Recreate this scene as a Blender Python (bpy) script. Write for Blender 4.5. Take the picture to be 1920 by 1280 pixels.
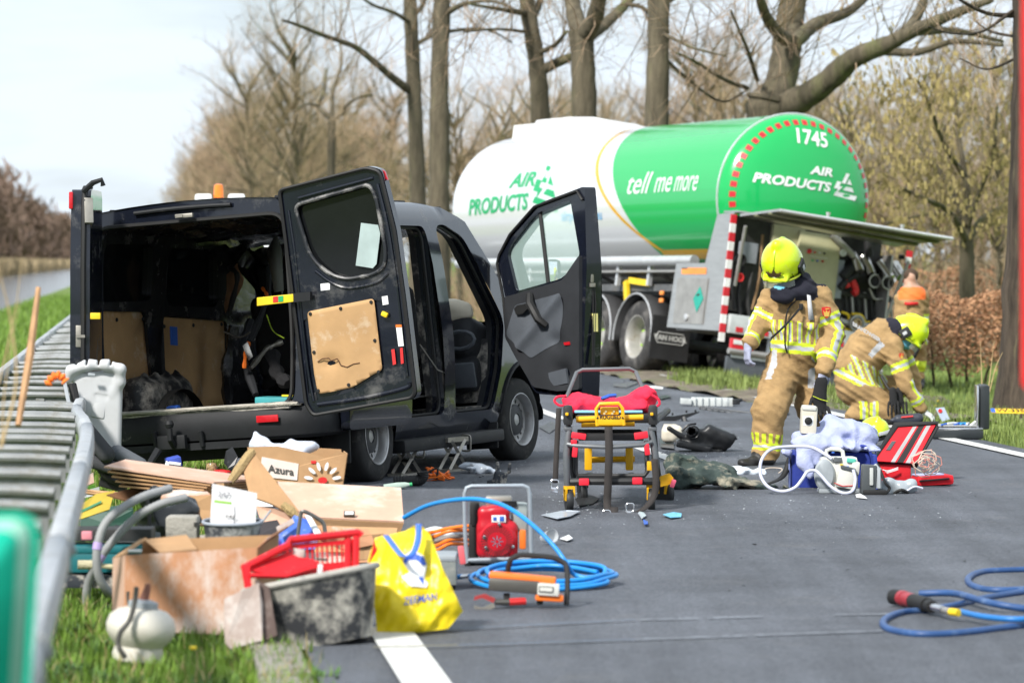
import bpy, bmesh, math, random
import numpy as np
from mathutils import Vector, Matrix, Euler, geometry
R = math.radians
for o in list(bpy.data.objects): bpy.data.objects.remove(o)
SC = bpy.context.scene
COL = SC.collection
# ---------------------------------------------------------------- camera, sky, sun, exposure
FPX, CAMH, HZ = 6635.0, 1.6, 490.0
PITCH = math.atan((640 - HZ) / FPX)
cam = bpy.data.cameras.new('camera'); cam_o = bpy.data.objects.new('camera', cam); COL.objects.link(cam_o)
cam.sensor_width = 36; cam.lens = FPX / 1920 * 36; cam.clip_start = 0.1; cam.clip_end = 6000
cam_o.location = (0, 0, CAMH); cam_o.rotation_euler = (R(90) - PITCH, 0, 0)
cam.dof.use_dof = True; cam.dof.focus_distance = 25.0; cam.dof.aperture_fstop = 3.5
SC.camera = cam_o
SUN_EL, SUN_AZ = R(42), R(215)            # azimuth clockwise from +Y; behind the camera, to the left
world = bpy.data.worlds.new('World'); SC.world = world; world.use_nodes = True
nt = world.node_tree; nt.nodes.clear(); N = nt.nodes.new; L = nt.links.new
sky = N('ShaderNodeTexSky'); sky.sky_type = 'NISHITA'; sky.sun_disc = False
sky.sun_elevation = SUN_EL; sky.sun_rotation = SUN_AZ; sky.air_density = 1.0; sky.dust_density = 1.5
tc = N('ShaderNodeTexCoord'); sep = N('ShaderNodeSeparateXYZ'); L(tc.outputs['Generated'], sep.inputs[0])
den = N('ShaderNodeMath'); den.operation = 'ADD'; den.inputs[1].default_value = 0.16
ab = N('ShaderNodeMath'); ab.operation = 'ABSOLUTE'; L(sep.outputs[2], ab.inputs[0]); L(ab.outputs[0], den.inputs[0])
dvx = N('ShaderNodeMath'); dvx.operation = 'DIVIDE'; L(sep.outputs[0], dvx.inputs[0]); L(den.outputs[0], dvx.inputs[1])
dvy = N('ShaderNodeMath'); dvy.operation = 'DIVIDE'; L(sep.outputs[1], dvy.inputs[0]); L(den.outputs[0], dvy.inputs[1])
cmb = N('ShaderNodeCombineXYZ'); L(dvx.outputs[0], cmb.inputs[0]); L(dvy.outputs[0], cmb.inputs[1])
nz = N('ShaderNodeTexNoise'); nz.inputs['Scale'].default_value = 1.35; nz.inputs['Detail'].default_value = 7; nz.inputs['Roughness'].default_value = .55
L(cmb.outputs[0], nz.inputs['Vector'])
rp = N('ShaderNodeValToRGB'); rp.color_ramp.elements[0].position = .36; rp.color_ramp.elements[1].position = .52; rp.color_ramp.elements[0].color = (.68, .68, .68, 1)
L(nz.outputs['Fac'], rp.inputs[0])
mx = N('ShaderNodeMix'); mx.data_type = 'RGBA'; L(rp.outputs[0], mx.inputs[0]); L(sky.outputs[0], mx.inputs[6]); mx.inputs[7].default_value = (7.6, 8.5, 9.4, 1)
bg = N('ShaderNodeBackground'); bg.inputs[1].default_value = 0.050; L(mx.outputs[2], bg.inputs[0])
wo = N('ShaderNodeOutputWorld'); L(bg.outputs[0], wo.inputs[0])
sun = bpy.data.lights.new('sun', 'SUN'); sun.energy = 2.3; sun.angle = R(7); sun.color = (1, .96, .9)
sun_o = bpy.data.objects.new('sun', sun); COL.objects.link(sun_o)
sd = Vector((math.sin(SUN_AZ) * math.cos(SUN_EL), math.cos(SUN_AZ) * math.cos(SUN_EL), math.sin(SUN_EL)))
sun_o.rotation_euler = sd.to_track_quat('Z', 'Y').to_euler()
VS = SC.view_settings; VS.view_transform = 'Standard'; VS.look = 'None'; VS.exposure = 1.3; VS.gamma = 1.0; VS.use_curve_mapping = False
CY = SC.cycles; CY.use_denoising = True; CY.denoiser = 'OPENIMAGEDENOISE'; CY.max_bounces = 6; CY.diffuse_bounces = 3; CY.glossy_bounces = 3
CY.transmission_bounces = 6; CY.transparent_max_bounces = 10; CY.use_adaptive_sampling = True; CY.adaptive_threshold = .015; CY.caustics_reflective = False; CY.caustics_refractive = False; CY.sample_clamp_indirect = 4

# ---------------------------------------------------------------- helpers
def at(px, py, Y):
    "the place seen at a photo pixel, Y metres away"
    dx, dy = (px - 960) / FPX, (640 - py) / FPX
    d = Vector((dx, math.cos(PITCH) + dy * math.sin(PITCH), -math.sin(PITCH) + dy * math.cos(PITCH)))
    return Vector((0, 0, CAMH)) + d * (Y / d.y)
def gr(px, py, z=0.0):
    "the place on the level z seen at a photo pixel"
    dx, dy = (px - 960) / FPX, (640 - py) / FPX
    d = Vector((dx, math.cos(PITCH) + dy * math.sin(PITCH), -math.sin(PITCH) + dy * math.cos(PITCH)))
    return Vector((0, 0, CAMH)) + d * ((z - CAMH) / d.z)
SLOPE = -0.105
def rd(c, Y, z=0.0): return Vector((c + SLOPE * Y, Y, z))      # road coordinates: c across, Y along

MATS = {}
def M(name, col=(.5, .5, .5), rough=.6, metal=0.0, var=.12, scale=6.0, bump=0.0, bscale=60.0, dust=None, spec=.5, trans=0.0, alpha=1.0, coat=0.0, col2=None, emit=None, sub=0.0, stretch=None, ior=1.45, det=5):
    if name in MATS: return MATS[name]
    m = bpy.data.materials.new(name); m.use_nodes = True; t = m.node_tree; b = t.nodes['Principled BSDF']
    b.inputs['Roughness'].default_value = rough; b.inputs['Metallic'].default_value = metal
    b.inputs['Specular IOR Level'].default_value = spec; b.inputs['Transmission Weight'].default_value = trans
    b.inputs['Alpha'].default_value = alpha; b.inputs['Coat Weight'].default_value = coat; b.inputs['Coat Roughness'].default_value = .05; b.inputs['IOR'].default_value = ior
    tcn = t.nodes.new('ShaderNodeTexCoord'); vec = tcn.outputs['Object']
    if stretch:
        mp = t.nodes.new('ShaderNodeMapping'); mp.inputs['Scale'].default_value = stretch; t.links.new(vec, mp.inputs[0]); vec = mp.outputs[0]
    def noise(s, d=det, rgh=.6):
        n = t.nodes.new('ShaderNodeTexNoise'); n.inputs['Scale'].default_value = s; n.inputs['Detail'].default_value = d; n.inputs['Roughness'].default_value = rgh
        t.links.new(vec, n.inputs['Vector']); return n
    n = noise(scale); r = t.nodes.new('ShaderNodeValToRGB'); r.color_ramp.elements[0].position = .3; r.color_ramp.elements[1].position = .7
    a = [max(0, c * (1 - var)) for c in col]; z = col2 if col2 else [min(1, c * (1 + var)) for c in col]
    r.color_ramp.elements[0].color = (*a, 1); r.color_ramp.elements[1].color = (*z, 1); t.links.new(n.outputs['Fac'], r.inputs[0])
    out = r.outputs[0]
    if dust:
        dc, lo, hi, ds = dust
        n2 = noise(ds, 9, .68); r2 = t.nodes.new('ShaderNodeValToRGB'); r2.color_ramp.elements[0].position = lo; r2.color_ramp.elements[1].position = hi
        t.links.new(n2.outputs['Fac'], r2.inputs[0])
        mxx = t.nodes.new('ShaderNodeMix'); mxx.data_type = 'RGBA'; t.links.new(r2.outputs[0], mxx.inputs[0]); t.links.new(out, mxx.inputs[6]); mxx.inputs[7].default_value = (*dc, 1); out = mxx.outputs[2]
        mr = t.nodes.new('ShaderNodeMapRange'); mr.inputs[3].default_value = rough; mr.inputs[4].default_value = max(rough, .8); t.links.new(r2.outputs[0], mr.inputs[0]); t.links.new(mr.outputs[0], b.inputs['Roughness'])
    t.links.new(out, b.inputs['Base Color'])
    if bump:
        n3 = noise(bscale, 4); bp = t.nodes.new('ShaderNodeBump'); bp.inputs['Strength'].default_value = bump; bp.inputs['Distance'].default_value = .02
        t.links.new(n3.outputs['Fac'], bp.inputs['Height']); t.links.new(bp.outputs[0], b.inputs['Normal'])
    if emit: b.inputs['Emission Color'].default_value = (*emit, 1); b.inputs['Emission Strength'].default_value = 1
    if sub: b.inputs['Subsurface Weight'].default_value = sub
    MATS[name] = m; return m

def link(o, parent=None):
    COL.objects.link(o)
    if parent is not None: o.parent = parent
    return o
def tag(o, label=None, cat=None, group=None, kind=None):
    if label: o['label'] = label
    if cat: o['category'] = cat
    if group: o['group'] = group
    if kind: o['kind'] = kind
    return o
def empty(name, loc=(0, 0, 0), rz=0.0, label=None, cat=None, group=None, rx=0.0, ry=0.0):
    o = bpy.data.objects.new(name, None); COL.objects.link(o); o.empty_display_size = .1
    o.matrix_world = Matrix.Translation(Vector(loc)) @ Euler((rx, ry, rz)).to_matrix().to_4x4()
    return tag(o, label, cat, group)

class MB:
    "collects faces; build() links them as one mesh"
    def __init__(s): s.v, s.f, s.mi, s.cur = [], [], [], 0
    def add(s, vs, fs, mi=None):
        k = len(s.v); s.v += [tuple(p) for p in vs]; s.f += [tuple(i + k for i in f) for f in fs]; s.mi += [s.cur if mi is None else mi] * len(fs); return s
    def box(s, c, d, rot=None, ch=0.0):
        hx, hy, hz = d[0] / 2, d[1] / 2, d[2] / 2; c = Vector(c); E = Euler(rot).to_matrix() if rot else Matrix.Identity(3)
        if ch <= 0:
            vs = [Vector((x, y, z)) for x in (-hx, hx) for y in (-hy, hy) for z in (-hz, hz)]
            fs = [(0, 1, 3, 2), (4, 6, 7, 5), (0, 4, 5, 1), (2, 3, 7, 6), (0, 2, 6, 4), (1, 5, 7, 3)]
            return s.add([c + E @ p for p in vs], fs)
        b = bmesh.new(); bmesh.ops.create_cube(b, size=1)
        for p in b.verts: p.co = Vector((p.co.x * d[0], p.co.y * d[1], p.co.z * d[2]))
        bmesh.ops.bevel(b, geom=b.edges[:], offset=min(ch, .45 * min(d)), segments=2, affect='EDGES', profile=.6)
        b.verts.index_update(); vs = [c + E @ p.co for p in b.verts]; fs = [[q.index for q in f.verts] for f in b.faces]; b.free(); return s.add(vs, fs)
    def tube(s, pts, r, n=8, cap=True, closed=False):
        P = [Vector(p) for p in pts]; m = len(P); rs = list(r) if isinstance(r, (list, tuple)) else [r] * m
        if len(rs) != m: rs = list(np.interp(np.linspace(0, 1, m), np.linspace(0, 1, len(rs)), rs))
        t0 = (P[1] - P[0]).normalized(); up = Vector((0, 0, 1)) if abs(t0.z) < .9 else Vector((1, 0, 0)); a = t0.cross(up).normalized()
        vs = []; fs = []
        for i in range(m):
            if closed: t = (P[(i + 1) % m] - P[i - 1])
            else: t = P[min(i + 1, m - 1)] - P[max(i - 1, 0)]
            t = t.normalized() if t.length > 1e-9 else t0
            a = (a - t * a.dot(t)); a = a.normalized() if a.length > 1e-6 else t.orthogonal().normalized(); bb = t.cross(a)
            for k in range(n):
                an = 2 * math.pi * k / n; vs.append(P[i] + (a * math.cos(an) + bb * math.sin(an)) * rs[i])
        for i in range(m if closed else m - 1):
            j = (i + 1) % m
            for k in range(n): fs.append((i * n + k, i * n + (k + 1) % n, j * n + (k + 1) % n, j * n + k))
        if cap and not closed: fs.append(tuple(range(n - 1, -1, -1))); fs.append(tuple(range((m - 1) * n, m * n)))
        return s.add(vs, fs)
    def lathe(s, prof, n=20, mat=None, cap=True):
        "prof: (radius, height) along local z"
        T = mat or Matrix.Identity(4); vs = []; fs = []; m = len(prof)
        for r, h in prof:
            for k in range(n): an = 2 * math.pi * k / n; vs.append(T @ Vector((r * math.cos(an), r * math.sin(an), h)))
        for i in range(m - 1):
            for k in range(n): fs.append((i * n + k, i * n + (k + 1) % n, (i + 1) * n + (k + 1) % n, (i + 1) * n + k))
        if cap: fs.append(tuple(range(n - 1, -1, -1))); fs.append(tuple(range((m - 1) * n, m * n)))
        return s.add(vs, fs)
    def prism(s, pts, h, T=None):
        "2-D outline extruded h along local z"
        T = T or Matrix.Identity(4); n = len(pts); vs = [T @ Vector((x, y, 0)) for x, y in pts] + [T @ Vector((x, y, h)) for x, y in pts]
        fs = [tuple(range(n - 1, -1, -1)), tuple(range(n, 2 * n))] + [(i, (i + 1) % n, (i + 1) % n + n, i + n) for i in range(n)]
        return s.add(vs, fs)
    def grid(s, fn, nu, nv):
        vs = [fn(i / nu, j / nv) for i in range(nu + 1) for j in range(nv + 1)]
        fs = [(i * (nv + 1) + j, (i + 1) * (nv + 1) + j, (i + 1) * (nv + 1) + j + 1, i * (nv + 1) + j + 1) for i in range(nu) for j in range(nv)]
        return s.add(vs, fs)
    def build(s, name, mat, parent=None, smooth=True, ang=38, bevel=0, solid=0, sub=0):
        me = bpy.data.meshes.new(name); me.from_pydata(s.v, [], s.f)
        for q in (mat if isinstance(mat, (list, tuple)) else [mat]): me.materials.append(q)
        if any(s.mi): me.polygons.foreach_set('material_index', s.mi)
        o = bpy.data.objects.new(name, me); link(o, parent)
        if smooth:
            me.polygons.foreach_set('use_smooth', [True] * len(me.polygons))
            try: me.set_sharp_from_angle(angle=R(ang))
            except Exception: pass
        me.update()
        if solid: q = o.modifiers.new('s', 'SOLIDIFY'); q.thickness = solid; q.offset = 0
        if bevel: q = o.modifiers.new('b', 'BEVEL'); q.width = bevel; q.segments = 2; q.limit_method = 'ANGLE'; q.angle_limit = R(40)
        if sub: q = o.modifiers.new('u', 'SUBSURF'); q.levels = sub; q.render_levels = sub
        return o
def one(fn, name, mat, parent=None, **k):
    b = MB(); fn(b); return b.build(name, mat, parent, **k)
def bez(pts, n=10):
    "Catmull-Rom through the points"
    P = [Vector(p) for p in pts]; P = [P[0] * 2 - P[1]] + P + [P[-1] * 2 - P[-2]]; out = []
    for i in range(1, len(P) - 2):
        for k in range(n):
            t = k / n; a, b, c, d = P[i - 1], P[i], P[i + 1], P[i + 2]
            out.append(.5 * ((2 * b) + (c - a) * t + (2 * a - 5 * b + 4 * c - d) * t * t + (3 * b - a - 3 * c + d) * t ** 3))
    out.append(P[-2]); return out
def rrect(x0, y0, x1, y1, r, n=5):
    o = []
    for cx, cy, a in ((x1 - r, y1 - r, 0), (x0 + r, y1 - r, 90), (x0 + r, y0 + r, 180), (x1 - r, y0 + r, 270)):
        for k in range(n + 1): t = R(a + 90 * k / n); o.append((cx + r * math.cos(t), cy + r * math.sin(t)))
    return o
def rpoly(pts, r, n=4):
    "polygon with rounded corners; r one number or one for each corner"
    o = []; m = len(pts)
    for i in range(m):
        p0, p, p1 = Vector(pts[i - 1]), Vector(pts[i]), Vector(pts[(i + 1) % m]); q = r[i] if isinstance(r, (list, tuple)) else r
        a, b = (p0 - p), (p1 - p); q = min(q, a.length * .48, b.length * .48)
        if q < 1e-4: o.append(tuple(p)); continue
        A, B = p + a.normalized() * q, p + b.normalized() * q
        for k in range(n + 1): t = k / n; o.append(tuple(A * (1 - t) ** 2 + p * 2 * t * (1 - t) + B * t * t))
    return o
def inpoly(x, y, poly):
    c = False; j = len(poly) - 1
    for i in range(len(poly)):
        xi, yi = poly[i]; xj, yj = poly[j]
        if (yi > y) != (yj > y) and x < (xj - xi) * (y - yi) / (yj - yi) + xi: c = not c
        j = i
    return c
def panel(mb, outline, holes, fn, step=.08, mi=None):
    "sheet with holes, laid on the surface fn(x, y)"
    V = []; E = []
    for loop in [outline] + holes:
        k = len(V); q = []
        for i in range(len(loop)):
            a, b = Vector(loop[i]), Vector(loop[(i + 1) % len(loop)]); m = max(1, int((b - a).length / step))
            for j in range(m): q.append(a + (b - a) * (j / m))
        V += q; E += [(k + i, k + (i + 1) % len(q)) for i in range(len(q))]
    xs = [p[0] for p in outline]; ys = [p[1] for p in outline]; x = min(xs) + step * .5
    while x < max(xs):
        y = min(ys) + step * .5
        while y < max(ys):
            if inpoly(x, y, outline) and not any(inpoly(x, y, h) for h in holes): V.append(Vector((x, y)))
            y += step
        x += step
    vo, eo, fo, *_ = geometry.delaunay_2d_cdt([Vector((p[0], p[1])) for p in V], E, [], 0, 1e-5)
    fs = []
    for f in fo:
        cx = sum(vo[i][0] for i in f) / len(f); cy = sum(vo[i][1] for i in f) / len(f)
        if inpoly(cx, cy, outline) and not any(inpoly(cx, cy, h) for h in holes): fs.append(tuple(f))
    mb.add([fn(p[0], p[1]) for p in vo], fs, mi); return mb
def strip(mb, loop, fa, fb, closed=True):
    "band between two images of an outline"
    n = len(loop); vs = [fa(*p) for p in loop] + [fb(*p) for p in loop]
    mb.add(vs, [(i, (i + 1) % n, (i + 1) % n + n, i + n) for i in range(n if closed else n - 1)]); return mb
def text(s, size, shear=0.0, bold=0.0, align='CENTER', cuts=0, sx=1.0):
    "flat letters as (verts, faces) in x, y"
    c = bpy.data.curves.new('letters', 'FONT'); c.body = s; c.size = size; c.shear = shear; c.offset = bold; c.align_x = align; c.align_y = 'CENTER'; c.resolution_u = 3
    o = bpy.data.objects.new('letters', c); COL.objects.link(o); dg = bpy.context.evaluated_depsgraph_get(); me = bpy.data.meshes.new_from_object(o.evaluated_get(dg))
    b = bmesh.new(); b.from_mesh(me); bmesh.ops.remove_doubles(b, verts=b.verts, dist=1e-5)
    if cuts:
        ys = [v.co.y for v in b.verts]; y0, y1 = min(ys), max(ys)
        for k in range(1, cuts): bmesh.ops.bisect_plane(b, geom=b.verts[:] + b.edges[:] + b.faces[:], plane_co=(0, y0 + (y1 - y0) * k / cuts, 0), plane_no=(0, 1, 0))
    b.verts.index_update(); vs = [Vector((v.co.x * sx, v.co.y, 0)) for v in b.verts]; fs = [tuple(q.index for q in f.verts) for f in b.faces]; b.free()
    bpy.data.objects.remove(o); bpy.data.curves.remove(c); bpy.data.meshes.remove(me); return vs, fs
def copy_tree(o, parent=None):
    c = o.copy(); COL.objects.link(c)
    if parent is not None: c.parent = parent; c.matrix_parent_inverse = o.matrix_parent_inverse
    for ch in list(o.children): copy_tree(ch, c)
    return c

# ---- implicit bodies: smooth union of primitives, surfaced with surface nets
def _hash(i, j, k):
    h = (i * 374761393 + j * 668265263 + k * 2147483647) & 0x7fffffff; h = (h ^ (h >> 13)) * 1274126177 & 0x7fffffff
    return (h ^ (h >> 16)) / 2147483647.0
def vnoise(x, y, z):
    xi, yi, zi = np.floor(x).astype(np.int64), np.floor(y).astype(np.int64), np.floor(z).astype(np.int64); fx, fy, fz = x - xi, y - yi, z - zi
    fx, fy, fz = fx * fx * (3 - 2 * fx), fy * fy * (3 - 2 * fy), fz * fz * (3 - 2 * fz); r = 0
    for a in (0, 1):
        for b in (0, 1):
            for c in (0, 1): r = r + _hash(xi + a, yi + b, zi + c) * (fx if a else 1 - fx) * (fy if b else 1 - fy) * (fz if c else 1 - fz)
    return r * 2 - 1
class SDF:
    def __init__(s): s.p = []
    def cone(s, a, b, ra, rb=None, k=.03, sq=(1, 1, 1), sub=False): s.p.append(('c', Vector(a), Vector(b), ra, ra if rb is None else rb, k, sq, sub)); return s
    def chain(s, pts, rs, k=.03):
        for i in range(len(pts) - 1): s.cone(pts[i], pts[i + 1], rs[i], rs[i + 1], k)
        return s
    def ell(s, c, r, rot=(0, 0, 0), k=.03, sub=False): s.p.append(('e', Vector(c), Vector(r), Euler(rot).to_matrix().transposed(), k, sub)); return s
    def box(s, c, d, rot=(0, 0, 0), rad=.02, k=.02, sub=False): s.p.append(('b', Vector(c), Vector(d) / 2, Euler(rot).to_matrix().transposed(), rad, k, sub)); return s
    def field(s, X, Y, Z):
        D = np.full(X.shape, 9.0)
        for q in s.p:
            if q[0] == 'c':
                _, a, b, ra, rb, k, sq, sub = q; ba = b - a; L2 = max(ba.dot(ba), 1e-9)
                t = np.clip(((X - a.x) * ba.x + (Y - a.y) * ba.y + (Z - a.z) * ba.z) / L2, 0, 1)
                d = np.sqrt(((X - a.x - t * ba.x) / sq[0]) ** 2 + ((Y - a.y - t * ba.y) / sq[1]) ** 2 + ((Z - a.z - t * ba.z) / sq[2]) ** 2) - (ra + (rb - ra) * t)
            else:
                c, r, Rm = q[1], q[2], q[3]; x, y, z = X - c.x, Y - c.y, Z - c.z
                lx, ly, lz = [Rm[i][0] * x + Rm[i][1] * y + Rm[i][2] * z for i in range(3)]
                if q[0] == 'e':
                    k, sub = q[4], q[5]; e = np.sqrt((lx / r.x) ** 2 + (ly / r.y) ** 2 + (lz / r.z) ** 2); d = (e - 1) * min(r)
                else:
                    rad, k, sub = q[4], q[5], q[6]; qx, qy, qz = np.abs(lx) - r.x + rad, np.abs(ly) - r.y + rad, np.abs(lz) - r.z + rad
                    d = np.sqrt(np.maximum(qx, 0) ** 2 + np.maximum(qy, 0) ** 2 + np.maximum(qz, 0) ** 2) + np.minimum(np.maximum(qx, np.maximum(qy, qz)), 0) - rad
            if sub: D = np.maximum(D, -d)
            else:
                h = np.clip(.5 + .5 * (D - d) / k, 0, 1); D = D * (1 - h) + d * h - k * h * (1 - h)
        return D
    def mesh(s, lo, hi, vx, warp=None):
        n = [int(math.ceil((hi[i] - lo[i]) / vx)) + 1 for i in range(3)]
        ax = [lo[i] + vx * np.arange(n[i]) for i in range(3)]; X, Y, Z = np.meshgrid(*ax, indexing='ij')
        D = s.field(X, Y, Z)
        if warp is not None: D = D + warp(X, Y, Z)
        D[0] = D[-1] = 1; D[:, 0] = D[:, -1] = 1; D[:, :, 0] = D[:, :, -1] = 1
        S = D < 0; cnt = np.zeros(tuple(k - 1 for k in n)); acc = np.zeros(cnt.shape + (3,))
        def sl(i, a): return slice(a, n[i] - 1 + a)
        crn = {(a, b, c): (D[sl(0, a), sl(1, b), sl(2, c)], S[sl(0, a), sl(1, b), sl(2, c)]) for a in (0, 1) for b in (0, 1) for c in (0, 1)}
        for p in crn:
            for x in range(3):
                if p[x]: continue
                q = list(p); q[x] = 1; q = tuple(q); d0, s0 = crn[p]; d1, s1 = crn[q]; m = s0 != s1
                t = np.where(m, d0 / np.where(m, d0 - d1, 1), 0); cnt += m
                for i in range(3): acc[..., i] += m * (p[i] + (t if i == x else 0))
        act = cnt > 0; idx = -np.ones(cnt.shape, np.int64); idx[act] = np.arange(act.sum()); I = np.argwhere(act)
        V = (I + acc[act] / cnt[act][:, None]) * vx + np.array(lo); F = []
        for x in range(3):
            a, b = (x + 1) % 3, (x + 2) % 3; s0 = [slice(None)] * 3; s1 = [slice(None)] * 3; s0[x] = slice(0, -1); s1[x] = slice(1, None)
            ch = S[tuple(s0)] != S[tuple(s1)]; E = np.argwhere(ch); ins = S[tuple(s0)][ch]
            def cell(da, db):
                e = E.copy(); e[:, a] -= da; e[:, b] -= db; return e
            ok = (E[:, a] > 0) & (E[:, b] > 0) & (E[:, a] < n[a] - 1) & (E[:, b] < n[b] - 1); E = E[ok]; ins = ins[ok]
            c4 = [cell(1, 1), cell(0, 1), cell(0, 0), cell(1, 0)]; f = np.stack([idx[q[:, 0], q[:, 1], q[:, 2]] for q in c4], 1)
            f[~ins] = f[~ins][:, ::-1]; F.append(f)
        return V, np.concatenate(F)
def npbuild(name, V, F, mats, parent=None, mi=None, smooth=True):
    me = bpy.data.meshes.new(name); me.from_pydata(V.tolist(), [], F.tolist())
    for q in (mats if isinstance(mats, (list, tuple)) else [mats]): me.materials.append(q)
    if mi is not None: me.polygons.foreach_set('material_index', mi.astype(np.int32))
    if smooth: me.polygons.foreach_set('use_smooth', [True] * len(me.polygons))
    me.update(); return link(bpy.data.objects.new(name, me), parent)
def blob(name, sdf, lo, hi, vx, mat, parent=None, warp=None, rule=None):
    V, F = sdf.mesh(lo, hi, vx, warp); mi = rule(V[F].mean(1)) if rule else None
    return npbuild(name, V, F, mat, parent, mi)
# ================================================================ ground, road, canal
rng = random.Random(7)
def gz(c):
    K = [(-600, 3), (-60, .6), (-24, .25), (-21, -.2), (-20, -1.2), (-7.2, -1.3), (-6.0, -.52), (-3, -.28), (-1.2, -.12), (-.3, -.06), (.6, -.03), (7.6, -.03), (8.4, -.08), (10, -.26), (12, -.28), (16, -.18), (40, 0), (900, 2)]
    for (a, za), (b, zb) in zip(K, K[1:]):
        if c <= b: return za + (zb - za) * max(0, (c - a)) / (b - a)
    return K[-1][1]
m_grass = M('grass_ground', (.085, .15, .022), .95, var=.4, scale=1.2, bump=.5, bscale=20, dust=((.15, .115, .07), .60, .72, .9), col2=(.16, .24, .04))
cs = [-600, -200, -60, -40, -24, -21, -20, -12, -7.2, -6, -4.5, -3, -2, -1.2, -.6, -.3, .2, .6, 4, 7.6, 8, 8.4, 9.2, 10, 11, 12, 14, 16, 20, 28, 40, 80, 200, 900]
ys = [-900, -300, -100, -40, 0, 5, 9, 12, 14, 16, 18, 20, 23, 26, 30, 34, 38, 42, 46, 50, 55, 60, 70, 85, 100, 130, 170, 230, 320, 450, 700, 1200, 2200, 4500]
g = MB(); vs = [rd(c, y, gz(c) + (rng.uniform(-.012, .012) if -6 < c < .3 or 8 < c < 20 else 0)) for y in ys for c in cs]; n = len(cs)
g.add(vs, [(i * n + j, i * n + j + 1, (i + 1) * n + j + 1, (i + 1) * n + j) for i in range(len(ys) - 1) for j in range(n - 1)])
tag(g.build('ground', m_grass, ang=180), kind='structure')
def asphalt():
    m = bpy.data.materials.new('asphalt'); m.use_nodes = True; t = m.node_tree; bs = t.nodes['Principled BSDF']; L_ = t.links.new; tcn = t.nodes.new('ShaderNodeTexCoord')
    def nz(s, d, lo, hi, a, b, st=None):
        n = t.nodes.new('ShaderNodeTexNoise'); n.inputs['Scale'].default_value = s; n.inputs['Detail'].default_value = d; n.inputs['Roughness'].default_value = .7; v = tcn.outputs['Object']
        if st: mp = t.nodes.new('ShaderNodeMapping'); mp.inputs['Scale'].default_value = st; mp.inputs['Rotation'].default_value = (0, 0, math.atan(SLOPE) * -1); L_(v, mp.inputs[0]); v = mp.outputs[0]
        L_(v, n.inputs['Vector']); r = t.nodes.new('ShaderNodeMapRange'); r.inputs[1].default_value = lo; r.inputs[2].default_value = hi; r.inputs[3].default_value = a; r.inputs[4].default_value = b; L_(n.outputs['Fac'], r.inputs[0]); return r.outputs[0], n
    def mul(a, b): n = t.nodes.new('ShaderNodeMath'); n.operation = 'MULTIPLY'; L_(a, n.inputs[0]); L_(b, n.inputs[1]); return n.outputs[0]
    f, _ = nz(.5, 6, .35, .65, .74, 1.2); g, _ = nz(70, 3, .3, .7, .55, 1.5); w, _ = nz(1.0, 5, .35, .65, .78, 1.16, (2.2, .12, 1)); h, gn = nz(190, 2, .3, .75, .6, 1.5); v = mul(mul(f, g), mul(w, h))
    c = t.nodes.new('ShaderNodeMix'); c.data_type = 'RGBA'; d, _ = nz(1.6, 9, .55, .75, 0, .6); L_(d, c.inputs[0]); c.inputs[6].default_value = (.108, .117, .135, 1); c.inputs[7].default_value = (.155, .156, .158, 1)
    s = t.nodes.new('ShaderNodeVectorMath'); s.operation = 'SCALE'; L_(c.outputs[2], s.inputs[0]); L_(v, s.inputs['Scale']); L_(s.outputs[0], bs.inputs['Base Color']); bs.inputs['Roughness'].default_value = .75; bs.inputs['Specular IOR Level'].default_value = .35
    bp = t.nodes.new('ShaderNodeBump'); bp.inputs['Strength'].default_value = .7; bp.inputs['Distance'].default_value = .012; L_(gn.outputs['Fac'], bp.inputs['Height']); L_(bp.outputs[0], bs.inputs['Normal']); return m
m_road = asphalt()
b = MB(); b.grid(lambda u, v: rd(.68 + 6.87 * v, -30 + 1500 * u ** 3 + 60 * u, -.004 - .03 * (v - .5) ** 2 + .012), 60, 6); road = tag(b.build('road', m_road, ang=180), kind='structure')
m_paint = M('road_paint', (.62, .62, .6), .7, var=.12, scale=9, dust=((.25, .25, .25), .56, .72, 14))
def stripe(c0, c1, y0, y1):
    b = MB(); b.grid(lambda u, v: rd(c0 + (c1 - c0) * v, y0 + (y1 - y0) * u, .014), 8, 1); return b.build('lane_marking', m_paint, road)
for (a, z) in ((5.5, 15.35), (28, 31), (40, 43), (52, 55), (64, 67), (76, 79)): stripe(.98, 1.17, a, z)
for (a, z) in ((27.6, 30.2), (35.6, 38.6), (44.6, 47.6), (53.6, 56.6), (62, 65), (71, 74)): stripe(4.2, 4.33, a, z)
stripe(7.17, 7.32, -10, 140)
m_kerb = M('kerb_concrete', (.27, .25, .22), .9, var=.2, scale=14, bump=.3, dust=((.12, .1, .07), .5, .7, 8))
kerb = tag(empty('kerb', rd(.55, 10)), kind='structure'); kb = MB(); kb.box((0, 0, 0), (.2, .96, .12), ch=.012); k0 = kb.build('kerb_block', m_kerb, kerb)
for i in range(9):
    k = k0 if i == 0 else link(k0.copy(), kerb); k.matrix_local = Matrix.Translation(Vector((SLOPE * (i - 2) * 1.0, (i - 2) * 1.0, -.035 + rng.uniform(-.006, .006)))) @ Euler((0, 0, math.atan(-SLOPE))).to_matrix().to_4x4()
m_soil = M('churned_soil', (.13, .105, .075), .95, var=.4, scale=5, bump=.9, bscale=25, dust=((.09, .12, .03), .52, .64, 2.5), col2=(.25, .21, .16))
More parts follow.
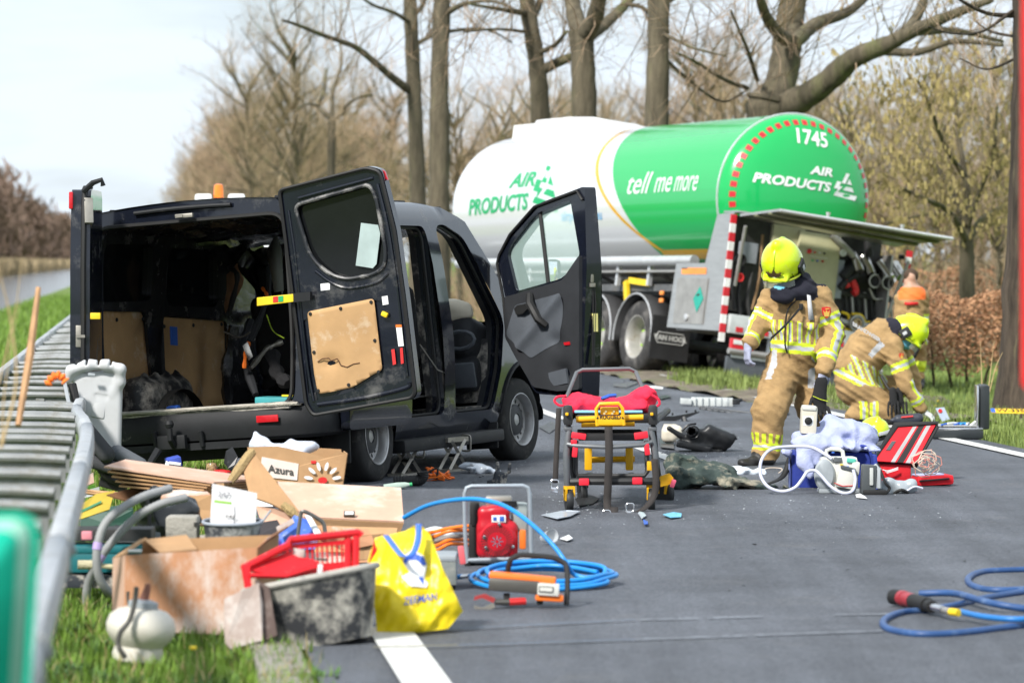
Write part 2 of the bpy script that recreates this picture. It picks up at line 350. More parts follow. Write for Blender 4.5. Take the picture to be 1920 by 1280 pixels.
def soil(name, pts, amp):
    b = MB(); P = [Vector((p.x, p.y)) for p in pts]
    def fn(x, y):
        e = min(1, min((Vector((x, y)) - p).length for p in P) / .5); c = x - SLOPE * y
        return Vector((x, y, max(gz(c), -.03 if c < 7.6 else -9) + .02 + e * (.03 + amp * float(vnoise(np.array(x * 3.1), np.array(y * 2.2), np.array(.5))))))
    panel(b, [tuple(p) for p in P], [], fn, .22); return tag(b.build(name, m_soil, ang=180), kind='structure')
soil('churned_verge', [rd(6.9, 40), rd(7.5, 38), rd(8.3, 37), rd(10, 38), rd(11, 42), rd(10.5, 50), rd(9.6, 58), rd(7.3, 59), rd(6.5, 52), rd(6.6, 45)], .07)
m_water = M('canal_water', (.05, .055, .05), .12, var=.2, scale=.3, bump=.12, bscale=3, spec=.6)
b = MB(); b.grid(lambda u, v: rd(-21 + 15.2 * v, -40 + 3000 * u, -.55), 4, 2); tag(b.build('canal_water', m_water), kind='structure')

# grass, reeds
def blades(name, region, count, h0, h1, w, mat, label, cat='grass', lean=.5, seed=1, zf=None):
    r = random.Random(seed); V = []; F = []
    for _ in range(count):
        c, y = region(r)
        z = gz(c) if zf is None else zf(c); p = rd(c, y, z); h = r.uniform(h0, h1); a = r.uniform(0, 6.28); d = Vector((math.cos(a), math.sin(a), 0)); e = Vector((-d.y, d.x, 0)) * w * r.uniform(.6, 1.3); l = r.uniform(.1, lean) * h
        k = len(V); V += [p - e, p + e, p + Vector((0, 0, h * .6)) + d * l * .35 + e * .7, p + Vector((0, 0, h * .6)) + d * l * .35 - e * .7, p + Vector((0, 0, h)) + d * l]
        F += [(k, k + 1, k + 2, k + 3), (k + 3, k + 2, k + 4)]
    return tag(MB().add(V, F).build(name, mat, smooth=False), label, cat, kind='stuff')
mg1 = M('grass_blade', (.085, .19, .016), .6, var=.4, scale=3, col2=(.21, .34, .04)); mg2 = M('grass_blade_pale', (.115, .19, .03), .7, var=.4, scale=1.2, col2=(.27, .33, .09))
def regl(r): y = 11.6 + 40 * r.random() ** 1.7; return (r.uniform(-.5, .66) if r.random() < .96 else r.uniform(.4, .74), y)
blades('grass', regl, 44000, .035, .105, .0036, mg1, 'lush green grass on the verge in front of the barrier', seed=2)
m_dead = M('dead_grass', (.30, .24, .11), .8, var=.3, scale=4); blades('dead_grass', regl, 5000, .03, .12, .004, m_dead, 'dry straw-coloured blades among the near verge grass', seed=12, lean=1.4); blades('weeds', lambda r: (lambda k: (random.Random(k).uniform(-.4, .75) + r.gauss(0, .03), random.Random(k + 500).uniform(12, 22) + r.gauss(0, .05)))(r.randrange(90)), 3600, .02, .06, .011, M('weed_leaf', (.06, .13, .03), .6, var=.3), 'low broad-leaved weeds along the ragged road edge', 'weeds', seed=13, lean=2.2, zf=lambda c: gz(c) + .01)
blades('grass', lambda r: (-1.15 - 4.8 * r.random() ** 1.4, 22 + 180 * r.random() ** 2.2), 26000, .10, .28, .014, mg1, 'bright green grass on the canal bank', seed=3, lean=.7)
blades('grass', lambda r: (7.55 + 9.5 * r.random() ** 1.3, 26.5 + 34 * r.random() ** 1.4), 36000, .05, .16, .007, mg2, 'green grass on the right-hand verge', seed=4)
def regt(r):
    k = r.randrange(26); q = random.Random(k * 7 + 1); c, y = q.uniform(7.2, 9.5), q.uniform(38.5, 48); return (c + r.gauss(0, .12), y + r.gauss(0, .25))
blades('grass_tufts', regt, 5000, .05, .2, .008, mg2, 'torn grass tufts on the churned soil by the tanker', seed=5, zf=lambda c: gz(c) + .04)
m_reed = M('dry_reed', (.42, .33, .2), .9, var=.3, scale=.2)
blades('reeds', lambda r: (r.uniform(-23, -20.2), 150 + 1300 * r.random() ** 1.3), 26000, 1.6, 2.9, .12, m_reed, 'pale dry reeds along the far canal bank', 'reeds', .25, 6, lambda c: -.5)
def regf(r): k = r.randrange(16); q = random.Random(k + 40); return (q.uniform(9, 13) + r.gauss(0, .01), q.uniform(29, 46) + r.gauss(0, .02))
m_dand = M('dandelion_yellow', (.75, .55, .03), .7)
dp = MB(); dp.lathe([(.001, .012), (.012, .015), (.016, .008), (.005, 0)], 8); d0 = None
for i in range(14):
    q = random.Random(90 + i); c, y = (q.uniform(8.6, 12.5), q.uniform(31, 47)) if i else (.02, 13.6); p = rd(c, y, gz(c) + q.uniform(.08, .15)) if i else Vector(gr(362, 1218, .1))
    o = dp.build('dandelion', m_dand) if d0 is None else link(d0.copy()); d0 = d0 or o; o.location = p
    tag(o, 'single yellow dandelion flower in the near grass by the boxes' if i == 0 else 'tiny yellow dandelion in the grass right of the crouching firefighter', 'flower', None if i == 0 else 'dandelions in the right verge')
# tall dry stems
m_straw = M('dry_straw', (.46, .33, .17), .8, var=.2); m_wood = M('raw_wood', (.42, .24, .12), .75, var=.25, scale=20, stretch=(1, 1, .08))
def stem(pts, Y, r, name, label, group=None, mat=None, cat='grass stem'):
    b = MB(); q = bez([at(x, y, Y) for x, y in pts], 6); b.tube(q, [r * (1 - .7 * i / (len(q) - 1)) for i in range(len(q))], 6); return tag(b.build(name, mat or m_straw), label, cat, group)
stem([(2, 840), (30, 720), (20, 600), (-4, 500)], 12, .006, 'dry_stem', 'thick bent dry stem at the left edge beside the barrier')
stem([(-2, 720), (16, 640), (32, 560), (40, 485)], 13, .0035, 'dry_stem', 'thin upright dry stem left of the wooden stake')
stem([(3, 830), (8, 740), (22, 640), (38, 560)], 12.6, .0035, 'dry_stem', 'dry stem crossing behind the wooden stake')
for x0, x1, y1, d in ((1842, 1838, 640, 'straight'), (1852, 1864, 640, 'leaning'), (1853, 1880, 660, 'most slanted')):
    stem([(x0, 745), ((x0 + x1) / 2, 690), (x1, y1)], 34, .007, 'dry_stem', d + ' dry stem in the grass behind the open black case')
b = MB(); p0, p1 = at(34, 798, 15.4), at(72, 540, 15.8); b.tube([p0, p0.lerp(p1, .5) + Vector((.006, 0, 0)), p1], [.014, .019, .012], 6)
tag(b.build('wooden_stake', m_wood), 'splintered wooden stake leaning over the steel barrier', 'stake')

# ================================================================ steel barrier along the canal
m_galv = M('galvanised_steel', (.42, .44, .46), .5, .35, var=.12, scale=5, dust=((.3, .28, .24), .52, .8, 7))
m_galv2 = M('galvanised_dull', (.26, .27, .275), .65, .3, var=.25, scale=5, dust=((.16, .14, .1), .5, .75, 9))
bar = empty('guard_rail', rd(-.7, 12), label='galvanised double-sided road barrier with cross spacers beside the canal', cat='guard rail')
def rail(c0, y0, y1, name, flip, bend=0.0):
    b = MB(); prof = [(.02, .70), (.02, .77), (.03, .795), (.055, .80), (.08, .795), (.09, .77), (.09, .71), (.08, .685), (.055, .68), (.03, .685)]; n = int((y1 - y0) / 1.2); vs = []
    for i in range(n + 1):
        y = y0 + (y1 - y0) * i / n
        for a, z in prof:
            k = bend * math.exp(-((y - 23.5) / 3.5) ** 2); vs.append(rd(c0 + flip * (a - .055) - k, y, z - .05 - k * .5) - rd(-.7, 12))
    m = len(prof); b.add(vs, [(i * m + j, i * m + j + 1, (i + 1) * m + j + 1, (i + 1) * m + j) for i in range(n) for j in range(m - 1)])
    return b.build(name, m_galv, bar, solid=.006)
for i in range(9): rail(-.26, 3 + 4 * i, 7.04 + 4 * i, 'rail', 1, .16)
for i in range(28): rail(-1.1, 3 + 4 * i, 7.04 + 4 * i, 'rail', -1)
sp0 = po0 = None
for i in range(100):
    y = 5.2 + i * .98; k = .16 * math.exp(-((y - 23.5) / 3.5) ** 2)
    if sp0 is None:
        q = MB(); q.tube([(-.38, 0, .70), (-.1, 0, .712), (.2, 0, .708), (.36, 0, .70)], .021, 8); q.box((-.01, .012, .645), (.74, .006, .10)); sp0 = o = q.build('spacer', m_galv2, bar)
    else: o = link(sp0.copy(), bar)
    o.location = rd(-.7 - k * .5, y) - rd(-.7, 12) + Vector((0, 0, rng.uniform(-.015, .015) - k * .4)); o.rotation_euler.z = rng.uniform(-.05, .05)
    if i % 2 == 0:
        if po0 is None: q = MB(); q.box((0, 0, .22), (.06, .11, .86)); po0 = o = q.build('post', m_galv2, bar)
        else: o = link(po0.copy(), bar)
        o.location = rd(-.7, y + .05) - rd(-.7, 12)
for py, Y in ((965, 10.95), (1135, 8.05)):          # lapped joints with bolts on the near beam
    p = rd(-.26, Y) - rd(-.7, 12)
    for dy in (-.06, .06): q = MB(); q.lathe([(.016, 0), (.016, .012), (.008, .016)], 10, Matrix.Translation(p + Vector((.035, dy, .70))) @ Euler((0, R(80), 0)).to_matrix().to_4x4()); q.build('bolt', m_galv2, bar)
    q = MB(); q.box(p + Vector((0, 0, .69)), (.085, .012, .125), ch=.01); q.build('lap_joint', m_galv2, bar)
m_cloth_or = M('orange_cloth', (.85, .2, .03), .8, var=.15)
b = MB(); b.tube(bez([at(88, 722, 17.2), at(98, 708, 17.2), at(112, 704, 17.2), at(124, 716, 17.2)]), [.012 + .012 * math.sin(i * .6) ** 2 for i in range(31)], 8); tag(b.build('orange_cloth', m_cloth_or), 'crumpled orange cloth hooked over the steel barrier', 'cloth')

# ================================================================ trees
m_bark = M('bark', (.105, .088, .058), .95, var=.45, scale=9, bump=.9, bscale=22, stretch=(1, 1, .22), dust=((.13, .15, .045), .5, .72, 1.1))
m_bark_d = M('bark_ridged', (.055, .042, .03), .95, var=.65, scale=14, bump=1.0, bscale=30, stretch=(1, 1, .12), dust=((.15, .13, .07), .6, .72, 12))
m_twig = M('twig', (.36, .255, .165), .95, var=.35, scale=.6); m_twig2 = M('budding_twig', (.36, .265, .165), .95, var=.3, scale=.5, col2=(.43, .335, .20)); m_bud = M('catkin', (.36, .29, .12), .9, var=.3, scale=2)
def ribbon(V, F, P, w):
    "thin three-sided twig"
    k0 = len(V); m = len(P)
    for i, p in enumerate(P):
        q = w * (1 - .75 * i / (m - 1)); V += [p + Vector((q, 0, 0)), p + Vector((-q * .5, q * .87, 0)), p + Vector((-q * .5, -q * .87, q * .3))]
    for i in range(m - 1):
        for k in range(3): F.append((k0 + i * 3 + k, k0 + i * 3 + (k + 1) % 3, k0 + i * 3 + 3 + (k + 1) % 3, k0 + i * 3 + 3 + k))
def grow(r, p, d, L, n, wob, up):
    P = [p]; d = d.normalized()
    for i in range(n):
        d = (d + Vector((r.gauss(0, wob), r.gauss(0, wob), r.gauss(0, wob) + up))).normalized(); P.append(P[-1] + d * L / n)
    return P
def rdir(r, ax, spread):
    v = Vector((r.gauss(0, 1), r.gauss(0, 1), r.gauss(0, 1))); v -= ax * v.dot(ax); v.normalize(); return (ax * math.cos(spread) + v * math.sin(spread)).normalized()
def twigs(r, P, V, F, nb, Lb, nt, Lt, w, up=.03, t0=.25):
    "side branches off the limb P, twigs off those"
    for _ in range(nb):
        t = r.uniform(t0, 1) * (len(P) - 1.001); i = int(t); p = P[i].lerp(P[i + 1], t - i); ax = (P[i + 1] - P[i]).normalized()
        B = grow(r, p, rdir(r, ax, r.uniform(.5, 1.1)), Lb * r.uniform(.5, 1.15), 4, .18, up); ribbon(V, F, B, w * 1.7)
        for _ in range(nt):
            t2 = r.uniform(.15, 1) * 3.999; j = int(t2); q = B[j].lerp(B[j + 1], t2 - j); ax2 = (B[j + 1] - B[j]).normalized()
            ribbon(V, F, grow(r, q, rdir(r, ax2, r.uniform(.3, 1.0)), Lt * r.uniform(.4, 1.2), 2, .2, up), w * .75)
def px_tree(name, label, limbs, seed, nb, Lb, nt, Lt, w, Y0, twm=None, bark=None, buds=0, group=None):
    "a tree whose limbs were measured in the photograph at its own distance"
    r = random.Random(seed); base = at(limbs[0][0][0][0], 500, Y0); base.z = gz(base.x - SLOPE * Y0) - .1
    root = empty(name, base, 0, label, 'tree', group); V, F = [], []; first = True
    for pts, dY, r0, r1 in limbs:
        n = len(pts); P = [at(x, y, Y0 + dY * i / (n - 1) if not first else Y0) for i, (x, y) in enumerate(pts)]
        if first: P[0].z = base.z
        P = [p - base for p in P]; Q = bez(P, 6); m = len(Q); b = MB()
        b.tube(Q, [(r0 + (r1 - r0) * i / (m - 1)) * r.uniform(.93, 1.08) * (1 + (.5 * math.exp(-i / 2.2) if first else 0)) for i in range(m)], 12)
        b.build('trunk' if first else 'limb', bark or m_bark, root); twigs(r, Q, V, F, nb if not first else max(3, nb // 3), Lb, nt, Lt, w, t0=.5 if first else .2); first = False
    MB().add(V, F).build('crown', twm or m_twig, root, smooth=False)
    if buds:
        q = MB()
        for _ in range(buds):
            p = V[r.randrange(len(V))]; a = Vector((r.gauss(0, .02), r.gauss(0, .02), -r.uniform(.04, .12))); e = Vector((.016, 0, 0)); q.add([p - e, p + e, p + a + e, p + a - e], [(0, 1, 2, 3)])
        tag(q.build('catkins', m_bud, root, smooth=False), kind='stuff')
    return root
T = px_tree
T('oak_tree', 'big gnarled tree with spreading forked limbs behind the tank end', [([(1448, 520), (1446, 330), (1442, 215), (1446, 180)], 0, .44, .36), ([(1448, 200), (1468, 140), (1476, 80), (1484, 20), (1500, -90)], 1, .27, .2), ([(1474, 75), (1452, 55), (1432, 20), (1415, -40)], -2, .12, .06), ([(1490, 80), (1530, 45), (1590, 22), (1640, -20)], 2, .13, .06), ([(1450, 210), (1510, 182), (1555, 150), (1600, 110), (1660, 85), (1720, 55), (1800, 22), (1860, 0)], -3, .25, .05), ([(1690, 68), (1720, 30), (1745, -40)], 1, .11, .06), ([(1640, 95), (1720, 98), (1790, 78), (1880, 85)], -2, .08, .03), ([(1700, 62), (1790, 58), (1880, 78)], 3, .08, .03), ([(1400, 165), (1360, 150), (1310, 120), (1270, 100)], -2, .04, .02), ([(1420, 150), (1400, 90), (1370, 20)], -2, .04, .02)], 11, 16, 2.4, 6, 1.0, .008, 58)
T('oak_tree', 'tree with a sawn-off limb scar, straight trunk over the tank', [([(1228, 520), (1230, 300), (1234, 100), (1236, -90)], 0, .20, .17), ([(1236, 60), (1300, 90), (1360, 105)], -2, .03, .015), ([(1238, 100), (1280, 140), (1350, 190), (1400, 170)], 2, .03, .015), ([(1240, 10), (1290, -20), (1340, -60)], 1, .05, .02)], 12, 9, 1.8, 5, .9, .008, 57)
T('oak_tree', 'forked mossy trunk right of the thin dark one above the white tank top', [([(1098, 520), (1096, 250), (1092, 100), (1086, 55)], 0, .22, .2), ([(1088, 70), (1076, 20), (1064, -60)], 1, .16, .13), ([(1094, 70), (1116, 30), (1130, -40)], -1, .16, .12), ([(1100, 70), (1140, 40), (1180, 0), (1200, -40)], 2, .12, .06), ([(1172, 8), (1205, 15), (1228, 40)], 0, .04, .03)], 13, 12, 2.0, 6, .9, .008, 60)
T('oak_tree', 'leaning dark trunk with a low right-hand limb above the tank hatch', [([(1018, 520), (1014, 250), (1006, 120), (990, 20), (978, -70)], 0, .18, .12), ([(1012, 135), (1040, 120), (1075, 105)], 0, .1, .07), ([(1010, 100), (1040, 85), (1062, 60)], -1, .05, .03), ([(998, 30), (1010, 10), (1020, -40)], 1, .08, .05), ([(988, 25), (940, 18), (880, 8)], -2, .06, .02), ([(985, 60), (930, 55), (870, 60)], -3, .03, .015)], 14, 13, 2.0, 6, .9, .008, 62)
T('oak_tree', 'pale straight trunk, right one of the pair behind the van roof', [([(820, 520), (824, 300), (824, 150), (828, 20), (832, -80)], 0, .2, .15), ([(838, 25), (870, 8), (920, 2), (960, 15)], -2, .06, .02), ([(836, 60), (880, 55), (920, 58), (960, 80)], 2, .04, .015), ([(830, 0), (850, -40), (880, -80)], 1, .08, .05)], 15, 12, 2.2, 6, .9, .008, 68)
T('oak_tree', 'darker trunk with a long left-hand limb, left one of the pair behind the van roof', [([(786, 520), (782, 330), (776, 160), (770, 30), (764, -80)], 0, .18, .13), ([(768, 170), (735, 145), (700, 115), (665, 88), (610, 68), (560, 48), (530, 38)], -4, .09, .025), ([(772, 45), (740, 25), (700, 10), (670, -10)], -2, .05, .025), ([(776, 30), (795, 5), (800, -40)], 1, .06, .03), ([(778, 85), (800, 72), (815, 66)], 0, .05, .04)], 16, 16, 2.4, 6, 1.0, .009, 75)
T('oak_tree', 'small tree with a low fork in front of the brown wood', [([(620, 520), (621, 350), (622, 260), (622, 222)], 0, .14, .11), ([(622, 225), (604, 208), (595, 198), (608, 170), (612, 130)], 2, .08, .04), ([(624, 225), (640, 214), (648, 200), (670, 184), (700, 178)], -2, .07, .03), ([(622, 222), (625, 170), (640, 120), (636, 70)], 1, .07, .03), ([(600, 200), (575, 195), (550, 210)], -2, .04, .02)], 17, 18, 2.6, 7, 1.1, .011, 106, m_twig2)
T('hazel_tree', 'small tree hung with yellow catkins behind the beech hedge', [([(1812, 560), (1813, 500), (1812, 450)], 0, .14, .12), ([(1812, 455), (1838, 415), (1868, 395), (1910, 370)], 2, .07, .03), ([(1812, 455), (1794, 415), (1768, 388), (1730, 372), (1690, 352)], -2, .07, .03), ([(1812, 455), (1816, 390), (1808, 320), (1796, 250), (1790, 180)], 1, .08, .03), ([(1814, 420), (1840, 350), (1862, 290), (1870, 200)], -1, .06, .02), ([(1810, 420), (1780, 350), (1745, 300), (1700, 250), (1670, 210)], 2, .06, .02), ([(1808, 330), (1770, 270), (1740, 190), (1720, 150)], -2, .05, .02), ([(1800, 410), (1750, 400), (1700, 410), (1660, 420)], 3, .03, .015)], 18, 30, 1.7, 7, .8, .0065, 62, m_twig2, None, 4200)
T('roadside_tree', 'thick dark ridged trunk at the right edge of the picture', [([(1936, 745), (1938, 500), (1944, 300), (1948, 100), (1950, -80)], 0, .34, .30), ([(1900, 30), (1850, 25), (1800, 0), (1760, -30)], -1, .03, .012), ([(1900, 20), (1840, 60), (1780, 62), (1740, 50)], -2, .02, .008), ([(1910, 70), (1860, 60), (1830, 42)], 1, .02, .008), ([(1905, 110), (1850, 130), (1800, 110)], 2, .018, .008)], 19, 7, .9, 5, .5, .004, 41, None, m_bark_d)

def wood_tree(seed, H, tw, nlimb, nb, nt, w):
    r = random.Random(seed); root = empty('bare_tree'); P = grow(r, Vector((0, 0, -.2)), Vector((0, 0, 1)), H * .82, 9, .045, .06); b = MB(); b.tube(P, [H * .014 * (1 - .85 * i / 9) for i in range(10)], 8); V, F = [], []
    for _ in range(nlimb):
        t = r.uniform(.22, 1) * 8.99; i = int(t); p = P[i].lerp(P[i + 1], t - i); d = rdir(r, Vector((0, 0, 1)), r.uniform(.5, 1.15)); Q = grow(r, p, d, H * r.uniform(.18, .36) * (1.15 - .4 * t / 9), 5, .16, .09)
        b.tube(Q, [H * .0055 * (1 - .8 * k / 5) for k in range(6)], 5, cap=False); twigs(r, Q, V, F, nb, H * .11, nt, H * .065, w, .05)
    b.build('trunk', m_bark, root); MB().add(V, F).build('crown', tw, root, smooth=False); return root
protos = [wood_tree(21, 18, m_twig2, 36, 9, 9, .0155), wood_tree(22, 17, m_twig, 34, 9, 9, .015), wood_tree(23, 15, m_twig2, 36, 10, 9, .015), wood_tree(24, 13, m_twig, 34, 10, 9, .014)]
spots = []; r = random.Random(5)
y = 205
while y < 620: spots.append((r.uniform(7.6, 9.8), y, r.uniform(.82, 1.05), 0)); y += r.uniform(8, 11) * (1 + y / 500)
y = 150
while y < 420: spots.append((r.uniform(14.5, 18), y, r.uniform(.5, .7), 0)); y += r.uniform(8, 12) * (1 + y / 400)
for _ in range(85): yy = r.uniform(250, 560); spots.append((r.uniform(7.5, 22), yy, r.uniform(.75, 1.0), 0))
for _ in range(22): yy = r.uniform(130, 260); spots.append((r.uniform(20, 32), yy, r.uniform(.45, .62), 0))
for k in range(34):
    yy = r.uniform(100, 175); x = (k + r.random()) / 34 * 1150 + 860; spots.append(((x - 960) / FPX * yy - SLOPE * yy, yy, r.uniform(.42, .62) * (yy / 125) ** .8, 1))
for k in range(12):
    yy = r.uniform(70, 92); x = (k + r.random()) / 12 * 560 + 1400; spots.append(((x - 960) / FPX * yy - SLOPE * yy, yy, r.uniform(.24, .36), 1))
used = [False] * 4
for yy, c in ((-14, 10), (-24, 12.5), (-33, 9.5), (-46, 11), (-58, 9.5), (-72, 12), (-22, -24), (-40, -25), (-60, -26), (-85, -24), (-30, 17), (-52, 18)): spots.append((c, yy, .8, 2))  # unseen trees added behind the camera to give the van dark reflections
for c, yy, s, kind in spots:
    i = r.randrange(4); o = protos[i] if not used[i] else copy_tree(protos[i]); used[i] = True
    o.location = rd(c, yy, gz(c)); o.rotation_euler = (0, 0, r.uniform(0, 6.28)); o.scale = (s * r.uniform(.95, 1.25), s * r.uniform(.95, 1.25), s)
    if kind == 0: tag(o, 'tall bare budding tree in the brown roadside wood left of the tanker', 'tree', 'trees of the roadside wood')
    elif kind == 2: tag(o, 'unseen bare tree added behind the photographer for reflections', 'tree', 'unseen trees added for reflections')
    else: tag(o, 'low bare tree in the thin brown wood behind the tanker', 'tree', 'trees of the wood behind the tanker')
# the wood on the far canal bank reads as one mass
m_far = M('far_twigs', (.20, .135, .10), .95, var=.3, scale=.02); V, F = [], []; r = random.Random(8)
for k in range(150):
    yy = 330 + 1700 * (k / 150) ** 1.5; c = -25 - r.random() * 26; H = r.uniform(15, 22); p = rd(c, yy, .2)
    ribbon(V, F, [p, p + Vector((0, 0, H * .8))], .3)
    for _ in range(300):
        a = p + Vector((r.gauss(0, 2.4), r.gauss(0, 2.4), H * r.uniform(.08, .85))); ribbon(V, F, [a, a + Vector((r.gauss(0, 1), r.gauss(0, 1), r.uniform(.5, 2.5)))], .16 + yy / 5000)
tag(MB().add(V, F).build('far_wood', m_far, smooth=False), 'brown bare wood on the far side of the canal', 'wood', kind='stuff')
V, F = [], []
for _ in range(9000):
    yy = r.uniform(62, 150); x = r.uniform(560, 1960); c = (x - 960) / FPX * yy - SLOPE * yy
    if c < 10: continue
    p = rd(c + r.gauss(0, .4), yy, gz(c)); h = r.uniform(.6, 2.6); ribbon(V, F, grow(r, p, Vector((r.gauss(0, .4), r.gauss(0, .4), 1)), h, 3, .2, 0), .014 + yy / 12000)
tag(MB().add(V, F).build('undergrowth', m_twig, smooth=False), 'tangled brown undergrowth below the bare wood', 'undergrowth', kind='stuff')

# beech hedges
m_beech = M('dry_beech_leaf', (.40, .185, .09), .8, var=.4, scale=4, col2=(.54, .30, .16)); m_stemd = M('hedge_stem', (.06, .045, .03), .95)
def hedge(name, label, x0, x1, Y, z0, z1, thick, count, ls, seed):
    r = random.Random(seed); base = Vector(((x0 + x1) / 2, Y, z0)); root = empty(name, base, 0, label, 'hedge'); V, F = [], []
    for _ in range(count):
        p = Vector((r.uniform(x0, x1), Y + r.gauss(0, thick * .33), z0 + .18 + (z1 - z0 - .18) * r.random() ** .8)) - base
        if r.random() < .12: p.z += .08 * r.random()
        p.z += .09 * math.sin(p.x * 5 + seed) * math.sin(p.x * 2.1); a = Vector((r.gauss(0, 1), r.gauss(0, 1), r.gauss(0, 1))).normalized() * ls; e = a.orthogonal().normalized() * ls * .55; k = len(V)
        V += [p - a, p + e, p + a, p - e]; F += [(k, k + 1, k + 2, k + 3)]
    tag(MB().add(V, F).build('leaves', m_beech, root, smooth=False), kind='stuff')
    q = x0
    while q < x1: b = MB(); b.tube(grow(r, Vector((q, Y + r.gauss(0, .08), z0 - .1)) - base, Vector((r.gauss(0, .1), 0, 1)), (z1 - z0) * .8, 4, .12, .05), [.028, .022, .016, .012, .006], 6); b.build('stem', m_stemd, root); q += r.uniform(.18, .4)
hedge('beech_hedge', 'clipped brown beech hedge behind the crouching firefighter', 6.0, 9.2, 53, -.22, 1.12, .7, 9000, .034, 31)
hedge('beech_hedge', 'farther brown beech hedge past the small tree', 5.2, 14, 72, -.1, 1.45, .8, 11000, .042, 32)
# ================================================================ black van
m_van = M('black_paint', (.007, .009, .016), .16, 0, var=.2, coat=.5, spec=.4, dust=((.17, .165, .155), .55, .84, 3.2))
m_vin = M('black_inner_metal', (.018, .018, .02), .22, 0, var=.3, spec=.6, bump=.35, bscale=7, dust=((.24, .225, .2), .57, .82, 6))
m_vdust = M('dusty_inner_metal', (.028, .028, .03), .5, 0, dust=((.42, .39, .34), .47, .66, 7))
m_plas = M('black_plastic', (.016, .017, .019), .55, 0, var=.2, spec=.3, bump=.15, bscale=200, dust=((.28, .26, .23), .62, .85, 6))
m_plasd = M('dusty_plastic', (.03, .031, .034), .6, 0, dust=((.42, .39, .33), .46, .70, 8))
m_seal = M('rubber_seal', (.012, .012, .012), .6); m_tyre = M('tyre', (.022, .022, .022), .85, var=.3, dust=((.1, .095, .085), .55, .8, 9), bump=.2, bscale=90)
m_rim = M('silver_rim', (.45, .45, .45), .42, .6, var=.15, dust=((.25, .2, .15), .56, .8, 12)); m_cap = M('hub_cap', (.035, .037, .042), .5)
m_board = M('hardboard', (.46, .28, .13), .8, var=.14, scale=3, dust=((.62, .52, .4), .56, .76, 5)); m_dglass = M('tinted_glass', (.008, .009, .01), .07, 0, dust=((.2, .2, .2), .68, .9, 9))
m_glass = M('green_glass', (.62, .83, .78), .0, 0, var=.02, alpha=.36, spec=.5); m_gtrim = M('grey_trim', (.08, .09, .105), .6, var=.1, bump=.15, bscale=150); m_dtrim = M('dark_trim', (.028, .03, .034), .65, spec=.3, bump=.15, bscale=150)
m_seat = M('seat_fabric', (.018, .018, .02), .9, bump=.3, bscale=150); m_red = M('red_lens', (.5, .012, .02), .15, coat=.5); m_yel = M('yellow_plastic', (.78, .55, .02), .5); m_white = M('white_label', (.75, .76, .76), .6, var=.04)
m_steel = M('bare_steel', (.36, .34, .3), .45, .7, var=.2, dust=((.2, .17, .13), .55, .8, 9)); m_airbag = M('airbag_cloth', (.75, .68, .55), .85); m_blue = M('blue_label', (.03, .12, .5), .5); m_redl = M('red_label', (.65, .03, .03), .5); m_green = M('green_label', (.02, .35, .12), .5); m_oran = M('orange_plastic', (.85, .18, .02), .5)
HP = [(.2, .86), (.3, .90), (.45, .955), (.75, .98), (1.05, .985), (1.2, .975), (1.6, .94), (1.95, .88), (2.03, .83), (2.07, .76)]
def hw(w):
    for (a, va), (b, vb) in zip(HP, HP[1:]):
        if w <= b: return va + (vb - va) * max(0, w - a) / (b - a)
    return HP[-1][1]
VANM = Matrix.Translation(gr(712, 903)) @ Matrix.Rotation(R(68.5), 4, 'Z') @ Matrix.Rotation(R(-4.2), 4, 'X') @ Matrix.Translation(Vector((-1.0, .96, 0)))
van = empty('crashed_van', label='wrecked black panel van with its rear and side doors standing open', cat='van'); van.matrix_world = VANM
VI = VANM.inverted()
def circ(cx, cy, r, a0, a1, n): return [(cx + r * math.cos(R(a0 + (a1 - a0) * i / n)), cy + r * math.sin(R(a0 + (a1 - a0) * i / n))) for i in range(n + 1)]
def rear_u(w): return .02 + .07 * max(0, w - .6)
def side_fn(s, off=0.0):
    def f(u, w):
        e = u - rear_u(w); rr = .05 * max(0, 1 - e / .10) ** 2
        return Vector((max(u, rear_u(w)), s * (hw(w) - rr + off), w))
    return f
arch_r = circ(1.0, .34, .43, 165, 18, 10); arch_f = circ(3.93, .34, .45, 178, 40, 10)
side_out = [(.02, .56), (.5, .50)] + arch_r + [(1.48, .27), (3.44, .27)] + arch_f + [(4.22, .72), (4.16, .9), (4.06, 1.06), (3.92, 1.17), (3.16, 1.92), (2.82, 2.03), (2.4, 2.07), (.11, 2.07)]
h_slide = rpoly([(1.47, .44), (2.32, .44), (2.32, 1.88), (1.47, 1.88)], .10, 5)
h_front = rpoly([(2.53, .44), (3.32, .44), (3.48, .74), (3.60, 1.14), (3.04, 1.80), (2.70, 1.90), (2.53, 1.88)], .08, 5)
b = MB(); fr_ = side_fn(-1); panel(b, side_out, [h_slide, h_front], fr_, .09)
for h in (h_slide, h_front): strip(b, h, fr_, lambda u, w: fr_(u, w) + Vector((0, .10, 0)))
b.build('side_panel', m_van, van, ang=50)
for h in (h_slide, h_front):
    b = MB(); b.tube([fr_(u, w) + Vector((0, .045, 0)) + (Vector((sum(p[0] for p in h) / len(h), 0, sum(p[1] for p in h) / len(h))) - Vector((u, 0, w))).normalized() * .012 for u, w in h], .014, 6, closed=True); b.build('door_seal', m_seal, van)
    b = MB(); strip(b, h, lambda u, w: fr_(u, w) + Vector((0, .095, 0)), lambda u, w: fr_(u, w) + Vector((0, .16, 0)) + (Vector((sum(p[0] for p in h) / len(h), 0, sum(p[1] for p in h) / len(h))) - Vector((u, 0, w))).normalized() * -.02); b.build('door_jamb', m_vdust if h is h_slide else m_dtrim, van)
fl_ = side_fn(1); h_lw = rpoly([(2.62, 1.12), (3.45, 1.12), (2.98, 1.80), (2.66, 1.88)], .06, 4); b = MB(); panel(b, side_out, [h_lw], fl_, .11); b.build('side_panel', m_van, van, ang=50)
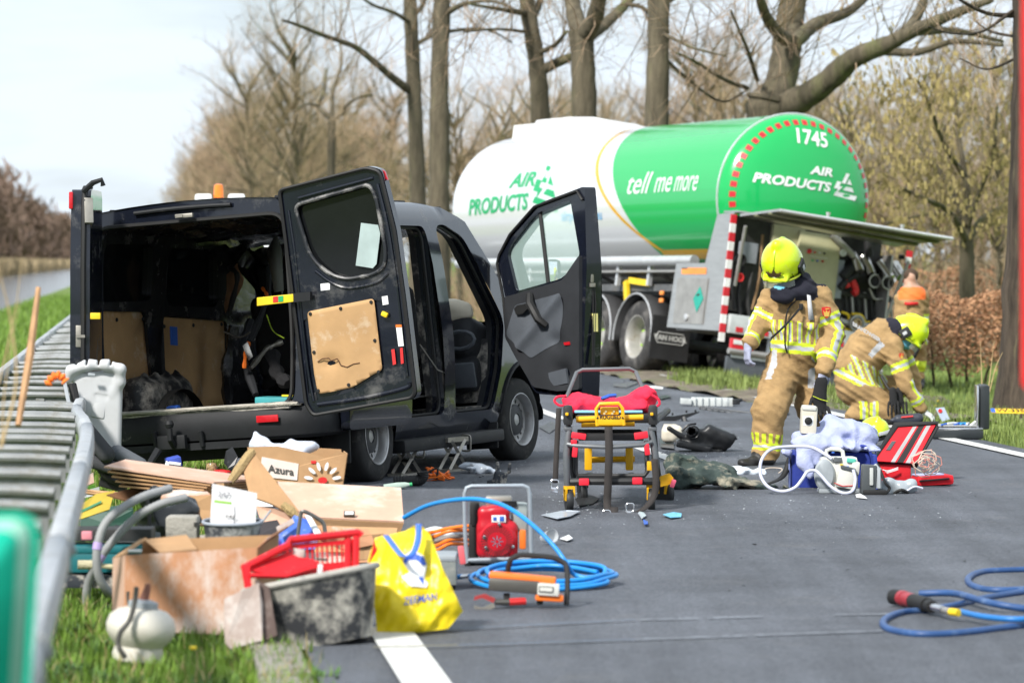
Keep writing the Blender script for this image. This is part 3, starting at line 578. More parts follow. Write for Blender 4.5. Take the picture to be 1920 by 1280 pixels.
# roof, with the rear lip, windscreen pillars left open
def roof_fn(u, v):
    x = .11 + 2.95 * u; y = -1 + 2 * v; k = 2.07 + .04 * (1 - y * y) - .12 * max(0, (u - .82) / .18) ** 2; dent = .05 * math.exp(-((x - 2.3) / .5) ** 2 - ((y - .4) / .4) ** 2)
    return Vector((x, .76 * y, k - dent))
m_roof = M('roof_blue_sheen', (.03, .07, .19), .14, coat=.8, var=.1)  # blue sky sheen painted into the black roof's colour
b = MB(); b.grid(roof_fn, 16, 10); b.build('roof', m_roof, van, ang=60)
for s in (-1, 1): b = MB(); b.tube([(.2, s * .66, 2.085), (1.4, s * .66, 2.085), (2.5, s * .66, 2.083)], .012, 6); b.build('roof_seam', m_seal, van)
# rear frame with the load opening
out = [(hw(w), w) for w in (.56, .75, 1.05, 1.2, 1.6, 1.95, 2.03, 2.07)] + [(y, 2.07 + .04 * (1 - (y / .76) ** 2)) for y in (.5, .25, 0, -.25, -.5)] + [(-hw(w), w) for w in (2.07, 2.03, 1.95, 1.6, 1.2, 1.05, .75, .56)]
out = [(v * .955 if abs(v) > .6 else v, w) for v, w in out]
h_rear = rpoly([(-.77, .60), (.77, .60), (.80, 1.05), (.77, 1.975), (-.77, 1.975), (-.80, 1.05)], [.13, .13, .3, .13, .13, .3], 6)
rf = lambda v, w: Vector((rear_u(w) + .02 * abs(v) ** 3, v, w)); b = MB(); panel(b, out, [h_rear], rf, .09); strip(b, h_rear, rf, lambda v, w: rf(v, w) + Vector((.10, 0, 0)) + Vector((0, -v * .03, 0))); b.build('rear_frame', m_van, van, ang=50)
b = MB(); b.tube([rf(v * .985, .6 + (w - .6) * .99 + .004) + Vector((-.012, 0, 0)) for v, w in h_rear], .016, 6, closed=True); b.build('door_seal', m_seal, van)
b = MB(); b.tube([rf(v, 2.03 + .03 * (1 - (v / .7) ** 2)) + Vector((-.02, 0, 0)) for v in (.42, .2, 0, -.2, -.35)], .016, 8); b.build('roof_lip', m_plas, van)
b = MB(); b.box((.06, 0, 2.0), (.03, .14, .03), ch=.006); b.box((.05, .03, 2.0), (.03, .05, .02)); b.build('door_striker', m_steel, van)
# cargo bay: floor, left lining, boards, wheel box, ceiling
def floor_fn(u, v): y = -.86 + 1.72 * v; return Vector((.04 + 2.9 * u, y, .585 + .008 * math.sin(y * 40)))
b = MB(); b.grid(floor_fn, 8, 60); b.build('floor', m_vdust, van, ang=180)
b = MB(); b.box((.0, 0, .612), (.14, 1.56, .05), ch=.01); b.build('sill_plate', M('dust_caked_sill', (.06, .06, .06), .8, dust=((.46, .43, .38), .38, .58, 9)), van); q = MB(); q.tube([(-.07, -.85, .618), (-.08, -.3, .625), (-.08, .3, .622), (-.07, .85, .618)], .014, 6); q.build('dust_ridge', M('plaster_dust', (.45, .42, .36), .95, bump=1, bscale=80, var=.3), van)
def li(off): return lambda u, w: Vector((u, hw(w) - off, w))
w1 = rpoly([(.30, 1.44), (1.12, 1.44), (1.10, 1.86), (.34, 1.86)], .08); w2 = rpoly([(1.36, 1.40), (2.25, 1.38), (2.2, 1.82), (1.36, 1.84)], .1); p1 = rpoly([(.12, .66), (1.10, .66), (1.02, 1.36), (.14, 1.38)], .06); p2 = rpoly([(1.28, .60), (2.4, .60), (2.4, 1.27), (1.32, 1.33)], .05)
b = MB(); lin = [(.1, .57), (2.9, .57), (2.9, 1.97), (.18, 1.97)]; panel(b, lin, [w1, w2, p1, p2], li(.10), .12)
for h in (w1, w2, p1, p2): strip(b, h, li(.10), li(.055))
b.build('side_lining', m_vin, van, ang=50)
for h in (w1, w2): b = MB(); panel(b, h, [], li(.06), .2); b.build('window_blank', m_dglass, van)
for h, e in ((p1, []), (rpoly([(1.30, .595), (2.38, .60), (2.42, .72), (2.36, .80), (2.42, .95), (2.39, 1.27), (1.34, 1.32)], .03), [])):
    b = MB(); panel(b, h, e, li(.075), .2); o = b.build('lining_board', m_board, van, solid=.008)
    q = MB(); cx = [min(p[0] for p in h) + .06, max(p[0] for p in h) - .08]; cy = [min(p[1] for p in h) + .06, max(p[1] for p in h) - .07]
    for x in cx + [(cx[0] + cx[1]) / 2]:
        for y in cy: q.lathe([(.016, 0), (.012, .008), (.001, .009)], 10, Matrix.Translation(li(.083)(x, y)) @ Euler((R(90), 0, 0)).to_matrix().to_4x4())
    tag(q.build('screws', m_seal, o), kind='stuff')
s = SDF().box((.98, .80, .70), (.86, .30, .36), rad=.14, k=.02); 
for x in (.72, .9, 1.08, 1.24): s.cone((x, .66, .55), (x + .02, .76, .9), .03, .02, .04)
blob('wheel_box', s, (.4, .55, .52), (1.55, 1.0, .98), .022, m_vdust, van, rule=None)
b = MB(); b.box((1.32, .79, 1.17), (.10, .012, .14), (0, R(4), 0)); b.build('sticker', m_blue, van)
rr = random.Random(3)
def crumple(u, v, x0, x1, y0, y1, z0, z1, seed, amp):
    x, y, z = x0 + (x1 - x0) * u, y0 + (y1 - y0) * v, z0 + (z1 - z0) * u
    n = [float(vnoise(np.array(x * 5 + seed), np.array(y * 5), np.array(z * 4 + k * 9.1))) + .5 * float(vnoise(np.array(x * 13 + seed), np.array(y * 13), np.array(z * 11 + k * 7.3))) for k in range(3)]
    return Vector((x + n[0] * amp, y + n[1] * amp * .6, z + n[2] * amp))
b = MB(); b.grid(lambda u, v: crumple(u, v, .3, 2.7, -.7, .76, 1.99, 1.86, 2, .05), 40, 26); b.build('headlining', m_vin, van, ang=30)
m_crump = M('crumpled_black_sheet', (.010, .010, .011), .2, dust=((.2, .19, .18), .6, .85, 3))
b = MB(); b.grid(lambda u, v: crumple(u, v, 2.35, 2.85, -.5, .8, 1.85, 1.2, 5, .15), 34, 34); b.build('torn_bulkhead', m_crump, van, ang=30)
b = MB(); b.grid(lambda u, v: crumple(u, v, 2.85, 2.55, -.8, .62, 1.25, .58, 9, .14), 30, 34); b.build('torn_bulkhead', m_crump, van, ang=30)
def lp(px, py, Y): return VI @ at(px, py, Y)
b = MB(); P = [(1300, 940), (1340, 900), (1380, 850), (1390, 900), (1430, 970), (1420, 1020), (1380, 1100), (1330, 1150), (1290, 1230), (1280, 1180), (1300, 1050)]
pp = [lp(100 + x / 4, 280 + y / 4, 26.9) for x, y in P]; b.add(pp, [tuple(range(len(pp)))]); b.build('torn_board', M('torn_board_brown', (.2, .1, .05), .9, var=.3), van, solid=.008)
for pts, r_, mt, nm in (([(470, 600, 26.8), (455, 660, 26.6), (480, 740, 26.2)], .03, m_dtrim, 'seat_rail'), ([(505, 500, 26.6), (500, 560, 26.5), (470, 640, 26.4)], .025, m_dtrim, 'bent_pillar'), ([(440, 610, 27.2), (425, 690, 27.2), (428, 760, 27.0)], .04, m_vin, 'bent_pillar'), ([(530, 640, 26.6), (500, 655, 26.6), (470, 690, 26.5)], .02, m_steel, 'bent_pillar'), ([(420, 622, 26.7), (450, 632, 26.6), (470, 622, 26.5)], .006, m_steel, 'loose_wire'), ([(458, 690, 26.3), (461, 660, 26.3), (467, 640, 26.3)], .016, m_oran, 'orange_strap'), ([(500, 590, 26.2), (512, 620, 26.1), (533, 634, 26)], .004, M('lime_strap', (.5, .7, .05), .6), 'lime_strap'), ([(492, 540, 26.5), (500, 552, 26.4), (502, 562, 26.4)], .012, m_oran, 'orange_strap'), ([(430, 500, 26.8), (445, 520, 26.7), (430, 585, 26.8)], .02, m_seal, 'bent_pillar'), ([(510, 660, 26.4), (520, 700, 26.3), (540, 720, 26.2)], .05, m_seat, 'torn_seat_pad')):
    b = MB(); q = bez([lp(*p) for p in pts], 5); b.tube(q, [r_ * (1 + .25 * math.sin(i * 1.7)) for i in range(len(q))], 7); b.build(nm, mt, van)
m_gpanel = M('pale_grey_lining', (.3, .31, .31), .8); b = MB(); pp = [lp(500, 470, 26.6), lp(518, 440, 26.4), lp(528, 470, 26.2), lp(531, 545, 26.2), lp(515, 548, 26.3), lp(510, 515, 26.4)]; b.add(pp, [tuple(range(6))]); b.build('torn_lining', m_gpanel, van, solid=.01)
b = MB(); pp = [lp(455, 648, 26.25), lp(464, 641, 26.2), lp(474, 668, 26.2), lp(466, 676, 26.25)]; b.add(pp, [(0, 1, 2, 3)]); b.build('torn_lining', m_white, van, solid=.004)
# loose things in the bay
tb = empty('tool_tray', VANM @ Vector((.16, -.60, .61)), R(68.5), 'teal and green plastic tray on the van floor by the right rear door', 'tray'); q = MB(); q.box((0, 0, .03), (.2, .30, .06), ch=.01); q.build('tray', M('teal_plastic', (.05, .3, .32), .5), tb); q = MB(); q.box((.02, -.08, .068), (.03, .14, .014), ch=.005); q.build('handle', m_yel, tb)
o = one(lambda b: b.lathe([(.001, -.04), (.025, -.034), (.04, -.012), (.041, .01), (.028, .034), (.004, .04)], 14), 'orange_fruit', M('orange_peel', (.85, .25, .03), .5)); o.location = VANM @ Vector((.42, -.52, .63)); tag(o, 'round orange fruit on the van floor', 'fruit')
o = one(lambda b: b.tube([(-.05, 0, 0), (.02, 0, 0), (.06, 0, 0)], [.02, .02, .012], 10), 'bottle', m_blue); o.matrix_world = VANM @ Matrix.Translation(Vector((.12, .22, .64))) @ Matrix.Rotation(R(75), 4, 'Z'); tag(o, 'small blue bottle lying on the dusty van sill', 'bottle')
# rear bumper, hitch, lamps
def sweep(path, prof):
    "profile (out, w) swept along plan path (u, v)"
    n = len(path); vs = []
    for i, (u, v) in enumerate(path):
        a = Vector(path[max(i - 1, 0)]); c = Vector(path[min(i + 1, n - 1)]); t = (c - a).normalized(); nn = Vector((t.y, -t.x)); vs += [Vector((u + nn.x * o_, v + nn.y * o_, w)) for o_, w in prof]
    m = len(prof); return vs, [(i * m + j, i * m + j + 1, (i + 1) * m + j + 1, (i + 1) * m + j) for i in range(n - 1) for j in range(m - 1)]
path = [(.58, -.93), (.3, -.945), (.1, -.93), (.0, -.85), (-.03, -.7), (-.05, -.3), (-.05, .3), (-.03, .7), (.0, .85), (.1, .93), (.3, .945), (.58, .93)]
vs, fs = sweep([(u, v) for u, v in reversed(path)], [(-.10, .40), (-.02, .375), (.03, .40), (.045, .47), (.04, .56), (.02, .595), (-.08, .60)]); b = MB(); b.add(vs, fs); b.build('rear_bumper', m_plas, van, ang=50)
vs, fs = sweep([(u, v) for u, v in reversed(path[3:-3])], [(-.12, .598), (.03, .603), (.035, .615), (-.12, .618)]); b = MB(); b.add(vs, fs); b.build('bumper_step', m_vdust, van)
b = MB(); b.box((-.10, -.62, .525), (.012, .17, .05), ch=.012); b.build('reflector', m_red, van)
b = MB(); b.box((-.06, .05, .36), (.06, 1.1, .05)); b.box((-.13, .12, .40), (.05, .22, .10), ch=.01); b.tube([(-.05, .1, .38), (-.16, .1, .38), (-.2, .1, .42), (-.2, .1, .50)], .022, 8); b.lathe([(.001, .5), (.025, .505), (.034, .53), (.025, .555), (.001, .56)], 12, Matrix.Translation(Vector((-.2, .1, 0)))); b.tube([(-.1, -.1, .36), (-.12, -.1, .47)], .018, 8); b.tube([(-.1, .26, .36), (-.12, .27, .48)], .02, 8); b.build('tow_hitch', m_plas, van)
b = MB(); b.box((.01, -.885, 1.12), (.045, .05, .52), (R(-5), R(4), 0), ch=.015); b.build('tail_lamp', m_red, van)
b = MB(); b.box((.0, -.90, .80), (.05, .07, .16), (R(-3), 0, 0), ch=.015); b.build('tail_lamp', m_red, van)
# wheels
def wheel(loc, steer, nm='wheel'):
    w = empty(nm); w.parent = van; w.matrix_local = Matrix.Translation(Vector(loc)) @ Matrix.Rotation(R(90), 4, 'X') @ Matrix.Rotation(R(steer), 4, 'Y'); w.matrix_parent_inverse = Matrix.Identity(4)   # local +z points to the right of the van
    MB().lathe([(.205, -.10), (.25, -.108), (.30, -.10), (.328, -.085), (.336, -.05), (.338, 0), (.336, .05), (.328, .085), (.30, .10), (.25, .108), (.205, .10)], 44, cap=False).build('tyre', m_tyre, w, ang=60)
    MB().lathe([(.205, -.1), (.19, -.08), (.185, 0), (.188, .05), (.195, .085), (.208, .10), (.213, .106), (.208, .108), (.20, .10)], 44, cap=False).build('rim', m_rim, w, ang=60)
    b = MB(); hs = [[(.155 * math.cos(a) + .017 * math.cos(t) * math.cos(a) - .013 * math.sin(t) * math.sin(a), .155 * math.sin(a) + .017 * math.cos(t) * math.sin(a) + .013 * math.sin(t) * math.cos(a)) for t in [k * .785 for k in range(8)]] for a in [i * math.pi / 8 for i in range(16)]]
    panel(b, circ(0, 0, .188, 0, 350, 35), hs, lambda x, y: Vector((x, y, .045 + .02 * math.cos(min(1, math.hypot(x, y) / .19) * 3.14 * 1.3))), .05); b.build('wheel_disc', m_rim, w)
    MB().lathe([(.125, .028), (.122, .05), (.10, .058), (.05, .062), (.045, .052), (.001, .052)], 24, cap=False).build('hub_cap', m_cap, w); MB().lathe([(.001, -.02), (.2, -.02)], 24, cap=False).build('dark_backing', m_seal, w)  # flat dark disc stands in for the shade behind the wheel holes
wheel((1.0, -.86, .335), 0); wheel((3.93, -.85, .335), -6); wheel((1.0, .86, .335), 0); wheel((3.93, .83, .335), -6)
for u, r_ in ((1.0, .43), (3.93, .45)):
    for s in (-1, 1): b = MB(); strip(b, circ(u, .34, r_, 175, 5, 14), lambda x, w: Vector((x, s * (hw(w) - .005), w)), lambda x, w: Vector((x, s * .58, w)), closed=False); b.build('wheel_well', m_seal, van)
    b = MB(); b.tube([Vector((x, -(hw(w) + .006), w)) for x, w in circ(u, .34, r_, 172, 15 if u < 2 else 45, 14)], .016, 6); b.build('arch_trim', m_plas, van)
for u, w0, w1 in ((.50, .16, .50), (3.33, .13, .34)): b = MB(); b.box((u, -.84, (w0 + w1) / 2), (.03, .27, w1 - w0), (0, R(6), 0), ch=.02); b.build('mud_flap', m_plas, van)
b = MB(); b.box((2.42, -.93, .235), (2.0, .14, .10), ch=.03); b.build('side_step', m_plas, van)
b = MB(); b.box((1.9, -.80, .415), (.84, .2, .03), ch=.008); b.build('step_tread', m_steel, van)
b = MB(); b.box((2.4, 0, .30), (4.2, 1.5, .10)); b.build('underbody', m_seal, van)
# right rear door, thrown right round on bent hinges
class PL:
    def __init__(s, p0, p1, p2): s.o = Vector(p0); s.x = (Vector(p1) - s.o).normalized(); z = Vector(p2) - s.o; s.z = (z - s.x * z.dot(s.x)).normalized(); s.n = s.z.cross(s.x)    # n points away from the camera
    def px(s, x, y):
        dx, dy = (x - 960) / FPX, (640 - y) / FPX; d = Vector((dx, math.cos(PITCH) + dy * math.sin(PITCH), -math.sin(PITCH) + dy * math.cos(PITCH))); c = Vector((0, 0, CAMH)); q = c + d * ((s.o - c).dot(s.n) / d.dot(s.n)) - s.o; return (q.dot(s.x), q.dot(s.z))
    def pts(s, L): return [s.px(*p) for p in L]
    def mat(s): return Matrix(((s.x.x, s.n.x, s.z.x, s.o.x), (s.x.y, s.n.y, s.z.y, s.o.y), (s.x.z, s.n.z, s.z.z, s.o.z), (0, 0, 0, 1)))
def flat(y): return lambda a, c: Vector((a, y, c))
def under(o, Mw):
    "give a child of the van its own frame"
    o.parent = van; o.matrix_parent_inverse = Matrix.Identity(4); o.matrix_local = VI @ Mw; return o
p = PL(at(583, 780, 24.5), at(778, 742, 24.22), at(522, 356, 24.5)); rdoor = under(empty('rear_door'), p.mat())
ol = rpoly(p.pts([(522, 354), (690, 311), (716, 318), (744, 430), (762, 560), (783, 738), (776, 748), (586, 782), (572, 760), (548, 560)]), .035, 3)
win = rpoly(p.pts([(552, 385), (694, 345), (706, 372), (724, 470), (722, 500), (700, 515), (650, 524), (620, 515), (592, 492), (578, 470)]), .06, 4)
rec = rpoly(p.pts([(565, 600), (712, 560), (735, 590), (752, 690), (735, 712), (590, 752), (578, 740)]), .05, 3)
b = MB(); panel(b, ol, [win, rec], flat(0), .08); strip(b, win, flat(0), flat(.04)); strip(b, rec, flat(0), flat(.012)); panel(b, rec, [], flat(.012), .1); strip(b, ol, flat(0), flat(.075)); panel(b, ol, [], flat(.075), .12); b.build('door_shell', m_van, rdoor, ang=40)
b = MB(); b.tube([Vector((a, -.012, c)) for a, c in [(x * .97 + .012, z * .985 + .012) for x, z in ol]], .013, 6, closed=True); b.build('door_seal', m_seal, rdoor)
b = MB(); panel(b, win, [], flat(.032), .1); b.build('window', m_dglass, rdoor)
b = MB(); b.tube([Vector((a, -.004, c)) for a, c in win], .015, 8, closed=True); b.build('window_rim', M('dusty_rim_highlight', (.02, .022, .026), .35, dust=((.4, .39, .37), .5, .75, 7)), rdoor)  # pale dust on the rim also paints in its whitish edge highlight
for L_, r_ in (([(541, 395), (552, 470), (562, 560), (577, 690), (588, 752)], .012), ([(596, 758), (680, 746), (760, 727), (768, 716)], .016), ([(708, 345), (726, 420), (742, 520), (756, 640), (764, 705)], .014), ([(592, 508), (622, 530), (655, 540), (705, 530), (728, 512)], .012), ([(560, 372), (640, 350), (700, 334)], .012)): b = MB(); b.tube(bez([Vector((a, -.001, c)) for a, c in p.pts(L_)], 5), r_, 8); b.build('pressed_rib', m_van, rdoor)
b = MB(); b.prism(p.pts([(676, 418), (708, 422), (712, 438), (705, 495), (698, 503), (666, 498)]), .006, Matrix.Translation(Vector((0, .014, 0))) @ Matrix.Rotation(R(90), 4, 'X')); b.build('pale_card', M('pale_green_card', (.37, .46, .45), .6), rdoor)
hb = rpoly(p.pts([(577, 584), (702, 559), (718, 694), (700, 702), (678, 716), (662, 726), (598, 739), (590, 700)]), [.03, .03, .03, .02, .03, .03, .03, 0], 4)
b = MB(); dent = p.px(620, 680); panel(b, hb, [], lambda a, c: Vector((a, -.008 + .03 * math.exp(-(((a - dent[0]) / .07) ** 2 + ((c - dent[1]) / .045) ** 2)), c)), .035); hbo = b.build('lining_board', m_board, rdoor, solid=.006, ang=20)
b = MB(); cr = p.pts([(597, 678), (606, 672), (618, 671), (622, 676), (634, 672), (640, 684), (652, 688), (664, 682), (676, 680)])
for i in range(len(cr) - 1): b.tube([Vector((cr[i][0], -.013, cr[i][1])), Vector((cr[i + 1][0], -.013, cr[i + 1][1]))], .004, 4)
b.build('crack', M('crack_brown', (.12, .06, .03), .9), hbo)
for x, y in ((583, 588), (640, 578), (697, 566), (704, 638), (711, 697), (655, 721), (598, 732), (590, 660)): a, c = p.px(x, y); b = MB(); b.lathe([(.013, 0), (.011, .007), (.001, .008)], 10, Matrix.Translation(Vector((a, -.012, c))) @ Matrix.Rotation(R(90), 4, 'X')); b.build('screw', m_seal, rdoor)
def plate(parent, P, L, th, mt, nm, y=0.0): b = MB(); b.prism(P.pts(L), th, Matrix.Translation(Vector((0, y, 0))) @ Matrix.Rotation(R(90), 4, 'X')); return b.build(nm, mt, parent)
plate(rdoor, p, [(716, 556), (727, 554), (729, 570), (718, 572)], .003, m_white, 'sticker', -.001); plate(rdoor, p, [(601, 532), (619, 530), (619, 543), (602, 545)], .003, m_white, 'sticker', -.001)
plate(rdoor, p, [(744, 610), (755, 610), (759, 648), (749, 649)], .003, m_white, 'sticker', -.016); plate(rdoor, p, [(744, 608), (755, 608), (755, 613), (744, 613)], .002, m_oran, 'sticker', -.0195); plate(rdoor, p, [(734, 655), (740, 654), (743, 682), (737, 684)], .003, m_redl, 'reflector', -.001); plate(rdoor, p, [(752, 652), (757, 651), (759, 680), (754, 682)], .003, m_redl, 'reflector', -.018)
a, c = p.px(723, 589); b = MB(); b.box((a, -.016, c), (.05, .03, .035), (0, R(35), 0), ch=.012); b.build('door_pull', m_yel, rdoor)
plate(rdoor, p, [(712, 318), (718, 322), (724, 338), (718, 334)], .02, m_red, 'marker_lamp', .05)
for x, y in ((575, 562), (560, 470), (590, 745)): a, c = p.px(x, y); b = MB(); b.box((a - .03, .03, c), (.09, .05, .07), ch=.008); b.build('hinge', m_plas, rdoor)
chk = under(empty('door_check'), p.mat()); b = MB(); b.box((-.14, -.05, .86), (.42, .03, .065), (0, R(-4), 0), ch=.008); 
for o in (one(lambda b: b.prism(p.pts([(488, 557), (558, 550), (558, 565), (488, 573)]), .03, Matrix.Translation(Vector((0, -.03, 0))) @ Matrix.Rotation(R(90), 4, 'X')), 'strap', m_yel, chk, bevel=.004),): pass
plate(chk, p, [(519, 555), (528, 554), (528, 565), (519, 566)], .003, m_redl, 'label', -.061); plate(chk, p, [(529, 554), (538, 553), (538, 564), (529, 565)], .003, m_green, 'label', -.061); plate(chk, p, [(556, 549), (588, 546), (588, 562), (556, 566)], .035, m_plas, 'bracket', -.025)
# left rear door, standing edge-on towards the camera
p = PL(at(168, 690, 24.45), at(188, 690, 25.2), at(168, 380, 24.45)); p.n = -p.n; ld = under(empty("rear_door"), p.mat())
prof = [(0, -.1), (0, .35), (-.01, .7), (.02, 1.0), (.05, 1.18), (.10, 1.24), (.8, 1.26), (.86, 1.2), (.86, -.1)]
b = MB(); panel(b, rpoly(prof, .03), [], flat(0), .12); strip(b, rpoly(prof, .03), flat(0), flat(-.135)); panel(b, rpoly(prof, .03), [], flat(-.135), .12); b.build('door_shell', m_van, ld)
b = MB(); b.tube([Vector((x - .012, -.045, z)) for x, z in ((0, -.05), (0, .35), (-.01, .7), (.02, 1.0), (.04, 1.16), (.10, 1.25), (.5, 1.27))], .018, 6); b.build('door_seal', m_seal, ld)
b = MB(); b.box((-.008, -.07, .22), (.016, .05, .15), ch=.004); b.box((-.02, -.06, .22), (.02, .06, .02)); b.build('latch', m_steel, ld); b = MB(); b.box((.05, -.02, 1.08), (.10, .06, .18), (0, R(14), R(-14)), ch=.004); b.build('latch', m_steel, ld)
b = MB(); b.box((.0, .04, .36), (.05, .07, .045), ch=.006); b.build('door_pull', m_yel, ld); b = MB(); b.box((.05, -.135, 1.16), (.07, .03, .12), ch=.01); b.build('marker_lamp', m_red, ld)
b = MB(); b.tube([Vector((.02, -.05, 1.22)), Vector((-.01, .02, 1.28)), Vector((-.02, .08, 1.30)), Vector((-.01, .09, 1.26))], .02, 6); b.build('trim_end', m_plas, ld)
# sliding door pushed right back along the flank
b = MB(); so = rpoly([(.30, .40), (1.42, .40), (1.42, 1.9), (.34, 1.9)], .08); fo = lambda k: (lambda u, w: Vector((u, -hw(w) - k, w))); panel(b, so, [], fo(.115), .12); strip(b, so, fo(.115), fo(.045)); panel(b, so, [], fo(.045), .12); b.build('sliding_door', m_van, van)
# front passenger door
p = PL(at(952, 690, 28.0), at(1094, 690, 27.28), at(952, 480, 28.0)); fd = under(empty('front_door'), p.mat())
ol = rpoly(p.pts([(1096, 349), (1003, 384), (956, 440), (936, 478), (934, 494), (948, 560), (951, 628), (968, 668), (1004, 738), (1092, 745), (1096, 620), (1100, 500)]), [.03, .1, .1, .05, .03, 0, .03, 0, .06, .02, 0, 0], 3)
win = rpoly(p.pts([(1069, 374), (1004, 401), (956, 462), (952, 480), (968, 546), (1057, 521), (1087, 478)]), [.03, .08, .08, .03, .03, .08, .03], 3)
bulge = lambda a, c: Vector((a, .17 - .06 * max(0, (c - .5) / .9), c))
b = MB(); panel(b, ol, [win], flat(0), .08); strip(b, win, flat(0), flat(.06)); strip(b, ol, flat(0), bulge); panel(b, ol, [win], bulge, .12); b.build('door_shell', m_van, fd, ang=40)
b = MB(); b.tube([Vector((a, -.012, c)) for a, c in p.pts([(952, 628), (946, 560), (934, 494), (938, 478), (958, 440), (1004, 388), (1084, 358), (1094, 375)])], .012, 6); b.build('door_seal', m_seal, fd)
b = MB(); panel(b, win, [], flat(.03), .15); b.build('window', m_glass, fd)
b = MB(); b.tube([Vector((a, .028, c)) for a, c in p.pts([(1008, 396), (1024, 534)])], .02, 6); b.build('window_bar', m_seal, fd)
trim = rpoly(p.pts([(1092, 478), (1060, 525), (970, 552), (952, 556), (953, 632), (973, 670), (1006, 725), (1050, 733), (1092, 730)]), .025, 3)
hmap = p.pts([(1000, 590), (1048, 640), (990, 640), (1060, 700)])
def tf(a, c):
    y = -.035
    for (x0, z0, s0, k) in ((hmap[0][0], hmap[0][1], .10, .025), (hmap[1][0], hmap[1][1], .09, .03), (hmap[3][0], hmap[3][1], .10, .05)): y += k * math.exp(-(((a - x0) / s0) ** 2 + ((c - z0) / (s0 * .7)) ** 2))
    return Vector((a, y, c))
b = MB(); panel(b, trim, [], tf, .03); strip(b, trim, tf, flat(.0)); b.build('door_trim', m_dtrim, fd, ang=30)
inset = rpoly(p.pts([(972, 572), (1064, 548), (1062, 600), (1052, 640), (1002, 672), (955, 628)]), .04, 3); b = MB(); panel(b, inset, [], lambda a, c: tf(a, c) + Vector((0, -.004 - .032 * math.exp(-(((a - hmap[2][0]) * .75 - (c - hmap[2][1])) / .055) ** 2), 0)), .014); b.build('trim_inset', m_gtrim, fd, ang=25)
a0, a1 = p.px(1003, 553), p.px(1034, 610); b = MB(); b.tube([Vector((a0[0], -.05, a0[1])), Vector((a0[0] * .7 + a1[0] * .3, -.10, a0[1] * .7 + a1[1] * .3)), Vector((a0[0] * .2 + a1[0] * .8, -.10, a0[1] * .2 + a1[1] * .8)), Vector((a1[0], -.05, a1[1]))], [.03, .034, .034, .026], 8); b.build('grab_handle', m_seal, fd)
plate(fd, p, rrect(974, 571, 1003, 592, 7) if False else [(974, 578), (980, 572), (1002, 568), (1003, 575), (990, 588), (978, 590)], .012, m_seal, 'door_handle', -.045); plate(fd, p, [(1064, 642), (1075, 640), (1076, 646), (1066, 647)], .012, m_red, 'courtesy_lamp', -.03)
pocket = p.pts([(1010, 705), (1066, 690), (1070, 718), (1020, 728)]); b = MB(); b.prism(pocket, .02, Matrix.Translation(Vector((0, -.012, 0))) @ Matrix.Rotation(R(90), 4, 'X')); b.build('door_pocket', m_gtrim, fd)
W = p.px(1097, 600)[0]; b = MB(); b.box((W + .012, .09, .35), (.012, .05, .14)); b.build('sticker', M('yellow_lined_label', (.75, .68, .25), .6), fd)
b = MB(); b.box((W + .014, .06, .72), (.02, .03, .12), ch=.004); b.box((W + .02, .06, .64), (.02, .05, .03)); b.build('latch', m_steel, fd)
for dz in (.25, .62): b = MB(); b.tube([Vector((W + .012, .05 + dz * .03, .02)), Vector((W + .012, .06 + dz * .06, .5)), Vector((W + .012, .05 + dz * .02, .95))], .008, 5); b.build('door_seal', m_seal, fd)
mr = MB(); a, c = p.px(985, 512); mr.box((a, .28, c), (.12, .10, .22), ch=.04); mr.tube([Vector((a - .05, .1, c - .09)), Vector((a, .25, c - .09))], .03, 8); mr.build('door_mirror', m_plas, fd)
mr = MB(); mr.box((a + .055, .235, c), (.014, .085, .18), ch=.004); mr.build('mirror_glass', M('mirror', (.8, .82, .85), .05, 1), fd)
# cabin
def seat(v):
    s = empty('seat'); s.parent = van; s.matrix_local = Matrix.Translation(Vector((2.62, v, .62)))
    q = SDF().box((.26, 0, .14), (.5, .48, .16), (0, R(-6), 0), .07).box((0, 0, .5), (.15, .47, .66), (0, R(-10), 0), .07); blob('cushion', q, (-.2, -.3, 0), (.6, .3, .95), .028, m_seat, s)
    q = SDF().box((-.09, 0, .96), (.10, .26, .20), (0, R(-8), 0), .05); blob('headrest', q, (-.2, -.2, .8), (.05, .2, 1.12), .02, m_seat, s); b = MB(); b.tube([(-.06, .05, .8), (-.08, .05, .92)], .008, 6); b.tube([(-.06, -.05, .8), (-.08, -.05, .92)], .008, 6); b.build('headrest_post', m_steel, s)
seat(-.42); seat(.5)
s = SDF().box((3.56, 0, 1.0), (.42, 1.6, .34), (0, R(12), 0), .1).box((3.42, -.2, .8), (.25, .5, .4), (0, R(-10), 0), .06).box((3.44, -.66, .72), (.2, .3, .26), (0, R(-14), 0), .05); blob('dashboard', s, (3.1, -.9, .5), (3.85, .9, 1.3), .03, m_dtrim, van)
b = MB(); b.tube([Vector((3.28, -.72 + .13 * math.cos(t), 1.0 + .07 * math.sin(t))) for t in [k * .524 for k in range(12)]], .016, 6, closed=True); b.build('air_vent', m_gtrim, van)
b = MB(); b.box((3.25, -.70, .72), (.03, .30, .20), (0, R(-12), 0), ch=.03); b.build('glove_tray', m_gtrim, van)
s = SDF().ell((3.45, -.45, 1.26), (.18, .34, .10), (.1, .2, 0)).ell((3.4, -.15, 1.22), (.14, .2, .07)).ell((3.5, -.62, 1.2), (.14, .14, .07)); blob('airbag', s, (3.1, -.95, 1.05), (3.75, .2, 1.45), .022, m_airbag, van, lambda X, Y, Z: .02 * vnoise(X * 9, Y * 9, Z * 9))
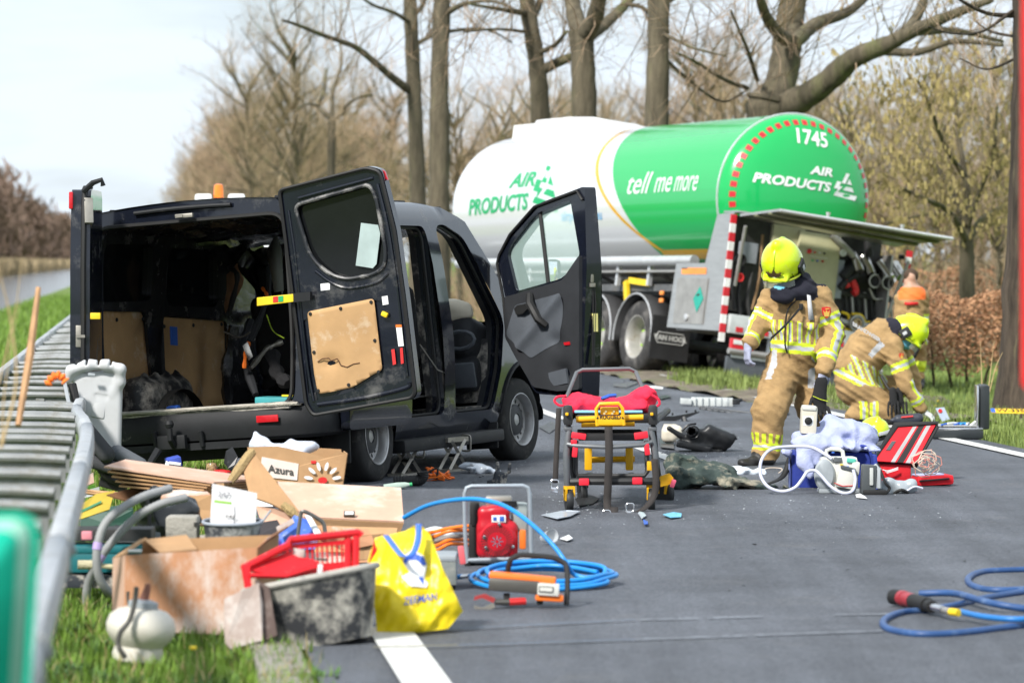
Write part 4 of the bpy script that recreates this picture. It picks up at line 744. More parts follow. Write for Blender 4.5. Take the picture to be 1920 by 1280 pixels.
b = MB(); b.tube([Vector((3.28, .45 + .19 * math.cos(t), 1.12 + .18 * math.sin(t))) for t in [k * .39 for k in range(16)]], .016, 6, closed=True); b.tube([(3.28, .27, 1.12), (3.28, .63, 1.12)], .02, 6); b.build('steering_wheel', m_seal, van)
b = MB(); b.grid(lambda u, v: Vector((3.05 + .0 * u + .62 * u, -.64 + 1.28 * v - .1 * (2 * v - 1) * u * -1, 1.9 - .72 * u)), 4, 4) if False else b.tube([(3.12, .76, 1.95), (3.5, .83, 1.57), (3.90, .92, 1.17)], .045, 8); b.build('windscreen_pillar', m_plas, van)
b = MB(); b.tube([(3.12, -.77, 1.95), (3.5, -.86, 1.57), (3.90, -.94, 1.17)], .038, 8); b.build('windscreen_pillar', m_plas, van)
b = MB(); b.tube([(3.02, -.74, 2.02), (3.05, 0, 2.05), (3.02, .74, 2.02)], .03, 8); b.build('roof_rail', m_plas, van)
b = MB(); b.tube(bez([(2.36, -.83, 1.62), (2.40, -.86, 1.2), (2.45, -.88, .8), (2.44, -.86, .5)]), .008, 5); b.build('seat_belt', m_seal, van)
b = MB(); b.tube([(2.06, -.9, .98), (2.25, -.95, .78), (2.40, -.97, .74)], .005, 5); b.build('loose_wire', m_steel, van)
b = MB(); b.grid(lambda u, v: crumple(u, v, 3.75, 4.45, -.9, .9, 1.12, .62, 14, .09), 16, 24); b.build('bonnet', m_van, van, ang=30)
b = MB(); b.grid(lambda u, v: crumple(u, v, 4.4, 4.5, -.9, .9, .7, .3, 17, .1), 10, 24); b.build('crushed_front', m_plas, van, ang=30)
b = MB(); b.box((3.3, -.6, .46), (.6, .5, .03)); b.build('cab_floor', m_vdust, van); b = MB(); b.grid(lambda u, v: Vector((3.42 + .12 * u, -.86 + .5 * v, .5 + .5 * u)), 3, 3); b.build('footwell', m_vdust, van)
# scissor stands holding up the sill
def stand(px, py, sx, label):
    o = empty('scissor_jack', gr(px, py), R(60), label, 'jack', 'jacks under the van sill'); m = m_steel
    MB().box((0, 0, .012), (.34, .12, .024)).build('base', m, o); MB().box((0, 0, .235 * sx), (.30, .09, .035)).build('saddle', m, o)
    for k in (-1, 1):
        for yy in (-.045, .045): b = MB(); b.tube([(-k * .13, yy, .02), (k * .10, yy, .23 * sx)], .016, 4); b.build('arm', m, o)
    b = MB(); b.tube(rrect3(.19, .20 * sx), .008, 6, closed=True); b.build('handle', m, o); b = MB(); b.tube([(0, -.06, .12 * sx), (0, .06, .12 * sx)], .012, 8); b.build('pivot', m_seal, o)
def rrect3(x, z): return [Vector((x, y, z + h)) for y, h in rrect(-.04, -.06, .04, .06, .02, 3)]
stand(762, 892, .95, 'grey scissor jack under the van sill next to the rear wheel'); stand(850, 884, 1.05, 'grey scissor jack under the van sill nearer the front wheel')
# ================================================================ gas tanker
m_inox = M('stainless', (.52, .51, .49), .32, .85, var=.1, scale=3, stretch=(1, 1, 6)); m_inoxd = M('stainless_dull', (.40, .39, .37), .5, .6, var=.18, scale=4)
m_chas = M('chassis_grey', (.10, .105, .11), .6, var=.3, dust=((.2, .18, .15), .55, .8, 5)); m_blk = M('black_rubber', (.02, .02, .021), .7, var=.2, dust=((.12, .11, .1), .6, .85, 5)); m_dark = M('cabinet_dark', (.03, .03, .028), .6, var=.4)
m_redr = M('red_reflector', (.55, .02, .03), .3); m_whr = M('white_reflector', (.75, .75, .72), .35); m_cream = M('cream_enamel', (.50, .48, .30), .45, var=.08); m_polish = M('polished_pipe', (.55, .54, .5), .18, 1, var=.1); m_orb = M('orange_sign', (.85, .28, .06), .5); m_teal = M('teal_placard', (.02, .33, .25), .5); m_txtw = M('white_lettering', (.82, .83, .82), .4, var=.03); m_txtg = M('green_lettering', (.0, .36, .12), .35, var=.05); m_txtb = M('blue_lettering', (.10, .38, .65), .4); m_alu = M('aluminium_tube', (.62, .63, .64), .35, .5)
TROLL, TR, TC, RIMU, FRU, DD = R(7.6), 1.20, 2.63, .80, 9.8, .46
TKM = Matrix.Translation(Vector((3.98, 48.83, 0))) @ Matrix.Rotation(R(115), 4, 'Z') @ Matrix.Rotation(R(.35), 4, 'Y') @ Matrix.Translation(Vector((0, 1.05, 0))) @ Matrix.Rotation(TROLL, 4, 'X') @ Matrix.Translation(Vector((0, -1.05, 0)))
TKI = TKM.inverted(); tk = empty('tanker_trailer', label='green and white gas tanker trailer leaning on the verge, rear cabinet open', cat='tanker'); tk.matrix_world = TKM
def tray_(px, py):
    dx, dy = (px - 960) / FPX, (640 - py) / FPX; d = Vector((dx, math.cos(PITCH) + dy * math.sin(PITCH), -math.sin(PITCH) + dy * math.cos(PITCH))); c = Vector((0, 0, CAMH)); return TKI @ c, (TKI.to_3x3() @ d)
def tpu(px, py, u): o, d = tray_(px, py); return o + d * ((u - o.x) / d.x)            # on a cross plane
def tpv(px, py, v): o, d = tray_(px, py); return o + d * ((v - o.y) / d.y)            # on a length plane
def tcyl(px, py):
    o, d = tray_(px, py); o2, d2 = Vector((o.y, o.z - TC)), Vector((d.y, d.z)); A = d2.dot(d2); B = o2.dot(d2); Cc = o2.dot(o2) - (TR + .004) ** 2; D = B * B - A * Cc
    t = (-B - math.sqrt(max(D, 0))) / A; p = o + d * t; return Vector((-p.x, TR * math.atan2(p.z - TC, p.y)))      # (towards the rear, arc up)
def tdish(px, py):
    o, d = tray_(px, py); s = Vector((DD + .004, TR + .004, TR + .004)); c = Vector((RIMU, 0, TC)); o2 = Vector(((o.x - c.x) / s.x, (o.y - c.y) / s.y, (o.z - c.z) / s.z)); d2 = Vector((d.x / s.x, d.y / s.y, d.z / s.z)); A = d2.dot(d2); B = o2.dot(d2); D = B * B - A * (o2.dot(o2) - 1)
    p = o + d * ((-B - math.sqrt(max(D, 0))) / A); return Vector((-p.y, p.z - TC))           # (viewer's right, up)
def ondish(x, y, k=.006): r2 = min(.995, (x * x + y * y) / TR ** 2); return Vector((RIMU - (DD + k) * math.sqrt(1 - r2) - k, -x, TC + y))
def oncyl(x, y, k=.006): t = y / TR; return Vector((-x, (TR + k) * math.cos(t), TC + (TR + k) * math.sin(t)))
# paint: white front, green rear with a curved edge and a yellow line, in the tank's own coordinates
def livery():
    m = bpy.data.materials.new('tank_livery'); m.use_nodes = True; t = m.node_tree; b = t.nodes['Principled BSDF']; L_ = t.links.new
    def mt(op, a, c=None, d=None):
        n = t.nodes.new('ShaderNodeMath'); n.operation = op
        for i, q in enumerate((a, c, d)):
            if q is None: continue
            if isinstance(q, (int, float)): n.inputs[i].default_value = q
            else: L_(q, n.inputs[i])
        return n.outputs[0]
    tcn = t.nodes.new('ShaderNodeTexCoord'); sp = t.nodes.new('ShaderNodeSeparateXYZ'); L_(tcn.outputs['Object'], sp.inputs[0]); x, y, z = sp.outputs
    dz = mt('SUBTRACT', z, 2.63); d2 = mt('MULTIPLY', dz, dz); U = mt('ADD', mt('SUBTRACT', 3.95, mt('MULTIPLY', d2, .15)), mt('MULTIPLY', dz, .95)); Uy = mt('ADD', mt('SUBTRACT', 4.38, mt('MULTIPLY', d2, .55)), mt('MULTIPLY', dz, 1.35))
    green = mt('LESS_THAN', x, U); yel = mt('LESS_THAN', mt('ABSOLUTE', mt('SUBTRACT', x, Uy)), .06); low = mt('MULTIPLY', mt('LESS_THAN', z, 1.82), mt('LESS_THAN', x, 2.95)); yel = mt('MAXIMUM', yel, mt('MULTIPLY', low, mt('GREATER_THAN', z, 1.70)))
    def mix(f, a, c):
        n = t.nodes.new('ShaderNodeMix'); n.data_type = 'RGBA'; L_(f, n.inputs[0])
        for i, q in ((6, a), (7, c)):
            if isinstance(q, tuple): n.inputs[i].default_value = (*q, 1)
            else: L_(q, n.inputs[i])
        return n.outputs[2]
    L_(mix(yel, mix(green, (.74, .75, .77), (.004, .40, .09)), (.80, .42, .01)), b.inputs['Base Color']); L_(mt('SUBTRACT', .22, mt('MULTIPLY', green, .22)), b.inputs['Metallic'])
    b.inputs['Roughness'].default_value = .2; b.inputs['Coat Weight'].default_value = .5; b.inputs['Coat Roughness'].default_value = .04; return m
m_liv = livery()
b = MB(); NT = 72
def cyl(u, v): a = 2 * math.pi * v; x = RIMU + (FRU - RIMU) * u; return Vector((x, TR * math.cos(a), TC + TR * math.sin(a)))
b.grid(cyl, 12, NT); b.build('tank_shell', m_liv, tk, ang=60)
def dish(u0, s, dd): return lambda u, v: Vector((u0 - s * dd * math.cos(u * math.pi / 2), TR * math.sin(u * math.pi / 2) * math.cos(2 * math.pi * v), TC + TR * math.sin(u * math.pi / 2) * math.sin(2 * math.pi * v)))
b = MB(); b.grid(dish(RIMU, 1, DD), 18, NT); b.build('rear_dish', m_liv, tk, ang=180); b = MB(); b.grid(dish(FRU, -1, .5), 12, NT); b.build('front_dish', m_liv, tk, ang=180)
b = MB(); b.tube([cyl(0, i / 64) + Vector((0, .008 * math.cos(2 * math.pi * i / 64), .008 * math.sin(2 * math.pi * i / 64))) for i in range(64)], .016, 6, closed=True); b.build('weld_ring', m_alu, tk)
for i in range(34):
    a = R(214 - i * 248 / 33); a0, a1 = a - R(2.1), a + R(2.1); r0, r1 = TR * .87, TR * .93; b = MB(); b.add([ondish(r * math.cos(q) * -1 * -1, r * math.sin(q)) for r, q in ((r0, a0), (r1, a0), (r1, a), (r1, a1), (r0, a1), (r0, a))], [(0, 1, 2, 5), (5, 2, 3, 4)]); b.build('reflector_dash', m_redr, tk)
def fit(s, P0, P1, h, mapfn, mat, name, shear=0.0, bold=0.0, cuts=6):
    "letters from P0 to P1 on the tank, h high"
    vs, fs = text(s, 1.0, shear, bold, 'CENTER', cuts); x0, x1 = min(v.x for v in vs), max(v.x for v in vs); y0, y1 = min(v.y for v in vs), max(v.y for v in vs); ex = P1 - P0; W = ex.length; ex.normalize(); ey = Vector((-ex.y, ex.x))
    q = []
    for v in vs: a = (v.x - x0) / (x1 - x0) * W; c = ((v.y - y0) / (y1 - y0) - .5) * h; p = P0 + ex * a + ey * c; q.append(mapfn(p.x, p.y))
    return MB().add(q, fs).build(name, mat, tk, smooth=False)
LG = [[(1158, 525), (1188, 463), (1210, 468), (1182, 530)], [(1192, 532), (1208, 500), (1224, 540)], [(1165, 570), (1188, 550), (1226, 558), (1236, 588)], [(1104, 602), (1120, 580), (1256, 612), (1243, 640)], [(1108, 558), (1130, 513), (1158, 520), (1142, 545), (1164, 550), (1122, 592), (1134, 563)]]
def logo(pxmap, mapfn, mat):
    b = MB()
    for P in LG: q = [mapfn(*pxmap(x, y)) for x, y in P]; b.add(q, [tuple(range(len(q)))])
    return b.build('emblem', mat, tk, smooth=False)
fit('1745', tdish(1494, 254), tdish(1551, 264), .22, ondish, m_txtw, 'lettering', 0, .02); fit('PRODUCTS', tdish(1411, 332), tdish(1558, 352), .14, ondish, m_txtw, 'lettering', .2, .035); fit('AIR', tdish(1518, 318), tdish(1561, 324), .12, ondish, m_txtw, 'lettering', .2, .035); logo(lambda x, y: tdish(1240 + x / 3.43, 190 + y / 3.43), ondish, m_txtw)
fit('PRODUCTS', tcyl(879, 389), tcyl(990, 377), .27, oncyl, m_txtg, 'lettering', .12, .035); fit('AIR', tcyl(957, 339), tcyl(1006, 334), .25, oncyl, m_txtg, 'lettering', .12, .03); logo(lambda x, y: tcyl(998 + (x - 1104) * .33, 310 + (y - 463) * .50), oncyl, m_txtg)
fit('tell', tcyl(1178, 344), tcyl(1220, 342), .32, oncyl, m_txtw, 'lettering', .2, .0); fit('me', tcyl(1228, 347), tcyl(1259, 345), .22, oncyl, m_txtw, 'lettering', .2, .0); fit('more', tcyl(1265, 345), tcyl(1308, 343), .22, oncyl, m_txtw, 'lettering', .2, .0); fit('airproducts.eu', tcyl(1053, 408), tcyl(1128, 405), .2, oncyl, m_txtb, 'lettering', 0, .01)
# walkway housing on top
pf = [(5.7, 0), (6.1, .10), (6.7, .20), (7.6, .24), (8.75, .24), (8.8, .19), (9.6, .19), (9.6, -.1), (5.7, -.1)]; b = MB(); b.prism(pf, .8, Matrix.Translation(Vector((0, .40, TC + TR - .03))) @ Matrix.Rotation(R(90), 4, 'X')); b.build('top_housing', M('white_gelcoat', (.78, .78, .78), .3), tk, bevel=.02)
# chassis, side tube, guards
for s in (-.45, .45): b = MB(); b.box((5.0, s, 1.2), (8.6, .12, .34)); b.build('chassis_beam', m_chas, tk)
for s in (-1, 1): b = MB(); b.tube([(1.3, s * 1.17, 1.62), (9.4, s * 1.17, 1.62)], .075, 12); b.build('side_tube', m_alu, tk); b = MB(); b.box((5.3, s * .95, 1.47), (7.6, .5, .03)); b.build('catwalk', m_inoxd, tk)
for i in range(8): b = MB(); b.box((1.7 + i * 1.0, 1.13, 1.42), (.07, .06, .30)); b.build('bracket', m_alu, tk); b = MB(); b.tube([(1.7 + i, .5, 1.3), (1.7 + i, 1.1, 1.5)], .03, 6); b.build('strut', m_inoxd, tk)
b = MB(); b.box((4.5, 1.02, 1.25), (5.5, .05, .10)); b.build('side_rail', m_chas, tk)
m_trt = M('truck_tyre', (.035, .034, .034), .85, var=.25, dust=((.16, .15, .14), .5, .75, 5)); m_trr = M('truck_rim', (.42, .41, .38), .5, .3, var=.15, dust=((.3, .26, .2), .55, .75, 6)); m_nut = M('lime_nut_cap', (.35, .65, .03), .5)
def twheel(u, s):
    w = empty('wheel'); w.parent = tk; w.matrix_local = Matrix.Translation(Vector((u, s * .95, .53))) @ Matrix.Rotation(R(-90 * s), 4, 'X')
    MB().lathe([(.30, -.17), (.40, -.19), (.49, -.17), (.525, -.13), (.532, 0), (.525, .13), (.49, .17), (.40, .19), (.30, .17)], 40, cap=False).build('tyre', m_trt, w, ang=60)
    MB().lathe([(.30, .17), (.315, .175), (.29, .15), (.275, .10), (.26, -.04), (.12, -.06), (.11, .02), (.08, .05), (.001, .055)], 40, cap=False).build('rim', m_trr, w, ang=50)
    for k in range(10):
        a = k * .628; q = MB(); q.lathe([(.02, 0), (.02, .05), (.008, .06)], 8, Matrix.Translation(Vector((.17 * math.cos(a), .17 * math.sin(a), -.06)))); q.build('wheel_nut', m_nut, w)
for u in (2.95, 4.25, 5.55):
    for s in (1, -1): twheel(u, s)
    b = MB(); q = circ(u, .55, .60, 188, -8, 18); strip(b, q, lambda x, w: Vector((x, 1.17, w)), lambda x, w: Vector((x, .72, w)), closed=False); b.build('mudguard', m_blk, tk, solid=.02); b = MB(); b.tube([Vector((x, 1.18, w)) for x, w in q], .014, 6); b.build('mudguard_edge', m_alu, tk)
    b = MB(); b.tube([(u, -.95, .53), (u, .95, .53)], .07, 8); b.build('axle', m_chas, tk)
b = MB(); b.box((2.2, .95, .53), (.025, .62, .62)); fl = b.build('mud_flap', m_blk, tk)
# stainless cabinet, its left side measured on the plane v = 1.25
Pv = lambda L_: [(q.x, q.z) for q in (tpv(x, y, 1.25) for x, y in L_)]
side = Pv([(1250, 613), (1268, 494), (1322, 493), (1345, 402), (1376, 398), (1349, 620)]); b = MB(); b.prism(side, .02, Matrix.Translation(Vector((0, 1.25, 0))) @ Matrix.Rotation(R(90), 4, 'X')); cs_ = b.build('cabinet_side', m_inox, tk)
def onside(L_, mat, nm, th=.006, y=1.252): b = MB(); b.prism(Pv(L_), th, Matrix.Translation(Vector((0, y + th, 0))) @ Matrix.Rotation(R(90), 4, 'X')); return b.build(nm, mat, tk)
onside([(1263, 606), (1272, 521), (1329, 522), (1318, 608)], m_inoxd, 'hatch', .012); onside([(1279, 502), (1325, 502), (1324, 514), (1279, 514)], m_orb, 'orange_plate'); onside([(1279, 502), (1290, 502), (1290, 504), (1279, 504)], m_dark, 'orange_plate_bolt', .002, 1.2585); onside([(1315, 537), (1321, 560), (1308, 586), (1302, 560)], m_teal, 'hazard_diamond', .003, 1.268); onside([(1310, 551), (1315, 551), (1313, 555), (1308, 555)], m_dark, 'hazard_symbol', .002, 1.272)
hp = tpv(1289, 595, 1.25); b = MB(); b.lathe([(.05, 0), (.05, .02), (.02, .03)], 14, Matrix.Translation(Vector((hp.x, 1.264, hp.z))) @ Matrix.Rotation(R(-90), 4, 'X')); b.build('hatch_latch', m_alu, tk)
u0 = side[-1][0]; WB, WT = side[-1][1], side[-2][1]
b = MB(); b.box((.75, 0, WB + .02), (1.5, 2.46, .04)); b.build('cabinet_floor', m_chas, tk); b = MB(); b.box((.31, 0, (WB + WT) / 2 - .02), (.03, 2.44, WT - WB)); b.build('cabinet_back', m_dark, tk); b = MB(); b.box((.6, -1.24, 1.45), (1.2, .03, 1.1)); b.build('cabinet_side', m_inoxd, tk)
top = WT; b = MB(); b.box((.25, 0, WT + .012), (.42, 2.5, .025)); b.build('cabinet_top', m_inox, tk)
def posts(x0, y0, x1, y1, v):
    a = tpu(x0, y0, -.02); c = tpu(x1, y1, -.02)
    for i in range(14):
        t0, t1 = i / 14, (i + 1) / 14; p0, p1 = a.lerp(c, t0), a.lerp(c, t1); b = MB(); b.box(((p0.x + p1.x) / 2, (p0.y + p1.y) / 2, (p0.z + p1.z) / 2), (.03, .085, abs(p0.z - p1.z) * .99), (R(0), 0, 0)); b.build('stripe', m_redr if i % 2 == 0 else m_whr, tk)
posts(1376, 402, 1352, 640, 1.2); posts(1706, 470, 1680, 640, -1.2)
# raised lid
h0, h1 = tpv(1378, 406, 1.24), tpv(1702, 462, -1.24); o0, o1 = tpv(1462, 396, 1.24), tpv(1786, 449, -1.24); h0.x = h1.x = .0; nrm = Vector((0, 0, .035))
b = MB(); b.add([h0, h1, o1, o0, h0 + nrm, h1 + nrm, o1 + nrm, o0 + nrm], [(0, 1, 2, 3), (7, 6, 5, 4), (0, 3, 7, 4), (1, 5, 6, 2), (3, 2, 6, 7), (0, 4, 5, 1)]); b.build('lid', m_inox, tk, smooth=False)
b = MB(); b.tube([o0 + Vector((-.01, 0, .01)), o1 + Vector((-.01, 0, .01))], .022, 6); b.build('lid_edge', m_alu, tk)
for k in (.35, .7): b = MB(); b.add([h0.lerp(o0, k) - nrm * .4, h1.lerp(o1, k) - nrm * .4, h1.lerp(o1, k + .08) - nrm * .4, h0.lerp(o0, k + .08) - nrm * .4], [(0, 1, 2, 3)]); b.build('lid_stiffener', M('lid_olive_reflection', (.16, .16, .09), .5), tk, solid=.03)  # olive reflections under the lid put into the strips' colour
for x, y in ((1551, 408), (1690, 430)): q = o0.lerp(o1, (x - 1462) / 324); b = MB(); b.tube([q + Vector((0, 0, .03)), q + Vector((0, 0, .09))], [.02, .035], 8); b.build('lid_buffer', m_alu, tk)
for a, c in ((tpu(1398, 424, -.3), tpu(1378, 535, .02)), (tpu(1704, 490, -.15), tpu(1660, 600, .05))): b = MB(); b.tube([a, c], .025, 8); b.build('gas_strut', m_inoxd, tk)
# fittings inside
def on(px, py, u): return tpu(px, py, u * .42)
def bx(x0, y0, x1, y1, u, d, mat, nm, par=None): a, c = on(x0, y0, u), on(x1, y1, u); b = MB(); b.box((u * .42 + d * .21, (a.y + c.y) / 2, (a.z + c.z) / 2), (d * .42, abs(a.y - c.y), abs(a.z - c.z)), ch=.006); return b.build(nm, mat, par or tk)
cp = bx(1502, 432, 1562, 585, .35, .25, m_cream, 'control_panel'); bx(1452, 420, 1496, 560, .5, .2, m_cream, 'side_panel')
bx(1512, 470, 1525, 474, .343, .006, m_white, 'caption', cp); bx(1524, 463, 1553, 468, .343, .006, m_white, 'caption', cp); bx(1520, 480, 1552, 484, .343, .006, m_white, 'caption', cp)
for x, y, r_, mt in ((1517, 471, .035, m_redl), (1527, 473, .014, m_redl), (1536, 474, .014, m_white), (1545, 475, .014, m_seal), (1523, 488, .014, m_green), (1532, 489, .014, m_blue), (1542, 490, .014, m_redl)): q = on(x, y, .33); b = MB(); b.lathe([(r_, 0), (r_, .02), (r_ * .7, .03), (.001, .031)], 12, Matrix.Translation(q) @ Matrix.Rotation(R(-90), 4, 'Y')); b.build('button', mt, cp)
bx(1390, 452, 1418, 495, .4, .15, M('grey_box', (.3, .33, .37), .5), 'junction_box'); bx(1562, 485, 1576, 560, .4, .1, M('grey_box', (.3, .33, .37), .5), 'junction_box')
def disc(px, py, u, r_, mt, nm, d=.06): q = on(px, py, u); b = MB(); b.lathe([(r_, 0), (r_, d), (r_ * .75, d), (r_ * .7, d * .4), (.001, d * .4)], 20, Matrix.Translation(q) @ Matrix.Rotation(R(-90), 4, 'Y')); return b.build(nm, mt, tk)
disc(1386, 487, .2, .085, m_seal, 'work_lamp'); disc(1384, 520, .3, .06, m_redl, 'red_valve'); disc(1580, 474, .3, .05, m_white, 'gauge', .03); disc(1604, 606, .25, .12, m_inoxd, 'flange'); disc(1604, 606, .19, .07, M('brass', (.45, .33, .2), .35, .8), 'flange'); disc(1641, 612, .25, .10, m_inoxd, 'flange'); disc(1688, 482, .15, .035, m_seal, 'camera')
for x, y in ((1641, 527), (1665, 530)):
    a, c = on(x, y, -.05), on(x + 4, y - 3, .7); b = MB(); b.tube([a, c], .088, 16, cap=False); b.build('hose_coupling', m_polish, tk); b = MB(); b.tube([a + Vector((.06, 0, 0)), c], .075, 16); b.build('coupling_bore', m_seal, tk); b = MB(); b.tube([a + Vector((.01, .088 * math.cos(t), .088 * math.sin(t))) for t in [k * .3927 for k in range(16)]], .014, 6, closed=True); b.build('coupling_rim', m_inoxd, tk)
for x0, y0, x1, y1 in ((1600, 478, 1612, 510), (1618, 482, 1634, 515), (1648, 492, 1670, 522), (1676, 495, 1690, 520)): b = MB(); b.tube([on(x0, y0, .5), on(x1, y1, .1)], .075, 14); b.build('pipe', m_polish, tk)
for pts, r_, mt in (([(1630, 540), (1640, 560), (1655, 560), (1660, 575), (1660, 600)], .018, m_inoxd), ([(1660, 545), (1660, 580), (1666, 600)], .018, m_inoxd), ([(1580, 520), (1595, 505), (1615, 500)], .07, m_blk), ([(1575, 540), (1590, 525), (1610, 515)], .05, m_blk), ([(1598, 525), (1605, 545), (1600, 550)], .05, m_redl), ([(1585, 525), (1590, 538)], .045, m_redl), ([(1375, 470), (1372, 520), (1378, 580)], .03, m_seal), ([(1395, 500), (1385, 550), (1388, 590)], .035, m_seal), ([(1410, 510), (1402, 560), (1406, 595)], .03, m_dark), ([(1430, 440), (1424, 520), (1410, 580)], .02, M('rusty_rod', (.25, .15, .07), .7)), ([(1578, 585), (1590, 590), (1592, 600)], .02, m_yel), ([(1597, 588), (1615, 591), (1622, 603), (1632, 604)], .02, m_yel), ([(1572, 600), (1590, 606), (1620, 610), (1660, 614)], .05, m_inoxd), ([(1575, 615), (1600, 622), (1640, 626)], .03, m_yel), ([(1625, 440), (1630, 480)], .06, m_blk), ([(1560, 440), (1590, 470), (1600, 480)], .05, m_inoxd)):
    b = MB(); b.tube(bez([on(x, y, .3) for x, y in pts], 4), r_, 10); b.build('pipe_run', mt, tk)
for i in range(9): x = 1585 + i * 12; b = MB(); b.tube([on(x, 548 + (i % 3) * 6, .6), on(x + 3, 598, .6)], .02, 6); b.build('pipe_run', m_inoxd if i % 2 else m_dark, tk)
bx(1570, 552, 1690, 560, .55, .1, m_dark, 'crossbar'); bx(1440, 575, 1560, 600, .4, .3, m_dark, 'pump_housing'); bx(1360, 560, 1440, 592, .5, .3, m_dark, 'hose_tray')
# rear bar, lamps, under-run guard
a, c = tpu(1350, 597, -.06), tpu(1690, 645, -.06); b = MB(); b.box((-.05, 0, (a.z + c.z) / 2 - .05), (.10, 2.5, .26), ch=.012); b.build('rear_bar', M('pale_grey_bar', (.45, .48, .47), .5), tk); zc = (a.z + c.z) / 2 - .12
for i in range(12): b = MB(); b.box((-.104, 1.1 - i * .2, zc), (.006, .11, .07)); b.build('stripe', m_redr, tk)
for s in (1, -1): b = MB(); b.box((-.06, s * 1.02, zc - .22), (.08, .34, .20), ch=.01); b.build('tail_lamp', m_redr, tk); b = MB(); b.box((-.105, s * 1.02, zc - .17), (.006, .30, .06)); b.build('lamp_lens', m_whr, tk)
b = MB(); b.tube([(-.08, 1.22, zc - .30), (-.08, -1.22, zc - .30)], .045, 8); b.build('bar_tube', m_inoxd, tk); b = MB(); b.box((.0, 0, zc - .50), (.06, 2.4, .26), ch=.01); b.build('underrun_guard', M('guard_grey', (.08, .09, .1), .6), tk); b = MB(); b.box((-.04, 0, zc - .365), (.02, 2.3, .04)); b.build('guard_edge', m_alu, tk)
for s in (-.5, .5): b = MB(); b.box((.06, s, zc - .3), (.08, .07, .5)); b.build('guard_post', m_alu, tk)
# mudflap maker's mark: hexagonal outline with two words
fo_ = lambda x, y: Vector((2.2 - .017, .95 - x, .53 + y)); b = MB(); hx = [(-.24, 0), (-.20, .075), (.20, .075), (.24, 0), (.20, -.075), (-.20, -.075)]
b.tube([fo_(x, y) for x, y in hx], .008, 4, closed=True); vs, fs = text('VAN HOOL', .10, 0, .006); b.add([fo_(v.x, v.y) for v in vs], fs); b.build('makers_mark', M('worn_white_print', (.5, .5, .48), .6), tk)
bx(1162, 522, 1215, 533, 3.4, .2, m_yel, 'yellow_chock') if False else None
for x, y in ((1241, 549), (1240, 563)): q = tpv(x, y, 1.15); b = MB(); b.box(q, (.10, .03, .06), ch=.01); b.build('side_lamp', m_orb, tk)
b = MB(); q = tpv(1198, 528, 1.1); b.box(q, (.6, .05, .09), (0, R(-4), 0)); b.box(q + Vector((.35, 0, -.16)), (.10, .05, .36), (0, R(20), 0)); b.build('yellow_strap', m_yel, tk)
# white road-service van standing behind the wreck
sv = empty('service_van', at(430, 640, 41), R(96), 'white service van with an orange beacon, mostly hidden behind the wreck', 'van'); sv.location.z = 0
MB().prism([(0, .35), (4.6, .35), (4.7, .9), (3.9, 1.15), (3.2, 1.9), (0, 1.95)], 1.9, Matrix.Translation(Vector((-1, .95, 0))) @ Matrix.Rotation(R(90), 4, 'X')).build('body', M('white_van_paint', (.7, .71, .72), .3, coat=.5), sv, bevel=.06)
for y in (-.42, .42): MB().box((-1.0, y, 1.42), (.03, .66, .5), ch=.012).build('rear_window', m_dglass, sv); MB().box((-1.0, y * 2.02, .95), (.03, .10, .4), ch=.01).build('tail_lamp', m_red, sv); MB().box((2.1, y * 2.262, 1.45), (.9, .02, .42), ch=.008).build('side_window', m_dglass, sv)
MB().box((-1.03, 0, .5), (.12, 1.86, .22), ch=.03).build('bumper', m_plas, sv)
for x in (0, 2.7):
    for y in (-.82, .82): MB().lathe([(.001, -.1), (.2, -.1), (.33, -.09), (.34, 0), (.33, .09), (.2, .1), (.001, .1)], 20, Matrix.Translation(Vector((x, y, .34))) @ Matrix.Rotation(R(90), 4, 'X')).build('wheel', m_tyre, sv)
zb = at(410, 358, 41).z; lx = Matrix.Rotation(R(-96), 3, 'Z')
def svp(px, py): return lx @ (at(px, py, 41) - sv.location)
q = svp(410, 368); q.z = 2.2; MB().lathe([(.06, 0), (.06, .02), (.058, .10), (.05, .15), (.03, .16), (.001, .16)], 14, Matrix.Translation(Vector((q.x, q.y, at(0, 371, 41).z)))).build('beacon', M('orange_beacon', (.9, .22, .02), .2, coat=.5), sv); MB().box((q.x, q.y, (2.18 + at(0, 371, 41).z) / 2), (.1, .1, at(0, 371, 41).z - 2.18)).build('beacon_foot', m_seal, sv)
for x in (381, 443): q = svp(x, 367); MB().box((q.x, q.y, (2.15 + at(0, 364, 41).z) / 2), (.5, .19, at(0, 364, 41).z - 2.15), ch=.03).build('light_bar', m_white, sv)
# ================================================================ people
m_tan = M('turnout_tan', (.35, .225, .10), .9, var=.22, scale=9, bump=.35, bscale=60, dust=((.24, .155, .07), .56, .75, 14)); m_hiv = M('hi_vis_yellow', (.60, .72, .03), .6, var=.06); m_sil = M('silver_tape', (.46, .47, .49), .45, var=.08); m_navy = M('navy_hood', (.012, .012, .022), .9, bump=.2); m_mask = M('blue_mask', (.16, .45, .62), .8); m_skin = M('skin', (.45, .27, .19), .55, sub=.05)
m_helm = M('helmet_lime', (.60, .76, .015), .22, var=.05, coat=.4, dust=((.4, .42, .08), .6, .9, 12)); m_glov = M('pale_blue_glove', (.36, .38, .50), .8, bump=.3, bscale=200); m_boot = M('boot_leather', (.02, .019, .018), .5, bump=.2, dust=((.14, .12, .1), .58, .8, 15)); m_blkg = M('black_glove', (.015, .015, .016), .85, bump=.4, bscale=150); m_orv = M('orange_tabard', (.9, .17, .03), .7); m_patch = M('red_patch', (.6, .02, .02), .6); m_gold = M('gold_thread', (.65, .42, .08), .6)
PM = [m_tan, m_hiv, m_sil, m_navy, m_mask, m_skin, m_boot, m_orv]
